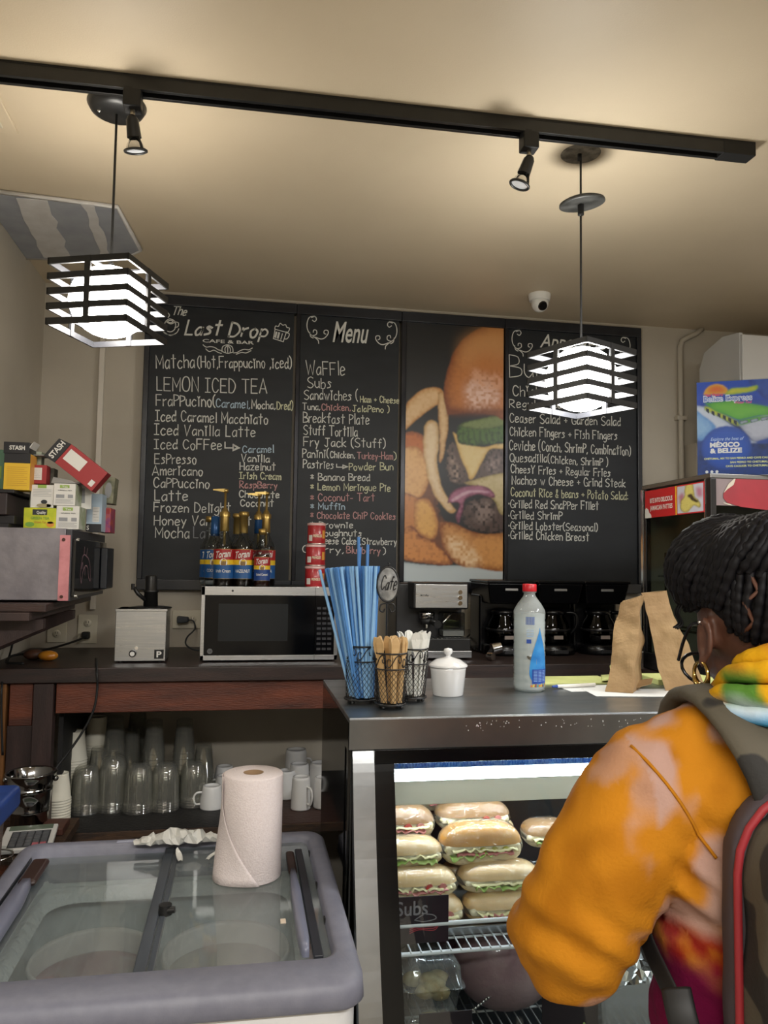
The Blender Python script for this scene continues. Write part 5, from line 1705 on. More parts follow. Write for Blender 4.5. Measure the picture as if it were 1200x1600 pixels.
MB().box((-0.27, fy1 - .028, FZ - .002), (-0.215, fy1 - .016, FZ + .0015)).obj('rim_latch', mat('latch_grey', '#9194a6', .4), t, bevel=.001)

# tubs inside
for (x, y, r, col, lab) in ((-.258, 1.60, .112, '#8a5a5e', 'round pink ice cream tub under the left glass lid of the freezer'), (-.012, 1.59, .118, '#b0a79a', 'round cream-coloured ice cream tub under the right glass lid of the freezer')):
    t2 = thing('ice_cream_tub', lab, 'ice cream tub', (x, y, .362), group='round tubs in the freezer')
    MB().lathe([(0, .0), (r * .85, 0), (r, .335), (r + .004, .34), (r, .348), (r - .004, .34), (r - .006, .29)], (x, y, .362), 40).obj('tub', mat('tub_white', '#c9c3bc', .6), t2)
    MB().lathe([(r - .006, .305), (r * .6, .318), (r * .3, .300), (0, .31)], (x, y, .362), 36).obj('ice_cream', mat('ice' + col[1:], col, .7, col2='#a89a94', scale=8, bump=.4, bscale=20), t2)

# paper towel roll on the glass
px_, py_, PR = 0.034, 1.735, .063
GZ = FZ - .0125
t = thing('paper_towel_roll', 'white paper towel roll standing on the freezer glass, loose sheet hanging', 'paper towel', (px_, py_, GZ))
tow = mat('towel_paper', '#d9cfcd', .85, col2='#d2c6c4', scale=300, bump=.25, bscale=300)
m = MB()
RH = .214
m.lathe([(.021, .002), (PR - .003, 0), (PR, .003), (PR, RH - .003), (PR - .003, RH), (.021, RH)], (px_, py_, GZ), 48)
m.obj('roll', tow, t)
MB().lathe([(.0215, RH + .0002), (.0195, RH + .0002), (.0195, .03), (0, .03)], (px_, py_, GZ), 28).obj('cardboard_core', mat('core_brown', '#8a6f52', .8), t)
m = MB()
vs, fs = [], []
N, K = 26, 14
for j in range(K + 1):
    f = j / K
    for i in range(N + 1):
        g = i / N
        a1 = -1.25 + 1.5 * max(0, 1 - f * 1.35) ** 1.2
        a = -3.0 + (a1 + 3.0) * g
        R_ = PR + .0012 + .016 * math.sin(PI * min(1, g * 1.02)) ** 2 * max(0, 1 - f * 1.25) * (1 if a < -.9 else max(.1, (-.2 - a) / .7 if a < -.2 else .1)) + .0018 * g
        drop = 0
        z = .001 + (RH - .004) * f
        vs.append((px_ + R_ * math.sin(a), py_ - R_ * math.cos(a), GZ + z + drop))
for j in range(K):
    for i in range(N):
        a = j * (N + 1) + i
        fs.append((a, a + 1, a + N + 2, a + N + 1))
m.add(vs, fs, True)
m.obj('loose_sheet', tow, t, solid=.0006)

# crumpled white plastic bag on the rim
m = MB()
rn = random.Random(5)
vs, fs = [], []
A, B_ = 22, 7
p0, p1 = atZ(210, 1321, FZ), atZ(352, 1325, FZ)
for i in range(A + 1):
    f = i / A
    x = p0.x + (p1.x - p0.x) * f
    y = 1.915 - .005 * f
    ww = .034 * (math.sin(PI * min(.95, f * .85 + .12)) ** .7)
    hh = .014 * math.sin(PI * min(1, f * .9 + .05)) + .002
    for j in range(B_):
        a = 2 * PI * j / B_
        vs.append((x + rn.uniform(-.003, .003), y + ww * math.cos(a) * rn.uniform(.7, 1.15), FZ + .002 + max(0, hh * (1 + math.sin(a)) * rn.uniform(.6, 1.2))))
for i in range(A):
    for j in range(B_):
        fs.append((i * B_ + j, i * B_ + (j + 1) % B_, (i + 1) * B_ + (j + 1) % B_, (i + 1) * B_ + j))
m.add(vs, fs, False)
t = thing('plastic_bag', 'crumpled white plastic bag lying on the rear rim of the freezer', 'plastic bag', (p0.x, 1.9, FZ))
bagm = mat('bag_white', '#c9c9c4', .35, coat=.2)
m.obj('bag', bagm, t)
def lobe(pts, w0):
    m = MB()
    vs = []
    for i, p in enumerate(pts):
        ww = w0 * math.sin(PI * (i + .6) / (len(pts) + .4))
        vs += [(p[0] - ww, p[1], p[2]), (p[0], p[1] + .004, p[2] + .006), (p[0] + ww, p[1] - .002, p[2] + .001)]
    fs = []
    for i in range(len(pts) - 1):
        for j in (0, 1):
            fs.append((i * 3 + j, i * 3 + j + 1, i * 3 + j + 4, i * 3 + j + 3))
    m.add(vs, fs, True)
    return m.obj('bag_handle', bagm, t, solid=.0008, sub=1)
lobe([tuple(atZ(u, v, FZ - .005 + dz)) for u, v, dz in ((277, 1327, .012), (279, 1333, .004), (281, 1341, 0), (282, 1348, 0))], .008)
lobe([tuple(atZ(u, v, FZ - .005 + dz)) for u, v, dz in ((345, 1328, .014), (335, 1334, .006), (326, 1340, .0), (323, 1346, 0))], .006)

# ================================================================ DISPLAY CASE
DT, DX0, DX1 = 1.13, .225, 1.66
DY0, DY1 = 1.64, 2.18
t = thing('display_case', 'refrigerated display case with stainless top, curved post and lit glass front', 'display case', (.9, 1.9, 0))
case = t
ctop = mat('counter_steel', '#a4a9ac', .36, 1.0, col2='#868c90', scale=5, stretch=(1, 3, 1), rvar=.10)
cfront = mat('steel_soft', '#8f9192', .33, 1.0, col2='#6f7274', scale=4, stretch=(1, 1, 1), rvar=.08, bump=.03, bscale=30)
MB().box((DX0, DY0, DT - .012), (DX1, DY1, DT)).obj('steel_top', ctop, t, bevel=.002)
MB().box((DX0, DY0 - .002, DT - .066), (DX1, DY0 + .004, DT - .002)).obj('top_lip', cfront, t, bevel=.002)
# water beads on the lip
m = MB()
rn = random.Random(11)
for k in range(60):
    x = rn.uniform(.46, .98)
    z = DT - .012 - rn.random() ** 1.5 * .020
    m.ball((x, DY0 - .002, z), (rn.uniform(.0006, .0015), .0009, rn.uniform(.0006, .0017)), 6, 4)
tag(m.obj('water_drops', mat('water', '#e8eef0', .02, spec=.9, metal=.3), t), kind='stuff')
# profile of the curved front, (y, z)
prof = catmull([(1.655, 1.066), (1.640, 1.02), (1.600, .86), (1.548, .70), (1.505, .58), (1.480, .46), (1.478, .34), (1.50, .25)], 5)


def strip(x0, x1, off, th, name, m_, smooth=True, a=0, b=None, bevel=0):
    pr = prof[a:b]
    n = len(pr)
    vs = []
    for (y, z) in pr:
        vs += [(x0, y - off, z), (x1, y - off, z), (x1, y - off + th, z), (x0, y - off + th, z)]
    fs = []
    for i in range(n - 1):
        for j in range(4):
            q = (i * 4 + j, i * 4 + (j + 1) % 4, (i + 1) * 4 + (j + 1) % 4, (i + 1) * 4 + j)
            fs.append(q)
    fs += [(0, 1, 2, 3), tuple((n - 1) * 4 + j for j in (3, 2, 1, 0))]
    mb = MB()
    mb.add(vs, fs, False)
    return mb.obj(name, m_, t)


strip(.234, .279, .006, .03, 'steel_post', cfront)
bf = mat('frame_black', '#070809', .2, spec=.3)
strip(.279, .321, .004, .03, 'black_frame', bf)
strip(1.60, 1.645, .006, .03, 'steel_post', cfront)
strip(1.56, 1.60, .004, .03, 'black_frame', bf)
MB().box((.279, 1.638, 1.034), (1.60, 1.672, 1.064)).obj('black_frame', bf, t, bevel=.002)
cgl = glassmat('case_glass', '#f2f6f6', .03, 1.0, rough=.01)
strip(.321, 1.56, .0, .004, 'front_glass', cgl, b=None)
MB().box((DX0, DY0 + .01, .0), (DX0 + .006, DY1 - .005, DT - .012)).obj('side_panel', glassmat('smoked_panel', '#6b6b68', .45, 1.6, rough=.06), t)
MB().box((DX0 + .0, DY0 + .03, .0), (DX0 + .012, DY0 + .06, 1.06)).obj('side_edge', cfront, t)
inw = mat('case_interior', '#b9bdbd', .4)
ind = mat('case_rear_dark', '#1e1f20', .3)
MB().box((DX0 + .02, DY1 - .02, .25), (DX1 - .02, DY1 - .005, 1.115)).obj('rear_door', ind, t)
MB().box((.262, 1.70, .25), (.275, DY1 - .02, 1.06)).obj('inner_side', ind, t)
MB().box((DX1 - .06, 1.66, .25), (DX1 - .02, DY1 - .02, 1.115)).obj('inner_side', ind, t)
MB().box((DX0 + .01, 1.50, .0), (DX1 - .01, DY1 - .01, .25)).obj('base', mat('case_base', '#2a2b2d', .4), t, bevel=.004)
# header, tube, blue ribbed strip
diffuser = mat('header_diffuser', '#e2dfd2', .4)
_nt = diffuser.node_tree
_tr = _nt.nodes.new('ShaderNodeBsdfTranslucent')
_tr.inputs[0].default_value = (.7, .68, .60, 1)
_mx = _nt.nodes.new('ShaderNodeMixShader')
_mx.inputs[0].default_value = .34
_nt.links.new(_nt.nodes['Principled BSDF'].outputs[0], _mx.inputs[1])
_nt.links.new(_tr.outputs[0], _mx.inputs[2])
_nt.links.new(_mx.outputs[0], _nt.nodes['Material Output'].inputs['Surface'])
MB().box((.342, 1.858, .944), (DX1 - .08, 1.862, .966)).obj('added_tube_shield', inw, t)  # added shield: keeps the tube's direct light off the blue strip behind
MB().box((.322, 1.792, .902), (DX1 - .06, 1.796, .955)).obj('header_panel', diffuser, t, bevel=.002)
MB().box((.30, 1.76, 1.045), (DX1 - .06, 2.1, 1.06)).obj('canopy_panel', inw, t)
tube = mat('tube_glow', '#eef6ff', .3, emit=CASE_TUBE)
MB().cyl((.345, 1.845, .951), (DX1 - .08, 1.845, .951), .010, n=14).obj('light_tube', tube, t)
for x in (.318, DX1 - .09):
    MB().box((x, 1.825, .935), (x + .03, 1.865, 1.045)).obj('tube_bracket', cfront, t, bevel=.002)
m = MB()
n = 170
xa, xb = .36, DX1 - .08
vs = []
for i in range(n * 4 + 1):
    x = xa + (xb - xa) * i / (n * 4)
    y = 1.90 + .006 * math.sin(i * PI / 2)
    vs += [(x, y, .956), (x, y, 1.02)]
m.add(vs, [(2 * i, 2 * i + 2, 2 * i + 3, 2 * i + 1) for i in range(n * 4)], True)
tag(m.obj('blue_ribbed_strip', mat('strip_blue', '#2a6cc8', .15, col2='#7fb0ea', scale=90, coat=.6), t), kind='stuff')
MB().box((.36, 1.910, .956), (xb, 1.913, 1.02)).obj('strip_backing', mat('strip_navy', '#1a3f82', .3), t)


def wire_shelf(z, y0, y1, name='wire_shelf'):
    s = MB()
    wm = mat('wire_white', '#d3d6d8', .35)
    for y in (y0, y0 + .055, (y0 + y1) / 2, y1):
        s.cyl((.285, y, z), (DX1 - .065, y, z), .0028, n=6)
    s.cyl((.285, y0 - .004, z + .058), (DX1 - .065, y0 - .004, z + .058), .0048, n=8)
    s.cyl((.285, y0 - .001, z - .002), (DX1 - .065, y0 - .001, z - .002), .004, n=8)
    k = 0
    x = .30
    o = s.obj(name, wm, t)
    while x < DX1 - .07:
        s2 = MB().tube([(x, y0 - .004, z + .002), (x, y0 + .004, z + .0035), (x, y1, z + .0035)], .0019, 5)
        s2.obj('wire', wm, o)
        x += .0215
        k += 1
    return o


SZ1 = .642
wire_shelf(SZ1, 1.655, 2.10)
wire_shelf(.415, 1.56, 2.10)
# ---- sandwiches on a steel tray
o = MB().box((.29, 1.71, SZ1 + .006), (.86, 2.05, SZ1 + .010)).box((.29, 1.706, SZ1 + .006), (.86, 1.712, SZ1 + .022)).obj('steel_tray', mat('tray_steel', '#b0b4b6', .25, .9), bevel=.001)
tag(single(o, (.575, 1.88, SZ1 + .006)), 'shallow steel tray under the wrapped sandwiches in the case', 'tray')
TY = SZ1 + .0105
bun = mat('bun_crust', '#d9b070', .45, col2='#e6cb98', scale=7, bump=.15, bscale=40)
bunb = mat('bun_brown', '#a87f4c', .45, col2='#8c6536', scale=7, bump=.15, bscale=40)
crumb = mat('bun_crumb', '#e8dfc4', .8, col2='#ddcfa8', scale=25, bump=.3)
ham = mat('ham', '#c08078', .4, col2='#b06a66', scale=30)
let = mat('lettuce', '#7fa83c', .45, col2='#b4c77c', scale=25)
chs = mat('cheese', '#d8cf9e', .4)
tom = mat('tomato', '#b3302a', .3)
pic = mat('pickle', '#9a9428', .35)
film = glassmat('cling_film', '#ffffff', .02, 2.2, rough=.10, white=.05, wcol='#ffffff', bump=.9, bscale=28)
seed = mat('sesame', '#e6dcc0', .5)


def half_loaf(m, L, D, H, up, z, n=20, k=8, seedn=0):
    """a rounded half roll: dome of length L, depth D, height H"""
    vs = []
    for j in range(k + 1):
        ph = j / k * PI / 2
        for i in range(n):
            a = 2 * PI * i / n
            ca, sa = math.cos(a), math.sin(a)
            e = .55
            cx = math.copysign(abs(ca) ** e, ca) * L / 2
            cy = math.copysign(abs(sa) ** e, sa) * D / 2
            s = math.cos(ph) ** .55 if j < k else 0.0
            vs.append((cx * s, cy * s, z + up * H * math.sin(ph)))
    fs = []
    for j in range(k):
        for i in range(n):
            q = (j * n + i, j * n + (i + 1) % n, (j + 1) * n + (i + 1) % n, (j + 1) * n + i)
            fs.append(q if up > 0 else q[::-1])
    m.add(vs, fs, True)


def ruffle(m, L, y, z, amp, w_, seedv, n=30, x0=None):
    r = random.Random(seedv)
    vs = []
    x0 = -L / 2 if x0 is None else x0
    for i in range(n + 1):
        x = x0 + L * i / n
        d = amp * 2.2 * noise.noise(Vector((x * 75, seedv * 3.7, 0))) + amp * .8 * noise.noise(Vector((x * 240, seedv, 5)))
        vs += [(x, y + .006, z + d * .2), (x, y - w_ * .6, z + d * .7), (x, y - w_, z + d - .003)]
    fs = []
    for i in range(n):
        for j in (0, 1):
            fs.append((i * 3 + j, i * 3 + j + 1, i * 3 + j + 4, i * 3 + j + 3))
    m.add(vs, fs, True)


def sandwich(x, y, z, label, L=.19, D=.085, H=.066, top=None, sd=0, kind='a', rz=0, seeds=False, tilt=0):
    t = thing('wrapped_sandwich', label, 'sandwich', (x, y, z), rz, 'wrapped sub sandwiches in the display case')
    t.rotation_euler = (tilt, 0, rz)
    m = MB()
    half_loaf(m, L, D, H * .36, -1, H * .36)
    m.obj('bottom_bun', crumb if kind != 'd' else bun, t, world=False)
    m = MB()
    half_loaf(m, L, D, H * .44, 1, H * .56)
    tb = m.obj('top_bun', top or bun, t, world=False)
    m = MB()
    m.box((-L * .46, -D * .46, H * .34), (L * .46, D * .46, H * .57))
    m.obj('crumb', crumb, t, world=False, bevel=.006)
    yf = -D * .47
    m = MB()
    rr_ = random.Random(sd + 77)
    for q in range(11):
        m.ball((L * (-.40 + .08 * q) + rr_.uniform(-.003, .003), yf + .004 + abs(q - 5) * .0012, H * .44 + rr_.uniform(-.004, .004)), (rr_.uniform(.009, .014), rr_.uniform(.006, .010), rr_.uniform(.005, .010)), 8, 6)
    m.obj('creamy_filling', crumb if kind in 'bd' else chs, t, world=False)
    if kind in 'acd':
        m = MB()
        ruffle(m, L * .7, yf, H * .42, .006, .013, sd + 3)
        m.obj('ham_slice', ham, t, world=False, solid=.001)
    m = MB()
    ruffle(m, L * .8, yf, H * .50, .005, .011, sd + 9)
    m.obj('cheese_slice', chs, t, world=False, solid=.001)
    if kind in 'bc':
        m = MB()
        ruffle(m, L * (.5 if kind == 'c' else .75), yf, H * .38, .008, .014, sd + 5, x0=-L * (.36 if kind == 'b' else .42))
        m.obj('lettuce_leaf', let, t, world=False, solid=.0008)
    if kind in 'ad':
        for q in range(2):
            m = MB().cyl((L * (.12 + .16 * q), yf + .008, H * .45), (L * (.14 + .16 * q), yf - .004, H * .47), .010, n=12)
            m.obj('tomato_slice', tom if q == 0 else ham, t, world=False)
    if kind == 'c':
        for q in range(3):
            MB().ball((L * (-.02 + .14 * q), yf - .002, H * .46), (.009, .005, .007)).obj('pickle_slice', pic, t, world=False)
    if seeds:
        r = random.Random(2)
        m = MB()
        for q in range(70):
            a, b = r.uniform(-.4, .4), r.uniform(-.42, .25)
            zz = H * .50 + H * .50 * max(0, 1 - (abs(a) * 2) ** 4 * .6 - (abs(b) * 2) ** 3 * .75) ** .6
            m.ball((a * L, b * D, zz + .0003), (.0016, .001, .0008), 5, 3)
        tag(m.obj('sesame_seeds', seed, t, world=False), kind='stuff')
    m = MB()
    half_loaf(m, L * 1.03, D * 1.05, H * .44, -1, H * .45, 22, 6)
    half_loaf(m, L * 1.03, D * 1.06, H * .60, 1, H * .45, 22, 7)
    r = random.Random(sd)
    m.v = [(a + r.uniform(-.0012, .0012), b + r.uniform(-.002, .001), c + (r.uniform(-.001, .001) if c > .003 else 0)) for a, b, c in m.v]
    m.obj('cling_film', film, t, world=False)
    return t


xl, xr = .383 + .066, .605
xl = atY(658, 1400, 1.76).x
xr = atY(788, 1400, 1.76).x
hgt = .0615
for i, (dy, kd, lab) in enumerate(((0, 'd', 'bottom left sandwich in the case, half behind the small dark sign'), (.01, 'a', 'second sandwich up in the left stack of the case'),
                                   (.03, 'b', 'third sandwich up in the left stack, thin and partly hidden'))):
    sandwich(xl + (0, -.010, -.032)[i], 1.765 + dy * 2.2, TY + i * .052, lab, kind=kd, sd=i, L=.19, H=.062)
sandwich(xl - .036, 1.90, TY + 2.7 * .052, 'big sandwich with brown crust and tomato topping the left stack', kind='a', sd=7, L=.19, H=.078, top=bunb)
for i, (dy, kd, lab) in enumerate(((0, 'd', 'bottom sandwich of the right stack in the case, ham showing'), (.008, 'b', 'second sandwich of the right stack, lettuce showing'))):
    sandwich(xr - .004 * i, 1.765 + dy * 3.5, TY + i * .052, lab, kind=kd, sd=i + 20, L=.19, H=.062)
sandwich(xr - .036, 1.835, TY + 2 * .052 - .006, 'golden sesame roll with pickles and lettuce on the right stack', kind='c', sd=30, L=.195, H=.092, seeds=True, top=mat('bun_gold', '#c58a3c', .35, col2='#d6a457', scale=6, coat=.3))
sandwich(xr - .026, 1.935, TY + .142, 'brown-topped sandwich just behind the sesame roll', kind='a', sd=31, L=.185, H=.072, top=bunb)
sandwich(xr - .060, 2.03, TY + .165, 'rearmost brown sandwich under the white header panel', kind='a', sd=32, L=.18, H=.066, top=bunb)
for i in range(2):
    sandwich(xr + .20, 1.80 + .02 * i, TY + i * .052, ('lower', 'upper')[i] + ' sandwich right of the stacks, hidden behind the sleeve', kind='b', sd=40 + i, L=.19, H=.062)
sandwich(xr + .155, 1.90, TY + .108, 'sandwich right of the sesame roll, its crust just showing beside the sleeve', kind='b', sd=44, L=.12, H=.06, top=bunb)
for i in range(3):
    for j, xx in enumerate((xl - .02, xr)):
        sandwich(xx, 1.97 + .0 * i, TY + i * .055, f'hidden rear sandwich, {("bottom", "middle", "upper")[i]} row behind the {("left", "right")[j]} stack', kind='a', sd=60 + i * 2 + j, L=.18, H=.054)
# signs
sgn = mat('sign_dark', '#2c2229', .3, col2='#1f1a22', scale=6)


def sign(x0, x1, z0, z1, y, label, txts):
    t = thing('price_sign', label, 'sign', ((x0 + x1) / 2, y, z0), group='small dark price signs in the case')
    MB().box((x0, y, z0), (x1, y + .0025, z1)).obj('board', sgn, t, bevel=.001)
    for (s, u, v, w_, h_, mm) in txts:
        m = MB()
        text_mb(m, s, frame_of((x0 + u, y, z0 + v), *FRONT), w_, h_, .01, lift=.0006)
        m.obj('sign_lettering', mm, t)
    return t


sred = mat('sign_red', '#b0404a', .5)
t1 = sign(.315, .443, .664, .759, 1.648, 'dark sign reading Subs clipped to the upper shelf at left', [('Subs', .015, .058, .068, .030, mat('sign_grey', '#7f7b80', .5))])
m = MB()
Ms = frame_of((.36, 1.648, .684), *FRONT)
for q in range(3):
    ribbon(m, catmull([(.0, .002 + q * .004), (.02, .008 + q * .003), (.05, .005 + q * .004), (.06, .012 + q * .003)], 4), .0014, Ms, .0006)
m.obj('sign_squiggle', sred, t1)
m = MB()
ribbon(m, catmull([(.01, .028), (.03, .038), (.05, .036), (.055, .028), (.03, .024), (.01, .028)], 4), .002, Ms, .0006)
m.obj('sign_oval', mat('sign_grey'), t1)
p0, p1 = atY(847, 1560, 1.545), atY(935, 1560, 1.545)
t1 = sign(p0.x, p1.x, .44, p0.z + .03, 1.545, 'navy sign with red lettering below the sleeve, beside the wire shelf', [('Patties', .02, .075, .07, .014, sred)])
m = MB()
Ms = frame_of((p0.x + .04, 1.545, .50), *FRONT)
ribbon(m, catmull([(.0, .0), (.015, .012), (.03, .010), (.045, .022)], 5), .005, Ms, .0006)
m.obj('sign_pepper', sred, t1)
m = MB()
ribbon(m, catmull([(.04, .022), (.05, .03), (.048, .036)], 4), .004, Ms, .0007)
m.obj('sign_stem', let, t1)
p0, p1 = atY(655, 1585, 1.53), atY(738, 1585, 1.53)
sign(p0.x, p1.x, .46, p0.z, 1.53, 'black sign at the bottom edge of the picture in front of the clamshells', [('Salad', .02, .058, .05, .02, mat('sign_orange', '#c07a4a', .5))])

# clamshell containers on the lower shelf
clam = glassmat('clamshell_plastic', '#eef0ee', .05, 2.2, rough=.08, white=.12)


def clamshell(x, y, z, label, w_=.125, d=.12, food='food_cream'):
    t = thing('clamshell_box', label, 'food container', (x, y, z), group='clear clamshells of food on the lower case shelf')
    m = MB()
    ring_loft(m, [(rr(-w_ / 2 + .012, w_ / 2 - .012, -d / 2 + .012, d / 2 - .012, .012, 3), 0), (rr(-w_ / 2 + .003, w_ / 2 - .003, -d / 2 + .003, d / 2 - .003, .014, 3), .045), (rr(-w_ / 2 - .004, w_ / 2 + .004, -d / 2 - .004, d / 2 + .004, .014, 3), .047)])
    m.obj('tray', clam, t, world=False)
    m = MB()
    L0 = rr(-w_ / 2 + .002, w_ / 2 - .002, -d / 2 + .002, d / 2 - .002, .014, 3)
    ring_loft(m, [(rr(-w_ / 2 - .004, w_ / 2 + .004, -d / 2 - .004, d / 2 + .004, .014, 3), .049), (L0, .051), (rr(-w_ / 2 + .006, w_ / 2 - .006, -d / 2 + .006, d / 2 - .006, .014, 3), .085), (rr(-w_ / 2 + .02, w_ / 2 - .02, -d / 2 + .02, d / 2 - .02, .012, 3), .098)], cap=True)
    for s in range(7):
        yy = -d / 2 + .02 + s * .013
        m.tube([(w_ / 2 - .003, yy, .054), (w_ / 2 - .006, yy, .084), (w_ / 2 - .018, yy, .096)], .0015, 5)
    m.obj('lid', clam, t, world=False)
    m = MB()
    r = random.Random(x)
    for q in range(9):
        m.ball((r.uniform(-.03, .03), r.uniform(-.035, .035), r.uniform(.02, .055)), (.024, .02, .014), 8, 6)
    tag(m.obj('food', mat(food, '#c9b98f', .6, col2='#a3863f' if food == 'food_cream' else '#d3cdb8', scale=30), t, world=False), kind='stuff')
    return t


LZ = .4215
c1 = atY(683, 1545, 1.66)
clamshell(c1.x - .008, 1.70, LZ + .102, 'upper clear clamshell of pale food at the left of the lower shelf')
clamshell(c1.x - .01, 1.705, LZ, 'lower clear clamshell under the other one at the left of the lower shelf', food='food_white')
# big pinkish wrapped ham
hx = atY(800, 1540, 1.78).x
t = thing('wrapped_ham', 'large pinkish-grey wrapped ham at the back of the lower shelf', 'meat', (hx, 1.83, LZ))
m = MB().ball((hx, 1.83, LZ + .11), (.125, .10, .11), 28, 18)
hm = m.obj('ham', mat('ham_wrapped', '#8f7478', .35, col2='#a58d8e', scale=9, bump=.4, bscale=18, coat=.4), t)
m = MB()
for q in range(8):
    m.ball((hx - .10 + q * .006, 1.755, LZ + .04 + q * .004), .004, 6, 4)
m.obj('clip_row', chrome, t)
# glass bowl / foil tray seen between arm and body
fx = atY(965, 1510, 1.75).x
t = thing('foil_tray', 'shiny foil-covered tray seen between the sleeve and the hoodie', 'foil tray', (fx, 1.78, LZ))
m = MB()
rn = random.Random(8)
ring_loft(m, [(rr(fx - .07, fx + .09, 1.70, 1.86, .02, 3), LZ), (rr(fx - .08, fx + .10, 1.69, 1.87, .02, 3), LZ + .10)], smooth=False)
m.obj('tray', mat('tray_steel'), t)
m = MB()
n = 14
vs = [(fx - .08 + .18 * i / n, 1.69 + .18 * j / n, LZ + .10 + .035 * math.sin(PI * i / n) * math.sin(PI * j / n) + rn.uniform(-.008, .008)) for j in range(n + 1) for i in range(n + 1)]
m.add(vs, [(j * (n + 1) + i, j * (n + 1) + i + 1, (j + 1) * (n + 1) + i + 1, (j + 1) * (n + 1) + i) for j in range(n) for i in range(n)], False)
m.obj('foil', mat('foil', '#d6d6d2', .18, 1.0), t)

# ================================================================ THINGS ON THE CASE TOP
wire = mat('wire_black', '#0d0d0d', .4)


def basket(x, y, label, Rt=.036, Rb=.029, H=.112, collar=True, group='black wire baskets on the case top'):
    t = thing('wire_basket', label, 'basket', (x, y, DT), group=group)
    z0 = DT + .010
    zc = z0 + H
    m = MB()
    for r, z, q in ((Rb + .004, z0, .0022), (Rt, zc - .034, .0016), (Rt, zc, .002)):
        m.tube([(x + r * math.cos(k * PI / 14), y + r * math.sin(k * PI / 14), z) for k in range(28)], q, 6, closed=True)
    m.lathe([(0, z0 - DT - .001), (Rb + .004, z0 - DT - .001), (Rb + .004, z0 - DT + .001), (0, z0 - DT + .001)], (x, y, DT), 24)
    m.obj('frame_rings', wire, t)
    m = MB()
    n = 22
    for s in (1, -1):
        for k in range(n):
            a0 = 2 * PI * k / n
            pts = []
            for j in range(9):
                f = j / 8
                a = a0 + s * f * 1.75
                r = Rb + (Rt - Rb) * f + .0008
                pts.append((x + r * math.cos(a), y + r * math.sin(a), z0 + (H - .034) * f))
            m.tube(pts, .00062, 3)
    tag(m.obj('wire_mesh', wire, t), kind='stuff')
    m = MB()
    for k in range(6):
        for s in (1,):
            pts = []
            a0 = k * PI / 3
            sc = [(.0, .010), (.10, .003), (.28, .006), (.45, .016), (.62, .026), (.80, .030), (.95, .024), (.93, .015), (.80, .014), (.76, .021)]
            for u, v in sc:
                a = a0 + u * PI / 3
                pts.append((x + Rt * math.cos(a), y + Rt * math.sin(a), zc - .033 + v))
            m.tube(catmull(pts, 3), .0012, 5)
            sc = [(.30, .018), (.20, .022), (.10, .018), (.10, .008), (.2, .004)]
            m.tube(catmull([(x + Rt * math.cos(a0 + u * PI / 3), y + Rt * math.sin(a0 + u * PI / 3), zc - .033 + v) for u, v in sc], 3), .0011, 5)
    m.obj('scroll_band', wire, t)
    m = MB()
    for k in range(4):
        a = k * PI / 2 + .8
        m.ball((x + Rb * math.cos(a), y + Rb * math.sin(a), DT + .0048), .0047, 8, 6)
    m.obj('feet', wire, t)
    return t


sx, sy = atZ(566, 1093, DT).x + .003, 1.80
sx = atY(566, 1050, 1.82).x
basket(sx, 1.82, 'wire basket holding the blue straws, left of the other baskets', .037, .036, .120)
bx2 = atY(611, 1050, 1.745).x
b2y = 1.745
basket(bx2, b2y, 'front wire basket filled with wooden stirrers', .036, .029)
bx3 = atY(645, 1050, 1.83).x
basket(bx3, 1.83, 'rear wire basket with white plastic spoons', .035, .028, .112)
# straws: each one (the basket stands just behind the sign)
strm = mat('straw_blue', '#3f78b8', .3, col2='#5b93cf', scale=5, coat=.3, sss=0)
strl = mat('straw_pale', '#86b4dd', .3, coat=.3)
rn = random.Random(21)
proto = None
for k in range(78):
    a, r = rn.uniform(0, 2 * PI), .030 * math.sqrt(rn.random())
    bxp, byp = sx + r * math.cos(a) * .9, 1.82 + r * math.sin(a)
    lean = Vector((min(.03, -.075 + .20 * (r * math.cos(a)) / .03 + rn.uniform(-.04, .04)), .06 * math.sin(a) + rn.uniform(.0, .06), 1)).normalized()
    lift = 0
    if k in (3, 11, 29):
        lift = (.068, .050, .044)[(3, 11, 29).index(k)]
        lean = Vector(((-.02, .02, .05)[(3, 11, 29).index(k)], .05, 1)).normalized()
    if proto is None or k == 40:
        mb = MB().cyl((0, 0, 0), (0, 0, .300), .0037, n=7, caps=False)
        proto = o = mb.obj('straw', strm if k < 40 else strl)
    else:
        o = proto.copy()
        COL.objects.link(o)
    o.location = (bxp, byp, DT + .014 + lift)
    o.rotation_euler = lean.to_track_quat('Z', 'Y').to_euler()
    if lift:
        tag(o, ('tallest blue straw sticking up above the bunch', 'second straw sticking up, right of the tallest', 'third straw sticking up, at right of the raised ones')[(3, 11, 29).index(k)], 'straw', 'blue straws in the wire basket')
    else:
        tag(o, 'blue drinking straw in the leaning bunch in the wire basket', 'straw', 'blue straws in the wire basket')
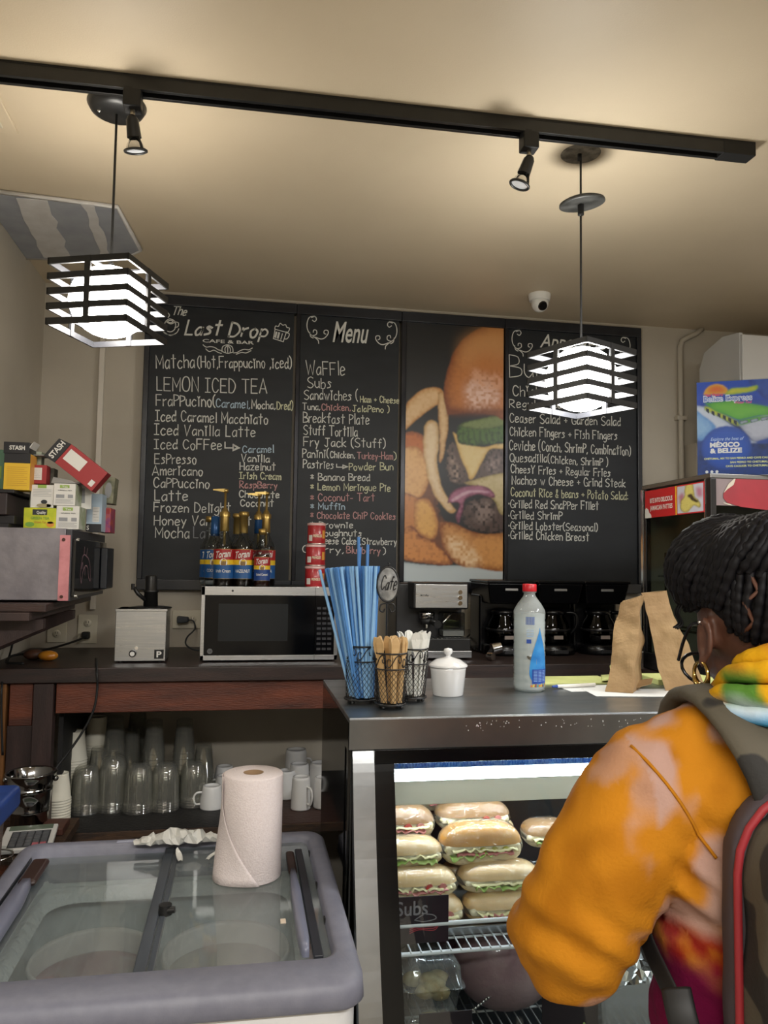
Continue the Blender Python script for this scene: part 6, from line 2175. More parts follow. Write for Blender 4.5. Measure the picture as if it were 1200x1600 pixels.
# stirrers
stm = mat('stirrer_wood', '#c9a878', .6, col2='#b89562', scale=9, stretch=(1, 1, 6))
mst = MB()
mst.prism([(-.0045, 0), (.0045, 0), (.0045, .10), (.0085, .118), (.0092, .133), (.005, .143), (0, .145), (-.005, .143), (-.0092, .133), (-.0085, .118), (-.0045, .10)], -.0008, .0008, lambda u, v, q: (u, q, v))
proto = None
for k in range(26):
    a, r = rn.uniform(0, 2 * PI), .023 * math.sqrt(rn.random())
    o = mst.obj('wooden_stirrer', stm) if proto is None else proto.copy()
    if proto is None:
        proto = o
    else:
        COL.objects.link(o)
    o.location = (bx2 + r * math.cos(a), b2y + r * math.sin(a), DT + .013)
    lean = Vector((.10 * math.cos(a) - .03, .12 * math.sin(a), 1))
    o.rotation_euler = (lean.to_track_quat('Z', 'Y') @ Matrix.Rotation(rn.uniform(-1.2, 1.2), 3, 'Z').to_quaternion()).to_euler()
    tag(o, 'wooden stirrer standing in the front wire basket', 'stirrer', 'wooden stirrers in the wire basket')
spm = mat('spoon_white', '#dcdcd4', .3)
ms = MB()
ms.box((-.003, -.0008, 0), (.003, .0008, .095))
ms.prism([(-.003, .095), (.003, .095), (.0095, .115), (.011, .132), (.008, .146), (0, .150), (-.008, .146), (-.011, .132), (-.0095, .115)], -.001, .001, lambda u, v, q: (u, q + .003 * math.sin((v - .095) / .055 * PI), v))
proto = None
for k in range(12):
    a, r = rn.uniform(0, 2 * PI), .022 * math.sqrt(rn.random())
    o = ms.obj('plastic_spoon', spm) if proto is None else proto.copy()
    if proto is None:
        proto = o
    else:
        COL.objects.link(o)
    if k == 0:
        a, r = 0, .02
    o.location = (bx3 + r * math.cos(a), 1.83 + r * math.sin(a), DT + .013)
    lean = Vector((.14 * math.cos(a) - .04 * (k > 0), .10 * math.sin(a), 1))
    o.rotation_euler = (lean.to_track_quat('Z', 'Y') @ Matrix.Rotation(rn.uniform(-.7, .7), 3, 'Z').to_quaternion()).to_euler()
    tag(o, 'white plastic spoon standing in the rear wire basket', 'spoon', 'white spoons in the wire basket')
# Cafe sign
gx, gz = atY(606, 913, 1.80).x, atY(606, 913, 1.80).z
t = thing('cafe_sign', 'small oval metal sign reading Cafe in black script on a wire stand', 'sign', (gx, 1.80, DT))
MB().lathe([(0, .0), (.023, 0), (.0245, .002), (.023, .004), (0, .004)], (gx, 1.798, gz), 32, axis='y', sy=1.60).obj('plaque', mat('plaque_grey', '#9a9a96', .5, col2='#6a6a68', scale=60), t)
MB().tube([(gx + .0255 * math.cos(k * PI / 16), 1.800, gz + .0405 * math.sin(k * PI / 16)) for k in range(32)], .0022, 6, closed=True).obj('rim', wire, t)
m = MB()
chalk(m, 'Cafe', frame_of((gx - .018, 1.798, gz - .012), *FRONT) @ Matrix(((1, .2, 0, 0), (0, 1, 0, 0), (0, 0, 1, .0004), (0, 0, 0, 1))), .036, .030, .0026)
m.obj('script_lettering', blkm, t)
m = MB().cyl((gx, 1.804, DT + .002), (gx, 1.804, gz - .040), .0028, n=8)
m.lathe([(0, 0), (.022, 0), (.022, .003), (0, .004)], (gx, 1.804, DT), 20)
m.obj('stand', wire, t)
m = MB()
for s in (-1, 1):
    m.tube(catmull([(gx, 1.802, gz - .044), (gx + s * .014, 1.802, gz - .046), (gx + s * .018, 1.802, gz - .058), (gx + s * .010, 1.802, gz - .064), (gx + s * .006, 1.802, gz - .056)], 5), .0018, 6)
m.tube([(gx, 1.802, gz + .041), (gx + .004, 1.802, gz + .048), (gx, 1.802, gz + .050)], .0018, 6)
m.obj('scrolls', wire, t)

# sugar jar
p = atZ(703, 1088, DT)
jx, jy = p.x, p.y + .02
t = thing('lidded_jar', 'white ceramic jar with a knobbed lid between the baskets and the bottle', 'jar', (jx, jy, DT))
MB().lathe([(0, .001), (.036, 0), (.038, .003), (.0435, .06), (.0445, .066), (.043, .068), (.043, .072)], (jx, jy, DT), 40).obj('jar_body', cer, t)
MB().lathe([(.0475, .070), (.0485, .073), (.046, .076), (.03, .087), (.012, .092), (.006, .094), (.006, .098), (.0105, .102), (.0115, .108), (.009, .113), (0, .115)], (jx, jy, DT), 40).obj('lid', cer, t)

# water bottle
wx, wy = .735, 1.955
t = thing('water_bottle', 'clear one-litre water bottle with red cap and blue drop print', 'water bottle', (wx, wy, DT))
R = .0405
pr = [(0, .004), (.030, .002), (.036, 0), (.0395, .006), (R, .014)]
z = .02
for k in range(9):
    pr += [(R, z), (R - .0012, z + .004), (R, z + .008)]
    z += .0195 if k < 3 else .0195
pr += [(R, .200), (.0395, .206), (.030, .222), (.018, .238), (.0148, .244), (.0148, .250), (.0175, .251), (.0175, .253)]
MB().lathe([(0, .006), (.036, .006), (R - .002, .016), (R - .002, .196), (0, .196)], (wx, wy, DT), 28).obj('water', glassmat('water_body', '#eef4f4', .02, .4, white=.45, wcol='#d5dddd'), t)
MB().lathe(pr, (wx, wy, DT), 40).obj('bottle_body', glassmat('bottle_plastic', '#f0f4f4', .02, 1.6, rough=.12, white=.30, wcol='#d8dede'), t)
MB().lathe([(.0178, .2535), (.0182, .255), (.0182, .271), (.017, .2725), (0, .2725)], (wx, wy, DT), 28).obj('cap', mat('cap_red', '#c01c28', .35), t)
c = (wx, wy)
blue, navy = mat('print_blue', '#1f6fb8', .3, col2='#3a8fd0', scale=30), mat('print_navy', '#23479a', .3)


def wrap(poly, zz, mm, name, dx=0.0):
    f = bend_M(c, R + .0006, DT + zz)
    m = MB()
    n = len(poly)
    m.add([f(Vector((u + dx, v, 0))) for u, v in poly], [tuple(range(n))])
    return m.obj(name, mm, t)


# the drop as a stack of thin curved strips so it follows the bottle
m = MB()
vs = []
N = 26
for i in range(N + 1):
    v = i / N
    half = .0225 * (math.sin(PI * min(1, (v * .62 + .0))) ** .8 if False else 1) * (math.cos((v - .20) / .80 * PI / 2) ** 1.25 if v > .2 else math.sqrt(max(0, 1 - ((.2 - v) / .2) ** 2)) * .93 + .07)
    half = max(.0004, half * 1.25)
    f = bend_M(c, R + .0007, DT + .020 + v * .142)
    for q in range(9):
        vs.append(f(Vector((.0135 - half * (1 - v * .0) + 2 * half * q / 8 * .98, 0, 0))))
m.add(vs, [(i * 9 + q, i * 9 + q + 1, (i + 1) * 9 + q + 1, (i + 1) * 9 + q) for i in range(N) for q in range(8)], True)
m.obj('drop_print', blue, t)
m = MB()
f = bend_M(c, R + .0009, DT)
for z0, z1 in ((.022, .058),):
    vs = []
    for i in range(9):
        vs += [f(Vector((-.008 + .046 * i / 8, z0, 0))), f(Vector((-.008 + .046 * i / 8, z1, 0)))]
    m.add(vs, [(2 * i, 2 * i + 2, 2 * i + 3, 2 * i + 1) for i in range(8)])
m.obj('text_panel', navy, t)
m = MB()
for i in range(8):
    for q in range(3):
        a, b = -.004 + q * .013, .028 + i * .0036
        m.add([f(Vector((a, b, .0004))), f(Vector((a + .010, b, .0004))), f(Vector((a + .010, b + .0012, .0004))), f(Vector((a, b + .0012, .0004)))], [(0, 1, 2, 3)])
tag(m.obj('small_print', mat('print_pale', '#8fb2dd', .4), t), kind='stuff')
m = MB()
for i in range(11):
    a = -.024 + i * .0021
    m.add([f(Vector((a, .170, 0))), f(Vector((a + .0011, .170, 0))), f(Vector((a + .0011, .190, 0))), f(Vector((a, .190, 0)))], [(0, 1, 2, 3)])
tag(m.obj('barcode', navy, t), kind='stuff')
wrap([(-.022, .123), (-.010, .123), (-.010, .133), (-.022, .133)], 0, navy, 'small_panel')
m = MB()
for i in range(5):
    b = .140 + i * .004
    m.add([f(Vector((-.022, b, 0))), f(Vector((-.004, b, 0))), f(Vector((-.004, b + .001, 0))), f(Vector((-.022, b + .001, 0)))], [(0, 1, 2, 3)])
tag(m.obj('fine_print', mat('print_pale'), t), kind='stuff')
tur = mat('turtle_brown', '#4a4436', .5)
tt = wrap([(-.014, .082), (-.004, .079), (.006, .083), (.010, .088), (.004, .092), (-.006, .092), (-.012, .088), (-.018, .092), (-.022, .090), (-.018, .084)], 0, tur, 'turtle_picture')
wrap([(-.004, .080), (.004, .070), (.012, .066), (.010, .076), (.004, .083)], .0003, mat('turtle_tan', '#9a8f72', .5), 'turtle_flipper')
fcol = ('fish_orange', '#c9762a'), ('fish_yellow', '#d9b83a'), ('coral_red', '#8a4438'), ('fish_teal', '#3f8f8a')
for i in range(9):
    a = -.012 + i * .0055
    n_, h_ = fcol[i % 4]
    wrap([(a, .014), (a + .0045, .013), (a + .005, .018 + .003 * (i % 3)), (a + .001, .019)], .0002, mat(n_, h_, .5), 'coral_print')
wrap([(.002, .108), (.016, .109), (.016, .111), (.002, .1105)], .0002, mat('fish_grey', '#4f7fae', .5), 'fish_print')

# note pad, papers, pen
yp = mat('paper_yellow', '#c9cf8a', .7, col2='#b9c07c', scale=12)
t = thing('notepad', 'pale yellow notepad with a curled page, behind the bottle', 'notepad', (.93, 2.09, DT))
MB().box((.80, 2.03, DT), (1.02, 2.16, DT + .005)).obj('pages', yp, t, bevel=.001)
m = MB()
pts = catmull([(1.0, .010), (1.03, .012), (1.055, .020), (1.058, .034), (1.042, .042), (1.028, .036), (1.03, .028)], 4)
vs = []
for u, v in pts:
    vs += [(u - .03, 2.03, DT + v), (u + .02, 2.14, DT + v)]
m.add(vs, [(2 * i, 2 * i + 2, 2 * i + 3, 2 * i + 1) for i in range(len(pts) - 1)], True)
m.obj('curled_page', yp, t, solid=.0006)
t = thing('notepad', 'second yellow paper pad behind the two brown bags', 'notepad', (1.2, 2.05, DT))
MB().box((1.12, 2.0, DT), (1.30, 2.12, DT + .016)).obj('pages', yp, t, bevel=.002)
ppr = mat('paper_white', '#d2d4d2', .7)
for k, (x, y, a, w_, h_, lab) in enumerate(((.93, 1.965, .05, .2, .09, 'flat white paper sheet under the pen beside the bottle'), (1.02, 1.88, -.12, .3, .12, 'large white paper sheet under the brown bags'))):
    m = MB()
    m.M = Matrix.Translation((x, y, DT + .0006 + k * .0006)) @ Matrix.Rotation(a, 4, 'Z')
    m.box((-w_ / 2, -h_ / 2, 0), (w_ / 2, h_ / 2, .0006))
    m.M = None
    o = m.obj('paper_sheet', ppr)
    tag(single(o, (x, y, DT)), lab, 'paper', 'paper sheets on the case top')
t = thing('pen', 'white pen with blue tip lying on the paper right of the bottle', 'pen', (.87, 1.975, DT))
MB().cyl((.815, 1.965, DT + .007), (.93, 1.985, DT + .007), .0045, n=10).obj('barrel', white, t)
MB().cyl((.800, 1.9625, DT + .007), (.815, 1.965, DT + .007), .002, .0045, n=10).obj('tip', navy, t)


# brown paper bags
kraft = mat('kraft_paper', '#a3875f', .75, col2='#937651', scale=9, bump=.7, bscale=22)


def bag(label, base, top, y0, loc, seedv, crum=.006, n=30):
    """base/top: four corners each, counter-clockwise from front left; subdivided and crumpled"""
    r = random.Random(seedv)
    t = thing('paper_bag', label, 'paper bag', loc, group='brown paper bags on the case top')
    m = MB()
    B0 = [Vector(q) for q in base]
    T0 = [Vector(q) for q in top]
    k = 10
    ringn = 4 * k
    vs = []
    for j in range(n + 1):
        f = j / n
        C4 = [B0[i].lerp(T0[i], f) for i in range(4)]
        for i in range(4):
            for q in range(k):
                p = C4[i].lerp(C4[(i + 1) % 4], q / k)
                nz = noise.noise_vector(p * 13 + Vector((seedv, 0, 0))) * crum * min(1, f * 4 + .1) + noise.cell_vector(p * 38 + Vector((seedv, 3, 0))) * crum * .0 + noise.noise_vector(p * 34 + Vector((seedv, 3, 0))) * crum * .45 * min(1, f * 4)
                if i in (1, 3):
                    # gusset folds inwards on the narrow sides
                    cc = (C4[0] + C4[1] + C4[2] + C4[3]) / 4
                    g = math.sin(PI * q / k) * .35 * f
                    p = p.lerp(cc, g)
                vs.append(p + Vector((nz.x, nz.y, nz.z * .5 if f > 0 else 0)))
    fs = [(j * ringn + i, j * ringn + (i + 1) % ringn, (j + 1) * ringn + (i + 1) % ringn, (j + 1) * ringn + i) for j in range(n) for i in range(ringn)]
    fs.append(tuple(range(ringn - 1, -1, -1)))
    m.add(vs, fs, False)
    m.obj('bag', kraft, t, solid=.0008)
    return t


def PT(px, py, Y, dy=0):
    p = atY(px, py, Y)
    return (p.x, p.y + dy, p.z)


zb = DT + .0025
f1 = lambda px, Y: Vector((atY(px, 1085, Y).x, Y, zb))
bag('right brown paper bag, upright and leaning left onto the other one',
    [f1(1040, 1.90), f1(1087, 1.88), f1(1100, 1.99), f1(1052, 2.0)],
    [PT(1003, 928, 1.93), PT(1040, 925, 1.92), PT(1040, 924, 1.945), PT(1003, 927, 1.955)], 1.9, (1.1, 1.93, DT), 3, .007)
bag('left brown paper bag, crumpled and leaning right onto the other one',
    [f1(945, 1.90), f1(988, 1.87), f1(1003, 1.97), f1(958, 1.99)],
    [PT(969, 942, 1.91), PT(1003, 931, 1.89), PT(1003, 931, 1.93), PT(972, 938, 1.94)], 1.9, (.97, 1.93, DT), 9, .011)
o = MB().prism([(0, 0), (.05, -.012), (.075, .006), (.03, .03)], 0, .0015, lambda u, v, q: (atY(985, 1085, 1.9).x + u, 1.91 + v * 2, DT + .004 + q + u * .35)).obj('paper_scrap', kraft)
tag(single(o, (1.0, 1.92, DT)), 'folded brown paper scrap between the two bags', 'paper', None)

# ================================================================ SIDE COUNTER, FOOD WARMER, POSTER, CABINET
t = thing('side_counter', 'dark counter at right carrying the glass food warmer', 'counter', (1.95, 2.45, 0))
MB().box((1.70, 2.19, 0), (2.4, 2.77, CT - .04)).obj('cabinet_body', postwood, t)
MB().box((1.40, 2.185, CT - .04), (2.42, 2.775, CT)).obj('worktop', mat('worktop_dark'), t, bevel=.003)
WX0, WX1, WY0, WY1, WZ = 1.42, 1.98, 2.212, 2.64, 1.745
t = thing('food_warmer', 'glass food warmer cabinet with steel frame and red signs at right', 'food warmer', (1.7, 2.43, CT))
fr = mat('warmer_frame', '#5d5d60', .25, .9, col2='#2c2c30', scale=9)
bl = mat('warmer_black', '#121214', .25, coat=.3)
MB().box((WX0, WY0, CT + .001), (WX1, WY1, CT + .06)).obj('base', fr, t, bevel=.003)
MB().box((WX0, WY0, WZ - .016), (WX1, WY1, WZ)).obj('roof', mat('warmer_roof', '#8d8d8c', .25, .9), t, bevel=.003)
for x, y, mm in ((WX0, WY0, bl), (WX1 - .02, WY0, bl), (WX0, WY1 - .028, bl), (WX1 - .02, WY1 - .028, bl)):
    MB().box((x, y, CT + .06), (x + .02, y + .028, WZ - .016)).obj('frame_post', mm, t, bevel=.002)
MB().box((WX0 - .002, WY1 - .008, CT + .06), (WX0, WY1 + .004, WZ - .016)).obj('trim_strip', chrome, t)
MB().box((WX0 - .002, WY0 + .028, CT + .06), (WX0, WY0 + .032, WZ - .016)).obj('trim_strip', chrome, t)
wg = glassmat('warmer_glass', '#c8cac4', .08, .35, rough=.05)
MB().box((WX0 + .004, WY0 + .03, CT + .06), (WX0 + .008, WY1 - .03, WZ - .10)).obj('side_glass', wg, t)
MB().box((WX0 + .02, WY0 + .006, CT + .06), (WX1 - .02, WY0 + .010, WZ - .10)).obj('front_glass', wg, t)
MB().box((WX0 + .02, WY1 - .012, CT + .06), (WX1 - .02, WY1 - .006, WZ - .016)).obj('rear_panel', mat('warmer_rear', '#8b8d84', .4, .2), t)
MB().box((WX1 - .012, WY0 + .03, CT + .06), (WX1 - .006, WY1 - .03, WZ - .016)).obj('right_panel', mat('warmer_rear'), t)
MB().box((WX0 + .02, WY0 + .004, WZ - .10), (WX1 - .02, WY0 + .03, WZ - .016)).obj('front_header', mat('header_mauve', '#8d7f80', .3, .4), t)
m = MB()
for i, z in enumerate((1.24, 1.42)):
    for y in (WY0 + .06, WY1 - .06):
        m.tube([(WX0 + .03, y, z), (WX1 - .03, y, z)], .0035, 6)
    for k in range(12):
        x = WX0 + .04 + k * .042
        m.tube([(x, WY0 + .06, z + .002), (x, WY1 - .06, z + .002)], .002, 5)
    m.tube([(WX0 + .03, WY0 + .06, z), (WX0 + .03, WY1 - .06, z)], .0035, 6)
    m.tube([(WX0 + .022, WY0 + .22, z), (WX0 + .022, WY0 + .22, z + .014), (WX0 + .022, WY0 + .16, z + .014), (WX0 + .022, WY0 + .16, z)], .002, 5)
m.obj('wire_rack', mat('rack_chrome', '#a8a89c', .2, .9), t)
m = MB().tube([(WX0 + .022, WY1 - .12, 1.10), (WX0 + .022, WY1 - .12, 1.50), (WX0 + .022, WY1 - .36, 1.50), (WX0 + .022, WY1 - .36, 1.10)], .003, 6)
m.obj('rack_frame', mat('rack_chrome'), t)
MB().box((WX0 + .002, WY0 + .028, WZ - .105), (WX0 + .01, WY1 - .028, WZ - .095)).obj('banner_ledge', fr, t)
# banner on the left side: faces -X; text runs towards the viewer
zb0, zb1 = 1.625, 1.722
by0, by1 = WY0 + .03, WY1 - .03       # by1 is the far (left in the picture) end
bn = MB().box((WX0 - .003, by0, zb0), (WX0 + .001, by1, zb1)).obj('banner', mat('banner_red', '#b81e24', .35), t)
LS = ((0, -1, 0), (0, 0, 1))
m = MB()
M = frame_of((WX0 - .003, by1 - .035, zb0 + .052), *LS)
text_mb(m, 'BITE INTO DELICIOUS', M, .148, .016, .03)
text_mb(m, 'JAMAICAN PATTIES', M @ Matrix.Translation((0, -.026, 0)), .148, .016, .03)
m.obj('banner_lettering', white, bn)
P2 = Paint(70, 60, '#b9bac6')
P2.glow([(4, 20), (16, 14), (20, 34), (8, 40)], '#a8506a', 3, .8)
P2.glow([(50, 8), (64, 10), (66, 30), (54, 28)], '#a8506a', 3, .8)
P2.blob([(20, 0), (42, 0), (46, 22), (62, 44), (58, 52), (44, 46), (26, 58), (8, 52), (10, 34), (20, 20)], '#c9bc6a', '#8a7c2c', 3, .4)
P2.blob([(28, 22), (38, 20), (50, 32), (56, 40), (48, 38), (36, 30)], '#4a3a2c', '#1f1712', 2, 1.5)
P2.grid('banner_photo', vcmat('banner_print', .35, .4), bn, lambda fx, fy: (WX0 - .0036, by0 + .158 - .150 * fx - .004, zb1 - .004 - (zb1 - zb0 - .008) * fy))
MB().box((WX0 - .0036, by0 + .160, zb0), (WX0 - .0028, by0 + .166, zb1)).obj('banner_stripe', ly, bn)
m = MB()
m.add([(WX0 - .0038, by1 - a, zb0 + b) for a, b in ((0, 0), (.045, 0), (.042, .012), (.03, .018), (.024, .03), (.01, .036), (0, .032))], [tuple(range(7))])
m.obj('torn_corner', white, bn)
# red peeling sign on the front header
fs_ = MB()
Mf = frame_of((WX0 + .045, WY0 + .003, 1.648), *FRONT)
poly = [(0, .035), (.018, .065), (.045, .088), (.40, .085), (.40, -.02), (.2, -.018), (.06, -.006), (.012, .006), (.0, .020)]
fs_.add([Mf @ Vector((a, b, .0008)) for a, b in poly], [tuple(range(len(poly)))])
fo = fs_.obj('red_sign', mat('sign_red_front', '#a11f2c', .4, col2='#8e1a26', scale=12), t)
m = MB()
poly = [(0, .035), (.018, .065), (.045, .088), (.035, .062), (.014, .048)]
m.add([Mf @ Vector((a, b, .0014)) for a, b in poly], [tuple(range(5))])
m.add([Mf @ Vector((a, b, .0014)) for a, b in ((0, .006), (.02, .003), (.03, -.003), (.012, .0), (.0, .004))], [tuple(range(5))])
m.obj('peeled_backing', mat('peel_cream', '#c9bfae', .7), fo)

# travel poster in an acrylic stand on the warmer
pl = Vector((1.432, 2.30, WZ))
ex = Vector((.875, -.485, 0)).normalized()
PWd, PHt = .262, .303
t = thing('travel_poster', 'blue boat-trip poster in a clear stand on top of the food warmer', 'poster', tuple(pl + ex * PWd / 2))
Mq = frame_of(pl, ex, (0, 0, 1))
P3 = Paint(150, 174, '#26489c')
S = 150 / 600


def q3(pts):
    return [(u * S, v * S) for u, v in pts]


P3.blob(q3([(0, 0), (600, 0), (600, 150), (0, 170)]), '#2b4fae', '#2340a0', 10, .5, 0, False)
P3.blob(q3([(330, -20), (620, -20), (620, 160), (450, 140)]), '#3a55a0', '#2b3f8c', 8, 1.0)
P3.blob(q3([(0, 180), (60, 190), (300, 340), (400, 470), (620, 480), (620, 700), (0, 700)]), '#1f3f86', '#15294f', 16, .8, 4, False)
P3.blob(q3([(0, 170), (70, 190), (200, 300), (360, 440), (400, 460), (300, 470), (150, 380), (0, 240)]), '#c9ccd6', '#a9b0c0', 5, .3, 0, False)
P3.blob(q3([(0, 200), (120, 330), (60, 420), (0, 420)]), '#8fb4d6', '#5f8fc4', 10, .4)
P3.blob(q3([(280, 325), (330, 300), (500, 240), (620, 230), (620, 400), (470, 430), (380, 455), (330, 400)]), '#c4c3cc', '#9a9aa8', 6, .3, 0, False)
P3.blob(q3([(50, 175), (90, 185), (270, 300), (290, 335), (260, 330), (50, 205)]), '#b9bd3a', '#93a02c', 3, .2, 0, False)
P3.blob(q3([(50, 155), (240, 145), (430, 190), (600, 235), (560, 268), (400, 268), (280, 292), (120, 215)]), '#6fb63a', '#4a9a2c', 6, .3, 0, False)
P3.blob(q3([(280, 294), (400, 270), (590, 268), (600, 290), (420, 300), (290, 330)]), '#5fa83a', '#4a902c', 3, .2, 0, False)
for k in range(6):
    u = 62 + k * 35 + (k > 1) * 8
    v = 192 + k * 19
    P3.blob(q3([(u, v), (u + 20, v + 10), (u + 20, v + 42), (u, v + 26)]), '#1c2430', None, 1, 0, 0, False, 0)
for k in range(4):
    u = 285 + k * 68
    P3.blob(q3([(u, 300 - k * 9), (u + 52, 292 - k * 9), (u + 58, 310 - k * 9), (u + 8, 324 - k * 9)]), '#9aa4ac', '#4a525c', 1, .5, 0, False, 0)
th = [i * PI / 12 for i in range(24)]
P3.blob([(195 * S + 168 * S * math.cos(a), 490 * S + 160 * S * math.sin(a)) for a in th], '#2455b4', '#1d479c', 8, .2, 0, False)
P3.blob([(132 * S + 88 * S * math.cos(a), 98 * S + 80 * S * math.sin(a)) for a in th[:13]] if False else [(132 * S + 86 * S * math.cos(a), 96 * S - 78 * S * math.sin(a)) for a in th[:13]], '#d9552a', '#e0a22c', 6, 0, 0, False)
P3.blob(q3([(190, 90), (240, 52), (330, 56), (410, 48), (390, 84), (300, 96), (210, 98)]), '#c9c23a', '#8fae2c', 3, .3)
P3.a *= .72
P3.grid('print', vcmat('travel_print', .5, .3), t, lambda fx, fy: Mq @ Vector((fx * PWd, PHt * (1 - fy) - .0, .002)))
ms_ = PWd / 600


def ptext(s, u, v, w_, h_, mm, sh=0, bold=.02, name='print_lettering'):
    m = MB()
    text_mb(m, s, Mq @ Matrix.Translation((u * ms_, PHt - v / 696 * PHt, .0022)), w_ * ms_, h_ * ms_, bold, sh, .0004)
    return m.obj(name, mm, t)


ptext('Belize Express', 44, 148, 330, 46, white, 0, .05)
o = ptext('Belize Express', 47, 146, 324, 40, mat('type_blue', '#2a5fae', .4), 0, .0)
for v in o.data.vertices:
    v.co += (Mq.to_3x3() @ Vector((0, 0, .0004))) if False else Vector((-.0002, -.0003, 0))
ptext('San Pedro', 58, 108, 120, 22, mat('type_red', '#c23a4a', .4), 0, .03)
ptext('Water Taxi', 255, 172, 115, 20, mat('type_pink', '#b84a7a', .4), .2, .03)
ptext('Explore the best of', 90, 440, 225, 26, mat('type_pale', '#a9bfe0', .4), .4, 0)
ptext('M\u00c9XICO', 85, 487, 200, 34, white, 0, .05)
ptext('& BELIZE', 85, 530, 215, 34, white, 0, .05)
ty2 = mat('type_yellow', '#cfd28a', .4)
ptext('CHETUMAL, MX TO SAN PEDRO AND CAYE CAULKER', 45, 578, 470, 14, ty2, 0, .03)
ptext('SAN PEDRO TO CHETUMAL, MX', 220, 608, 290, 14, ty2, 0, .03)
ptext('CAYE CAULKER TO CHETUMAL, MX', 190, 636, 320, 14, ty2, 0, .03)
for k in range(3):
    m = MB()
    m.add([Mq @ Vector(((62 + k * 34) * ms_ + .0045 * math.cos(a), .012 + .0045 * math.sin(a), .0026)) for a in th], [tuple(range(24))])
    m.obj('print_dot', white, t)
m = MB()
m.M = Mq
m.box((0, 0, -.001), (PWd, PHt, .0015))
m.M = None
m.obj('poster_board', mat('poster_back', '#2a3f7a', .5), t)
m = MB()
m.M = Mq
m.box((-.003, 0, .0032), (PWd + .003, PHt + .002, .0045))
m.box((-.003, 0, -.003), (PWd + .003, .003, .0045))
m.box((.0, 0, -.06), (PWd, .003, -.003))
m.M = None
m.obj('acrylic_stand', glassmat('acrylic', '#f4f6f8', .02, .12, rough=.2), t)

# tall glossy white cabinet in the corner
t = thing('tall_cabinet', 'tall glossy white cabinet in the back right corner behind the poster', 'cabinet', (2.45, 3.15, 0))
gw = mat('gloss_white', '#c6c6c4', .14, coat=.5)
m = MB()
poly = [(3.30, .10), (3.0, .10), (3.0, 2.46), (3.12, 2.475), (3.26, 2.44), (3.30, 2.37)]
m.prism(poly, 2.07, 2.085, lambda u, v, q: (q, u, v))
m.prism(poly, 2.77, 2.785, lambda u, v, q: (q, u, v))
m.box((2.085, 3.28, .1), (2.77, 3.30, 2.37))
m.box((2.085, 3.0, .1), (2.77, 3.28, .12))
m.box((2.085, 3.01, 2.36), (2.77, 3.28, 2.38))
m.obj('carcass', gw, t)
MB().box((2.074, 2.985, .12), (2.426, 3.0, 2.45)).obj('door', gw, t, bevel=.004)
MB().box((2.430, 2.985, .12), (2.782, 3.0, 2.45)).obj('door', gw, t, bevel=.004)
for x in (2.40, 2.455):
    MB().tube([(x, 2.985, 1.1), (x, 2.96, 1.1), (x, 2.96, 1.3), (x, 2.985, 1.3)], .005, 8).obj('handle', chrome, t)
MB().box((2.09, 3.02, 0), (2.76, 3.27, .1)).obj('plinth', blkm, t)

# ================================================================ PERSON AND BACKPACK
def remesh(mb, name, voxel, smooth=4, fold=None, parent=None, m=None, world=True):
    """one continuous surface grown from the overlapping shapes in mb"""
    o = mb.obj(name, m, None)
    r = o.modifiers.new('r', 'REMESH')
    r.mode = 'VOXEL'
    r.voxel_size = voxel
    r.use_smooth_shade = True
    s = o.modifiers.new('s', 'SMOOTH')
    s.iterations = smooth
    s.factor = .5
    dg = bpy.context.evaluated_depsgraph_get()
    me = bpy.data.meshes.new_from_object(o.evaluated_get(dg))
    old = o.data
    o.modifiers.clear()
    o.data = me
    me.name = name
    bpy.data.meshes.remove(old)
    if not me.materials:
        me.materials.append(m)
    if fold:
        nv = [v.normal.copy() for v in me.vertices]
        for v, n in zip(me.vertices, nv):
            v.co = v.co + n * fold(v.co)
    W = [v.co.copy() for v in me.vertices]
    if parent is not None:
        Mi = inv_of(parent)
        me.transform(Mi)
        o.parent = parent
    for p in me.polygons:
        p.use_smooth = True
    return o, W


def cap(mb, a, b, ra, rb, n=14):
    """tapered limb with round ends"""
    a, b = Vector(a), Vector(b)
    mb.cyl(a, b, ra, rb, n)
    mb.ball(a, ra * .99, n, 8)
    mb.ball(b, rb * .99, n, 8)


HX, HY = .705, .985        # head centre
px0 = thing('person', 'woman seen from behind in an orange and magenta tie-dye hoodie, black braids, gold hoop earring', 'person', (.72, .97, 0))
skin = mat('skin_brown', '#5b3a2c', .45, col2='#503226', scale=14, sss=0.0, bump=.05, bscale=120)

b = MB()
# head, neck
hc = (HX, HY + .005, 1.392)
b.ball(hc, (.074, .094, .098), 24, 16)
PF = Matrix.Translation((HX, HY, 1.365)) @ Matrix.Rotation(math.radians(-34), 4, 'X') @ Matrix.Translation((-HX, -HY, -1.365))   # the face looks down
b.M = PF
b.ball((HX - .004, HY + .045, 1.335), (.052, .052, .062), 18, 12)       # face and jaw
b.ball((HX - .004, HY + .078, 1.292), (.024, .020, .018), 12, 8)         # chin
b.ball((HX - .004, HY + .104, 1.352), (.011, .016, .014), 10, 8)         # nose tip
cap(b, (HX - .004, HY + .090, 1.385), (HX - .004, HY + .102, 1.355), .008, .009, 8)
b.ball((HX - .004, HY + .094, 1.322), (.022, .010, .006), 10, 6)         # lips
b.ball((HX - .004, HY + .092, 1.312), (.020, .010, .006), 10, 6)
for s in (-1, 1):
    b.ball((HX + s * .038, HY + .068, 1.350), (.020, .018, .016), 10, 8)  # cheek
b.M = None
cap(b, (HX, HY - .02, 1.34), (HX + .01, HY - .045, 1.22), .052, .058, 18)
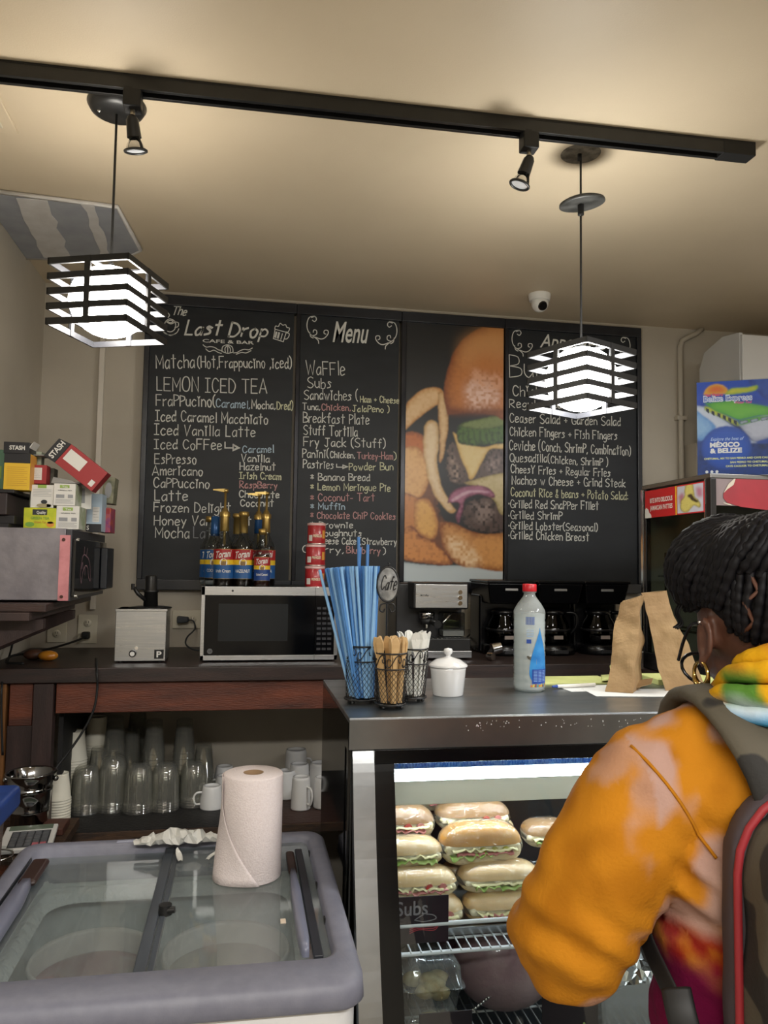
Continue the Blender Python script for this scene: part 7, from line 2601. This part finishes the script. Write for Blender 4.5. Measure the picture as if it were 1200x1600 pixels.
# trunk
for z, c, w_, d_ in ((1.14, (.715, .935), .150, .080), (1.08, (.715, .94), .15, .09), (.96, (.715, .95), .135, .09), (.86, (.715, .955), .155, .105), (.78, (.715, .955), .165, .11)):
    b.ball((c[0], c[1], z), (w_, d_, .11), 22, 12)
LS_, LE, LW = (.530, .965, 1.175), (.458, .985, .965), (.545, 1.165, .985)
RS_, RE, RW = (.895, .955, 1.175), (.985, .975, .955), (.93, 1.18, 1.0)
for S_, E_, W__ in ((LS_, LE, LW), (RS_, RE, RW)):
    cap(b, S_, E_, .052, .040)
    cap(b, E_, W__, .040, .026)
# legs and feet
for s in (-1, 1):
    hx_ = .715 + s * .085
    cap(b, (hx_, .955, .78), (hx_ + s * .01, .985, .44), .088, .056)
    cap(b, (hx_ + s * .01, .985, .44), (hx_ + s * .012, .955, .09), .054, .036)
    cap(b, (hx_ + s * .012, .955, .05), (hx_ + s * .02, 1.10, .035), .036, .028)


def hand(b, w_, d, up, side):
    """palm and five separate, half-curled fingers; d: forearm direction, up: back of the hand, side: thumb side"""
    d, up, side = Vector(d).normalized(), Vector(up).normalized(), Vector(side).normalized()
    w_ = Vector(w_)
    for q in (-1, -.33, .33, 1):
        cap(b, w_ + d * .01 + side * q * .016, w_ + d * .075 + side * q * .026, .014, .012, 8)
    for q, L in zip((1, .33, -.33, -1), (.066, .074, .070, .054)):
        p = w_ + d * .078 + side * q * .028
        dd = (d - up * .15 + side * q * .08).normalized()
        p1 = p + dd * L * .45
        dd = (d - up * .7).normalized()
        p2 = p1 + dd * L * .32
        p3 = p2 + (d * .6 - up).normalized() * L * .26
        cap(b, p, p1, .0088, .0082, 8)
        cap(b, p1, p2, .0082, .0076, 8)
        cap(b, p2, p3, .0076, .0066, 8)
    t0 = w_ + d * .018 + side * .022
    t1 = w_ + d * .048 + side * .050 - up * .008
    t2 = t1 + (d + side * .35 - up * .3).normalized() * .030
    t3 = t2 + (d - up * .4).normalized() * .024
    cap(b, t0, t1, .012, .011, 8)
    cap(b, t1, t2, .0105, .0095, 8)
    cap(b, t2, t3, .0095, .008, 8)


hand(b, LW, (.45, .9, .05), (0, -.05, 1), (.9, -.45, 0))
hand(b, RW, (-.1, 1, .1), (0, -.1, 1), (-1, 0, 0))
# ears
for s in (-1, 1):
    ex_ = HX + s * .086
    b.tube([(ex_, HY - .002 + .0145 * math.cos(q * PI / 7 + .3), 1.354 + .0255 * math.sin(q * PI / 7 + .3)) for q in range(14)], .0056, 6, closed=True)
    b.ball((ex_ - s * .005, HY, 1.352), (.004, .011, .021), 10, 8)
    b.ball((ex_ + s * .001, HY + .002, 1.322), (.006, .008, .010), 8, 6)
    cap(b, (ex_ - s * .026, HY + .004, 1.352), (ex_ - s * .008, HY + .004, 1.352), .014, .010, 10)
body, _ = remesh(b, 'body', .0052, 5, None, px0, skin)
# eyes
for s in (-1, 1):
    e = MB()
    e.M = PF
    e = e.ball((HX + s * .030 - .004, HY + .0765, 1.374), .0112, 14, 10).obj('eye', mat('eye_white', '#d9d6d0', .2), px0)
    MB().ball(PF @ Vector((HX + s * .030 - .004, HY + .0830, 1.373)), .0058, 10, 8).obj('iris', mat('iris_brown', '#22140d', .1), e)

# ---- hoodie
h = MB()
for z, c, w_, d_, hh in ((1.215, (.715, .93), .150, .085, .055), (1.17, (.715, .93), .185, .105, .10), (1.08, (.712, .935), .190, .118, .12), (.97, (.715, .945), .185, .122, .12), (.88, (.718, .95), .185, .125, .12)):
    h.ball((c[0], c[1], z), (w_, d_, hh), 26, 14)
h.lathe([(0, -.13), (.17, -.13), (.178, -.115), (.182, .0), (.18, .10), (0, .11)], (.716, .952, .90), 30, sy=.70)
cap(h, (.60, .955, 1.215), (.545, .965, 1.175), .062, .074, 18)
cap(h, (.83, .95, 1.215), (.885, .955, 1.175), .062, .074, 18)
# left sleeve: wide, with the elbow low and the forearm going forward
pts = [((.532, .962, 1.170), .078), ((.494, .965, 1.115), .080), ((.460, .972, 1.055), .081), ((.438, .985, 1.0), .078), ((.434, .999, .972), .076), ((.438, 1.03, .968), .072), ((.468, 1.07, .972), .064), ((.50, 1.11, .978), .054), ((.525, 1.14, .982), .046), ((.538, 1.156, .984), .040)]
for (a, ra), (c, rb) in zip(pts[:-1], pts[1:]):
    cap(h, a, c, ra, rb, 18)
pts = [((.885, .955, 1.175), .072), ((.94, .96, 1.08), .068), ((.985, .97, .97), .066), ((.975, 1.03, .955), .062), ((.95, 1.12, .98), .050), ((.935, 1.165, .995), .040)]
for (a, ra), (c, rb) in zip(pts[:-1], pts[1:]):
    cap(h, a, c, ra, rb, 18)


def fold(p):
    n1 = noise.noise(Vector((p.x * 9, p.y * 9, p.z * 5)) + Vector((3, 1, 0)))
    n2 = noise.noise(Vector((p.x * 22 + p.z * 8, p.y * 20, p.z * 12 - p.x * 6)))
    n4 = noise.noise(Vector((p.x * 14 + p.z * 22, p.y * 10, p.z * 9 - p.x * 16)))
    d = .007 * n1 + .0035 * n2 + .0022 * (1 - abs(n4) * 3)
    # creases at the elbow and bunched cloth at the armhole and waist
    e = math.exp(-((p.z - .985) / .05) ** 2) * (1 if p.x < .5 else 0)
    d += e * .005 * math.sin(p.z * 120 + p.x * 60 + n1 * 5)
    a = math.exp(-((p.x - .545) / .03) ** 2) * math.exp(-((p.z - 1.06) / .07) ** 2)
    d += a * .006 * math.sin(p.z * 160 + p.x * 120)
    w_ = math.exp(-((p.z - .87) / .06) ** 2)
    d += w_ * .006 * math.sin(p.x * 60 + n2 * 4)
    return d


cloth = vcmat('tie_dye_cloth', .85, .15, bump=.15)
hoodie, W = remesh(h, 'hoodie', .0075, 6, fold, px0, cloth)


def mixc(a, b_, t):
    t = max(0.0, min(1.0, t))
    return tuple(a[i] + (b_[i] - a[i]) * t for i in range(3))


OR_, OR2, LAV, RED, MAG, PINK = lin('#b67618'), lin('#a0640f'), lin('#ab8f88'), lin('#8a2010'), lin('#6e0c3a'), lin('#a04a60')


def sstep(a, b_, x):
    t = max(0, min(1, (x - a) / (b_ - a)))
    return t * t * (3 - 2 * t)


def dye(p):
    q = Vector(p)
    n = noise.noise(Vector((q.x * 13, q.y * 9, q.z * 10)) + Vector((5, 2, 9)))
    n2 = noise.noise(q * 21 + Vector((1, 7, 3)))
    n3 = noise.noise(q * 34)
    c = mixc(OR_, OR2, sstep(-.2, .5, n2))
    sleeve = p.x < .50 + (1.12 - p.z) * .10
    k = sstep(.16, .50, n + n3 * .45 + n2 * .35 + (.08 if not sleeve else -.06) + (.05 if p.z > 1.14 else 0))
    c = mixc(c, LAV, k * (.8 if not sleeve else .5))
    if not sleeve:
        z = p.z + n2 * .035
        c = mixc(c, RED, sstep(1.03, .99, z) * sstep(-.25, .2, n3 + n * .5))
        c = mixc(c, PINK, sstep(1.0, .97, z) * sstep(.0, .4, n) * .8)
        c = mixc(c, MAG, sstep(.985, .945, z + n * .02))
    else:
        c = mixc(c, MAG, sstep(1.115, 1.15, p.y + n3 * .01) * .9)
    return c


def paint(o, W, f):
    ca = o.data.color_attributes.new('Col', 'FLOAT_COLOR', 'POINT')
    arr = np.ones((len(W), 4), np.float32)
    for i, p in enumerate(W):
        arr[i, :3] = f(p)
    ca.data.foreach_set('color', arr.ravel())


paint(hoodie, W, dye)
# sleeve seam (raised line round the armhole), ribbed cuff, hem band
sm = []
for k in range(11):
    q = k / 14
    p = Vector((.487 + .105 * q, .90 - .02 * math.sin(q * PI), 1.225 - .165 * q)) + Vector((0, 0, 0))
    sm.append(p)
# drop the seam on the surface of the cloth, seen from behind
from mathutils.bvhtree import BVHTree
bv = BVHTree.FromPolygons([tuple(w_) for w_ in W], [tuple(p.vertices) for p in hoodie.data.polygons])
sp_ = []
for p in sm:
    pxy = CAM
    hit = bv.ray_cast(Vector((p.x, .5, p.z)), Vector((0, 1, 0)))
    if hit[0] is not None:
        sp_.append(hit[0] + hit[1] * .0005)
if len(sp_) > 3:
    o = MB().tube(catmull([tuple(p) for p in sp_], 3), .0022, 6).obj('sleeve_seam', cloth, px0)
    paint(o, [Matrix.Translation(px0.location) @ v.co for v in o.data.vertices], lambda p: mixc(OR_, OR2, .6))
for c_, dr_, r in (((.543, 1.160, .985), (.45, .9, 0), .037), ((.932, 1.172, .997), (-.1, 1, .1), .036)):
    m = MB().cyl(Vector(c_) - Vector(dr_) * .012, Vector(c_) + Vector(dr_) * .03, r, r * .92, 24, caps=False)
    m.obj('cuff', mat('cuff_pink', '#9c2a4e', .85, bump=.3), px0)
MB().lathe([(.176, -.06), (.180, -.055), (.182, .0), (.178, .006)], (.716, .952, .805), 40, sy=.72).obj('hem_band', mat('hem_magenta', '#7d1446', .85, bump=.3), px0)

# ---- hood, bunched in rolls round the back of the neck
hd = MB()
for r, z, th_, a0, a1, tilt, oy in ((.070, 1.326, .0165, 150, 390, .024, -.022), (.087, 1.312, .017, 155, 385, .014, -.032), (.102, 1.294, .017, 160, 380, .004, -.040), (.106, 1.277, .014, 165, 375, -.004, -.040)):
    pts, rs = [], []
    for k in range(60):
        a = math.radians(a0 + (a1 - a0) * k / 59)
        back = max(0, -math.sin(a))
        wv = .004 * noise.noise(Vector((a * 1.5, r * 40, 1))) + .002 * noise.noise(Vector((a * 5, r * 60, 4)))
        pts.append((.712 + (r + wv) * 1.12 * math.cos(a), .945 + oy * .5 + (r + wv) * .82 * math.sin(a), z + wv + tilt * back - .035 * max(0, math.sin(a) + .15)))
        rs.append(th_ * (.62 + .38 * back))
    hd.tube(pts, rs, 16)
Wh = [Vector(v) for v in hd.v]
hood = hd.obj('hood', cloth, px0)
GRN, BLU, WHT, YEL = lin('#4f7a2e'), lin('#3f93c4'), lin('#c3cfd6'), lin('#cf9a16')


def dyeh(p):
    q = Vector(p)
    n = noise.noise(q * 12 + Vector((2, 2, 2)))
    n2 = noise.noise(q * 20 + Vector((9, 1, 4)))
    c = mixc(OR_, YEL, sstep(-.3, .3, n2))
    c = mixc(c, GRN, sstep(.0, .22, n) * sstep(1.335, 1.31, p.z))
    c = mixc(c, WHT, sstep(1.302, 1.285, p.z + n2 * .02) * sstep(-.2, .1, n2))
    c = mixc(c, BLU, sstep(1.290, 1.268, p.z + n * .02) * sstep(-.1, .2, n + .15))
    return c


paint(hood, Wh, dyeh)

# ---- trousers, shoes
tr = MB()
tr.ball((.716, .955, .80), (.170, .118, .10), 24, 12)
for s in (-1, 1):
    hx_ = .715 + s * .085
    cap(tr, (hx_, .955, .77), (hx_ + s * .01, .985, .44), .096, .068, 20)
    cap(tr, (hx_ + s * .01, .985, .44), (hx_ + s * .012, .955, .12), .068, .056, 20)
remesh(tr, 'trousers', .009, 5, None, px0, mat('trouser_black', '#121214', .8, bump=.2))
for s in (-1, 1):
    x = .715 + s * .10
    m = MB()
    m.ball((x, .965, .045), (.042, .055, .045), 18, 10)
    m.ball((x + s * .008, 1.06, .036), (.042, .09, .036), 18, 10)
    sh, _ = remesh(m, 'shoe', .006, 4, None, px0, mat('shoe_dark', '#1c1c20', .6))
    MB().prism([(.040 * math.cos(q * PI / 10) + x + s * .005, 1.02 + .125 * math.sin(q * PI / 10)) for q in range(20)], 0, .014, lambda u, v, q: (u, v, q)).obj('sole', mat('sole_white', '#9a9a98', .7), sh)

# ---- hair: a cap of cornrows and braids swept up to the crown
hairm = mat('hair_black', '#08070a', .6, col2='#0e0d12', scale=60, spec=.22)
hh = MB()
hh.ball((HX + .004, HY - .008, 1.412), (.080, .098, .098), 26, 16)
hh.ball((HX - .008, HY + .045, 1.440), (.084, .070, .074), 22, 14)
hh.ball((HX + .012, HY - .02, 1.455), (.085, .085, .060), 22, 14)
hh.ball((HX + .012, HY - .052, 1.372), (.062, .042, .05), 18, 10)
hair, _ = remesh(hh, 'hair', .007, 3, None, px0, hairm)
rn = random.Random(4)
bvh = BVHTree.FromPolygons([tuple(Matrix.Translation(px0.location) @ v.co) for v in hair.data.vertices], [tuple(p.vertices) for p in hair.data.polygons])


def braid(pts, r):
    P_ = catmull(pts, 7)
    rs = [r * (1 + .15 * math.sin(i * 1.9)) * (1 if 2 < i < len(P_) - 3 else .75) for i in range(len(P_))]
    MB().tube(P_, rs, 7).obj('braid', hairm, px0)


Chd = Vector((HX + .004, HY - .005, 1.415))
cnt = 0
for k in range(34):
    # from the nape and hairline up over the skull to the roll above the forehead
    a = math.radians(200 + 140 * k / 33)                 # direction round the back of the head
    el0 = -34 - 12 * math.sin(math.radians(180 * k / 33))
    pts = []
    for j in range(8):
        f = j / 7
        el = math.radians(el0 + (88 - el0) * f)
        aa = a + .30 * math.sin(f * 3 + k) * .3 + f * .5
        d = Vector((math.cos(aa) * math.cos(el), math.sin(aa) * math.cos(el), math.sin(el)))
        d = (d + Vector((-.15 * f, .38 * f, 0))).normalized()
        hit = bvh.ray_cast(Chd + d * .4, -d)
        if hit[0] is not None:
            pts.append(tuple(hit[0] + d * (.002 + .0045 * f)))
    if len(pts) > 3:
        braid(pts, .0062)
# the swept roll of braids over the crown to the front left
for k in range(30):
    f = k / 29
    a = math.radians(60 + 190 * f)
    s0 = Vector((math.cos(a), math.sin(a), .15))
    pts = []
    for j in range(7):
        g = j / 6
        lo_ = -20 if 100 < math.degrees(a) < 205 else 8
        el = math.radians(lo_ + (86 - lo_) * g + rn.uniform(-3, 3))
        d = Vector((math.cos(a + g * .9) * math.cos(el), math.sin(a + g * .9) * math.cos(el), math.sin(el)))
        hit = bvh.ray_cast(Chd + Vector((0, .02, .01)) + d * .4, -d)
        if hit[0] is not None:
            pts.append(tuple(hit[0] + d * (.006 + .006 * math.sin(PI * g))))
    if len(pts) > 3:
        braid(pts, .0068)
# three loose ends curling at the temple
for k in range(3):
    x, y, z = HX - .083 + .004 * k, HY + .045 + .012 * k, 1.405
    MB().tube(catmull([(x, y, z), (x - .010, y + .004, z - .018), (x - .004, y + .004, z - .034), (x - .012, y + .006, z - .042)], 4), .0014, 5).obj('braid', hairm, px0)
# zigzag scalp partings at the nape
for k, (a, z0) in enumerate(((-118, 1.372), (-98, 1.366), (-142, 1.37))):
    pts = []
    for j in range(6):
        aa = math.radians(a + (6 if j % 2 else -3) + j * 2.0)
        z = z0 - .004 + .020 * j - (.004 if j % 2 else 0)
        d = Vector((math.cos(aa), math.sin(aa), 0))
        hit = bvh.ray_cast(Vector((Chd.x, Chd.y, z)) + d * .4, -d)
        if hit[0] is not None:
            pts.append(tuple(hit[0] + d * .0058))
    if len(pts) > 3:
        MB().tube(pts, .0034, 6).obj('scalp_parting', skin, px0)

# ---- earring, glasses
exr = HX - .088
m = MB()
m.tube([(exr, HY + .004 + .0165 * math.cos(q * PI / 12), 1.306 + .0165 * math.sin(q * PI / 12)) for q in range(24)], [.0026 + .0028 * max(0, -math.sin(q * PI / 12)) for q in range(24)], 8, closed=True)
tag(m.obj('hoop_earring', mat('gold_polished', '#c9a860', .15, 1.0), px0), 'gold hoop earring')
MB().ball((HX - .088, HY + .006, 1.376), .0026, 8, 6).obj('ear_stud', chrome, px0)
gl = MB()
gl.M = PF
gl.tube(catmull([(HX - .086, HY - .004, 1.372), (HX - .086, HY + .02, 1.386), (HX - .086, HY + .05, 1.378), (HX - .080, HY + .088, 1.366)], 5), .0026, 6)
gl.tube(catmull([(HX + .078, HY - .004, 1.372), (HX + .078, HY + .02, 1.386), (HX + .080, HY + .05, 1.378), (HX + .074, HY + .088, 1.366)], 5), .0026, 6)
for s in (-1, 1):
    cx_ = HX - .004 + s * .040
    gl.tube([(cx_ + .036 * math.cos(q * PI / 10), HY + .090 - .004 * abs(math.cos(q * PI / 10)), 1.352 + .026 * math.sin(q * PI / 10)) for q in range(20)], .0026, 6, closed=True)
gl.tube([(HX - .012, HY + .090, 1.360), (HX + .004, HY + .090, 1.360)], .0026, 6)
gl.M = None
gl.obj('glasses', mat('glasses_black', '#0d0d10', .25), px0)

# ---- camouflage backpack, turned a little with the torso
cam_ = mat('camo_cloth', '#4f493c', .85, col2='#211f1c', scale=13, detail=1.5, lo=.49, hi=.52, bump=.12, bscale=160)
bk = thing('backpack', 'camouflage backpack with red piping worn on the back over the tie-dye hoodie', 'backpack', (.64, .79, .68))
RB = Matrix.Translation((.722, .945, 0)) @ Matrix.Rotation(-.20, 4, 'Z') @ Matrix.Translation((-.715, -.945, 0))


def BM():
    m = MB()
    m.M = RB
    return m


def slab_round(hw, y0, y1, z0, z1, r):
    """rounded upright slab in the plane of the back"""
    out = []
    for cx, cz, a in ((.715 + hw - r, z0 + r * .6, -PI / 2), (.715 + hw - r, z1 - r, 0), (.715 - hw + r, z1 - r, PI / 2), (.715 - hw + r, z0 + r * .6, PI)):
        for i_ in range(7):
            q = a + i_ * PI / 12
            out.append((cx + r * math.cos(q), cz + (r if cz > 1 else r * .6) * math.sin(q)))
    m = BM()
    m.prism(out, y0, y1, lambda u, v, q: (u, q, v))
    return m


def outline(hw, z0, z1, r, y, s):
    pts = [(.715 + s * .02, y, z1)]
    for i_ in range(7):
        q = PI / 2 - i_ * PI / 12
        pts.append((.715 + s * (hw - r + r * math.cos(q)), y, z1 - r + r * math.sin(q)))
    return pts + [(.715 + s * hw, y, 1.0), (.715 + s * hw, y, .85), (.715 + s * (hw - .01), y, z0 + .01)]


m = slab_round(.136, .715, .800, .70, 1.205, .10)
m.ball((.715, .735, .93), (.125, .045, .20), 24, 14)
m.M = None
remesh(m, 'bag_body', .008, 8, lambda p: .006 * noise.noise(Vector(p) * 13), bk, cam_)
m = slab_round(.146, .792, .832, .70, 1.215, .105)
m.M = None
remesh(m, 'side_binding', .008, 6, lambda p: .003 * noise.noise(Vector(p) * 14), bk, mat('side_mauve', '#41383c', .7))
m = BM()
m.ball((.715, .690, .86), (.10, .030, .10), 22, 12)
m.box((.635, .675, .79), (.795, .71, .92))
m.M = None
remesh(m, 'front_pocket', .008, 6, None, bk, cam_)
redp = mat('piping_red', '#8e2028', .6)
for s in (-1, 1):
    BM().tube(outline(.1405, .70, 1.209, .10, .789, s), .0048, 8).obj('piping', redp, bk)
    BM().tube([(x_, y_ - .018 * (1 if z_ < 1.19 else .6), z_) for x_, y_, z_ in outline(.112, .70, 1.17, .09, .722, s)], .003, 6).obj('zip', blkm, bk)
BM().tube(catmull([(.69, .81, 1.20), (.69, .80, 1.235), (.715, .795, 1.245), (.74, .80, 1.235), (.74, .81, 1.20)], 5), .007, 8).obj('grab_handle', blkm, bk)


def ribbon_solid(path, normals, half, th_):
    """padded band: path, surface normals, half width, half thickness"""
    vs = []
    n = len(path)
    for i, p in enumerate(path):
        T_ = (path[min(i + 1, n - 1)] - path[max(i - 1, 0)]).normalized()
        N_ = (normals[i] - T_ * normals[i].dot(T_)).normalized()
        S_ = N_.cross(T_).normalized()
        ww = half if not callable(half) else half(i / (n - 1))
        for q in range(12):
            a = 2 * PI * q / 12
            vs.append(p + S_ * (ww * math.copysign(abs(math.cos(a)) ** .6, math.cos(a))) + N_ * (th_ * math.sin(a)))
    fs = [(i * 12 + q, i * 12 + (q + 1) % 12, (i + 1) * 12 + (q + 1) % 12, (i + 1) * 12 + q) for i in range(n - 1) for q in range(12)]
    fs += [tuple(range(11, -1, -1)), tuple((n - 1) * 12 + q for q in range(12))]
    return MB().add(vs, fs, True)


for s in (-1, 1):
    P_, N_ = [], []
    for k in range(15):
        f = k / 14
        a = math.radians(-5 + 205 * f)                      # front of the chest, over the shoulder, down the back
        X = (.618 - .018 * math.sin(PI * f) + .02 * f * f) if s < 0 else (.825 - .03 * f)
        o_ = Vector((X, .945, 1.17))
        d = Vector((0, math.cos(a), math.sin(a)))
        hit = bv.ray_cast(o_ + d * .5, -d)
        if hit[0] is None:
            continue
        P_.append(hit[0] + d * .009)
        N_.append(d)
    # ease the raw hits
    for _ in range(3):
        P_ = [P_[0]] + [(P_[i - 1] + P_[i] * 2 + P_[i + 1]) / 4 for i in range(1, len(P_) - 1)] + [P_[-1]]
    ribbon_solid([p + n * .010 for p, n in zip(P_, N_)], N_, lambda f: .034 + .010 * f, .012).obj('shoulder_strap', cam_, bk)
# black lower strap running forward under the left arm, and its loose end
pth = [Vector(p) for p in catmull([(.555, .845, .80), (.530, .862, .86), (.522, .90, .93), (.522, .97, .975), (.54, 1.04, 1.02), (.575, 1.065, 1.08)], 5)]
ribbon_solid(pth, [Vector((-1, -.3, 0))] * len(pth), .015, .003).obj('lower_strap', blkm, bk)
pth = [Vector(p) for p in catmull([(.922, .86, .80), (.915, .87, .86), (.915, .90, .93), (.912, .97, .985), (.88, 1.05, 1.03), (.85, 1.07, 1.09)], 5)]
ribbon_solid(pth, [Vector((1, -.2, 0))] * len(pth), .015, .003).obj('lower_strap', blkm, bk)
pth = [Vector(p) for p in catmull([(.505, .868, .965), (.502, .852, .945), (.508, .842, .91), (.518, .836, .86), (.532, .832, .80)], 5)]
ribbon_solid(pth, [Vector((-.5, -.9, 0))] * len(pth), .017, .006).obj('strap_end', blkm, bk)
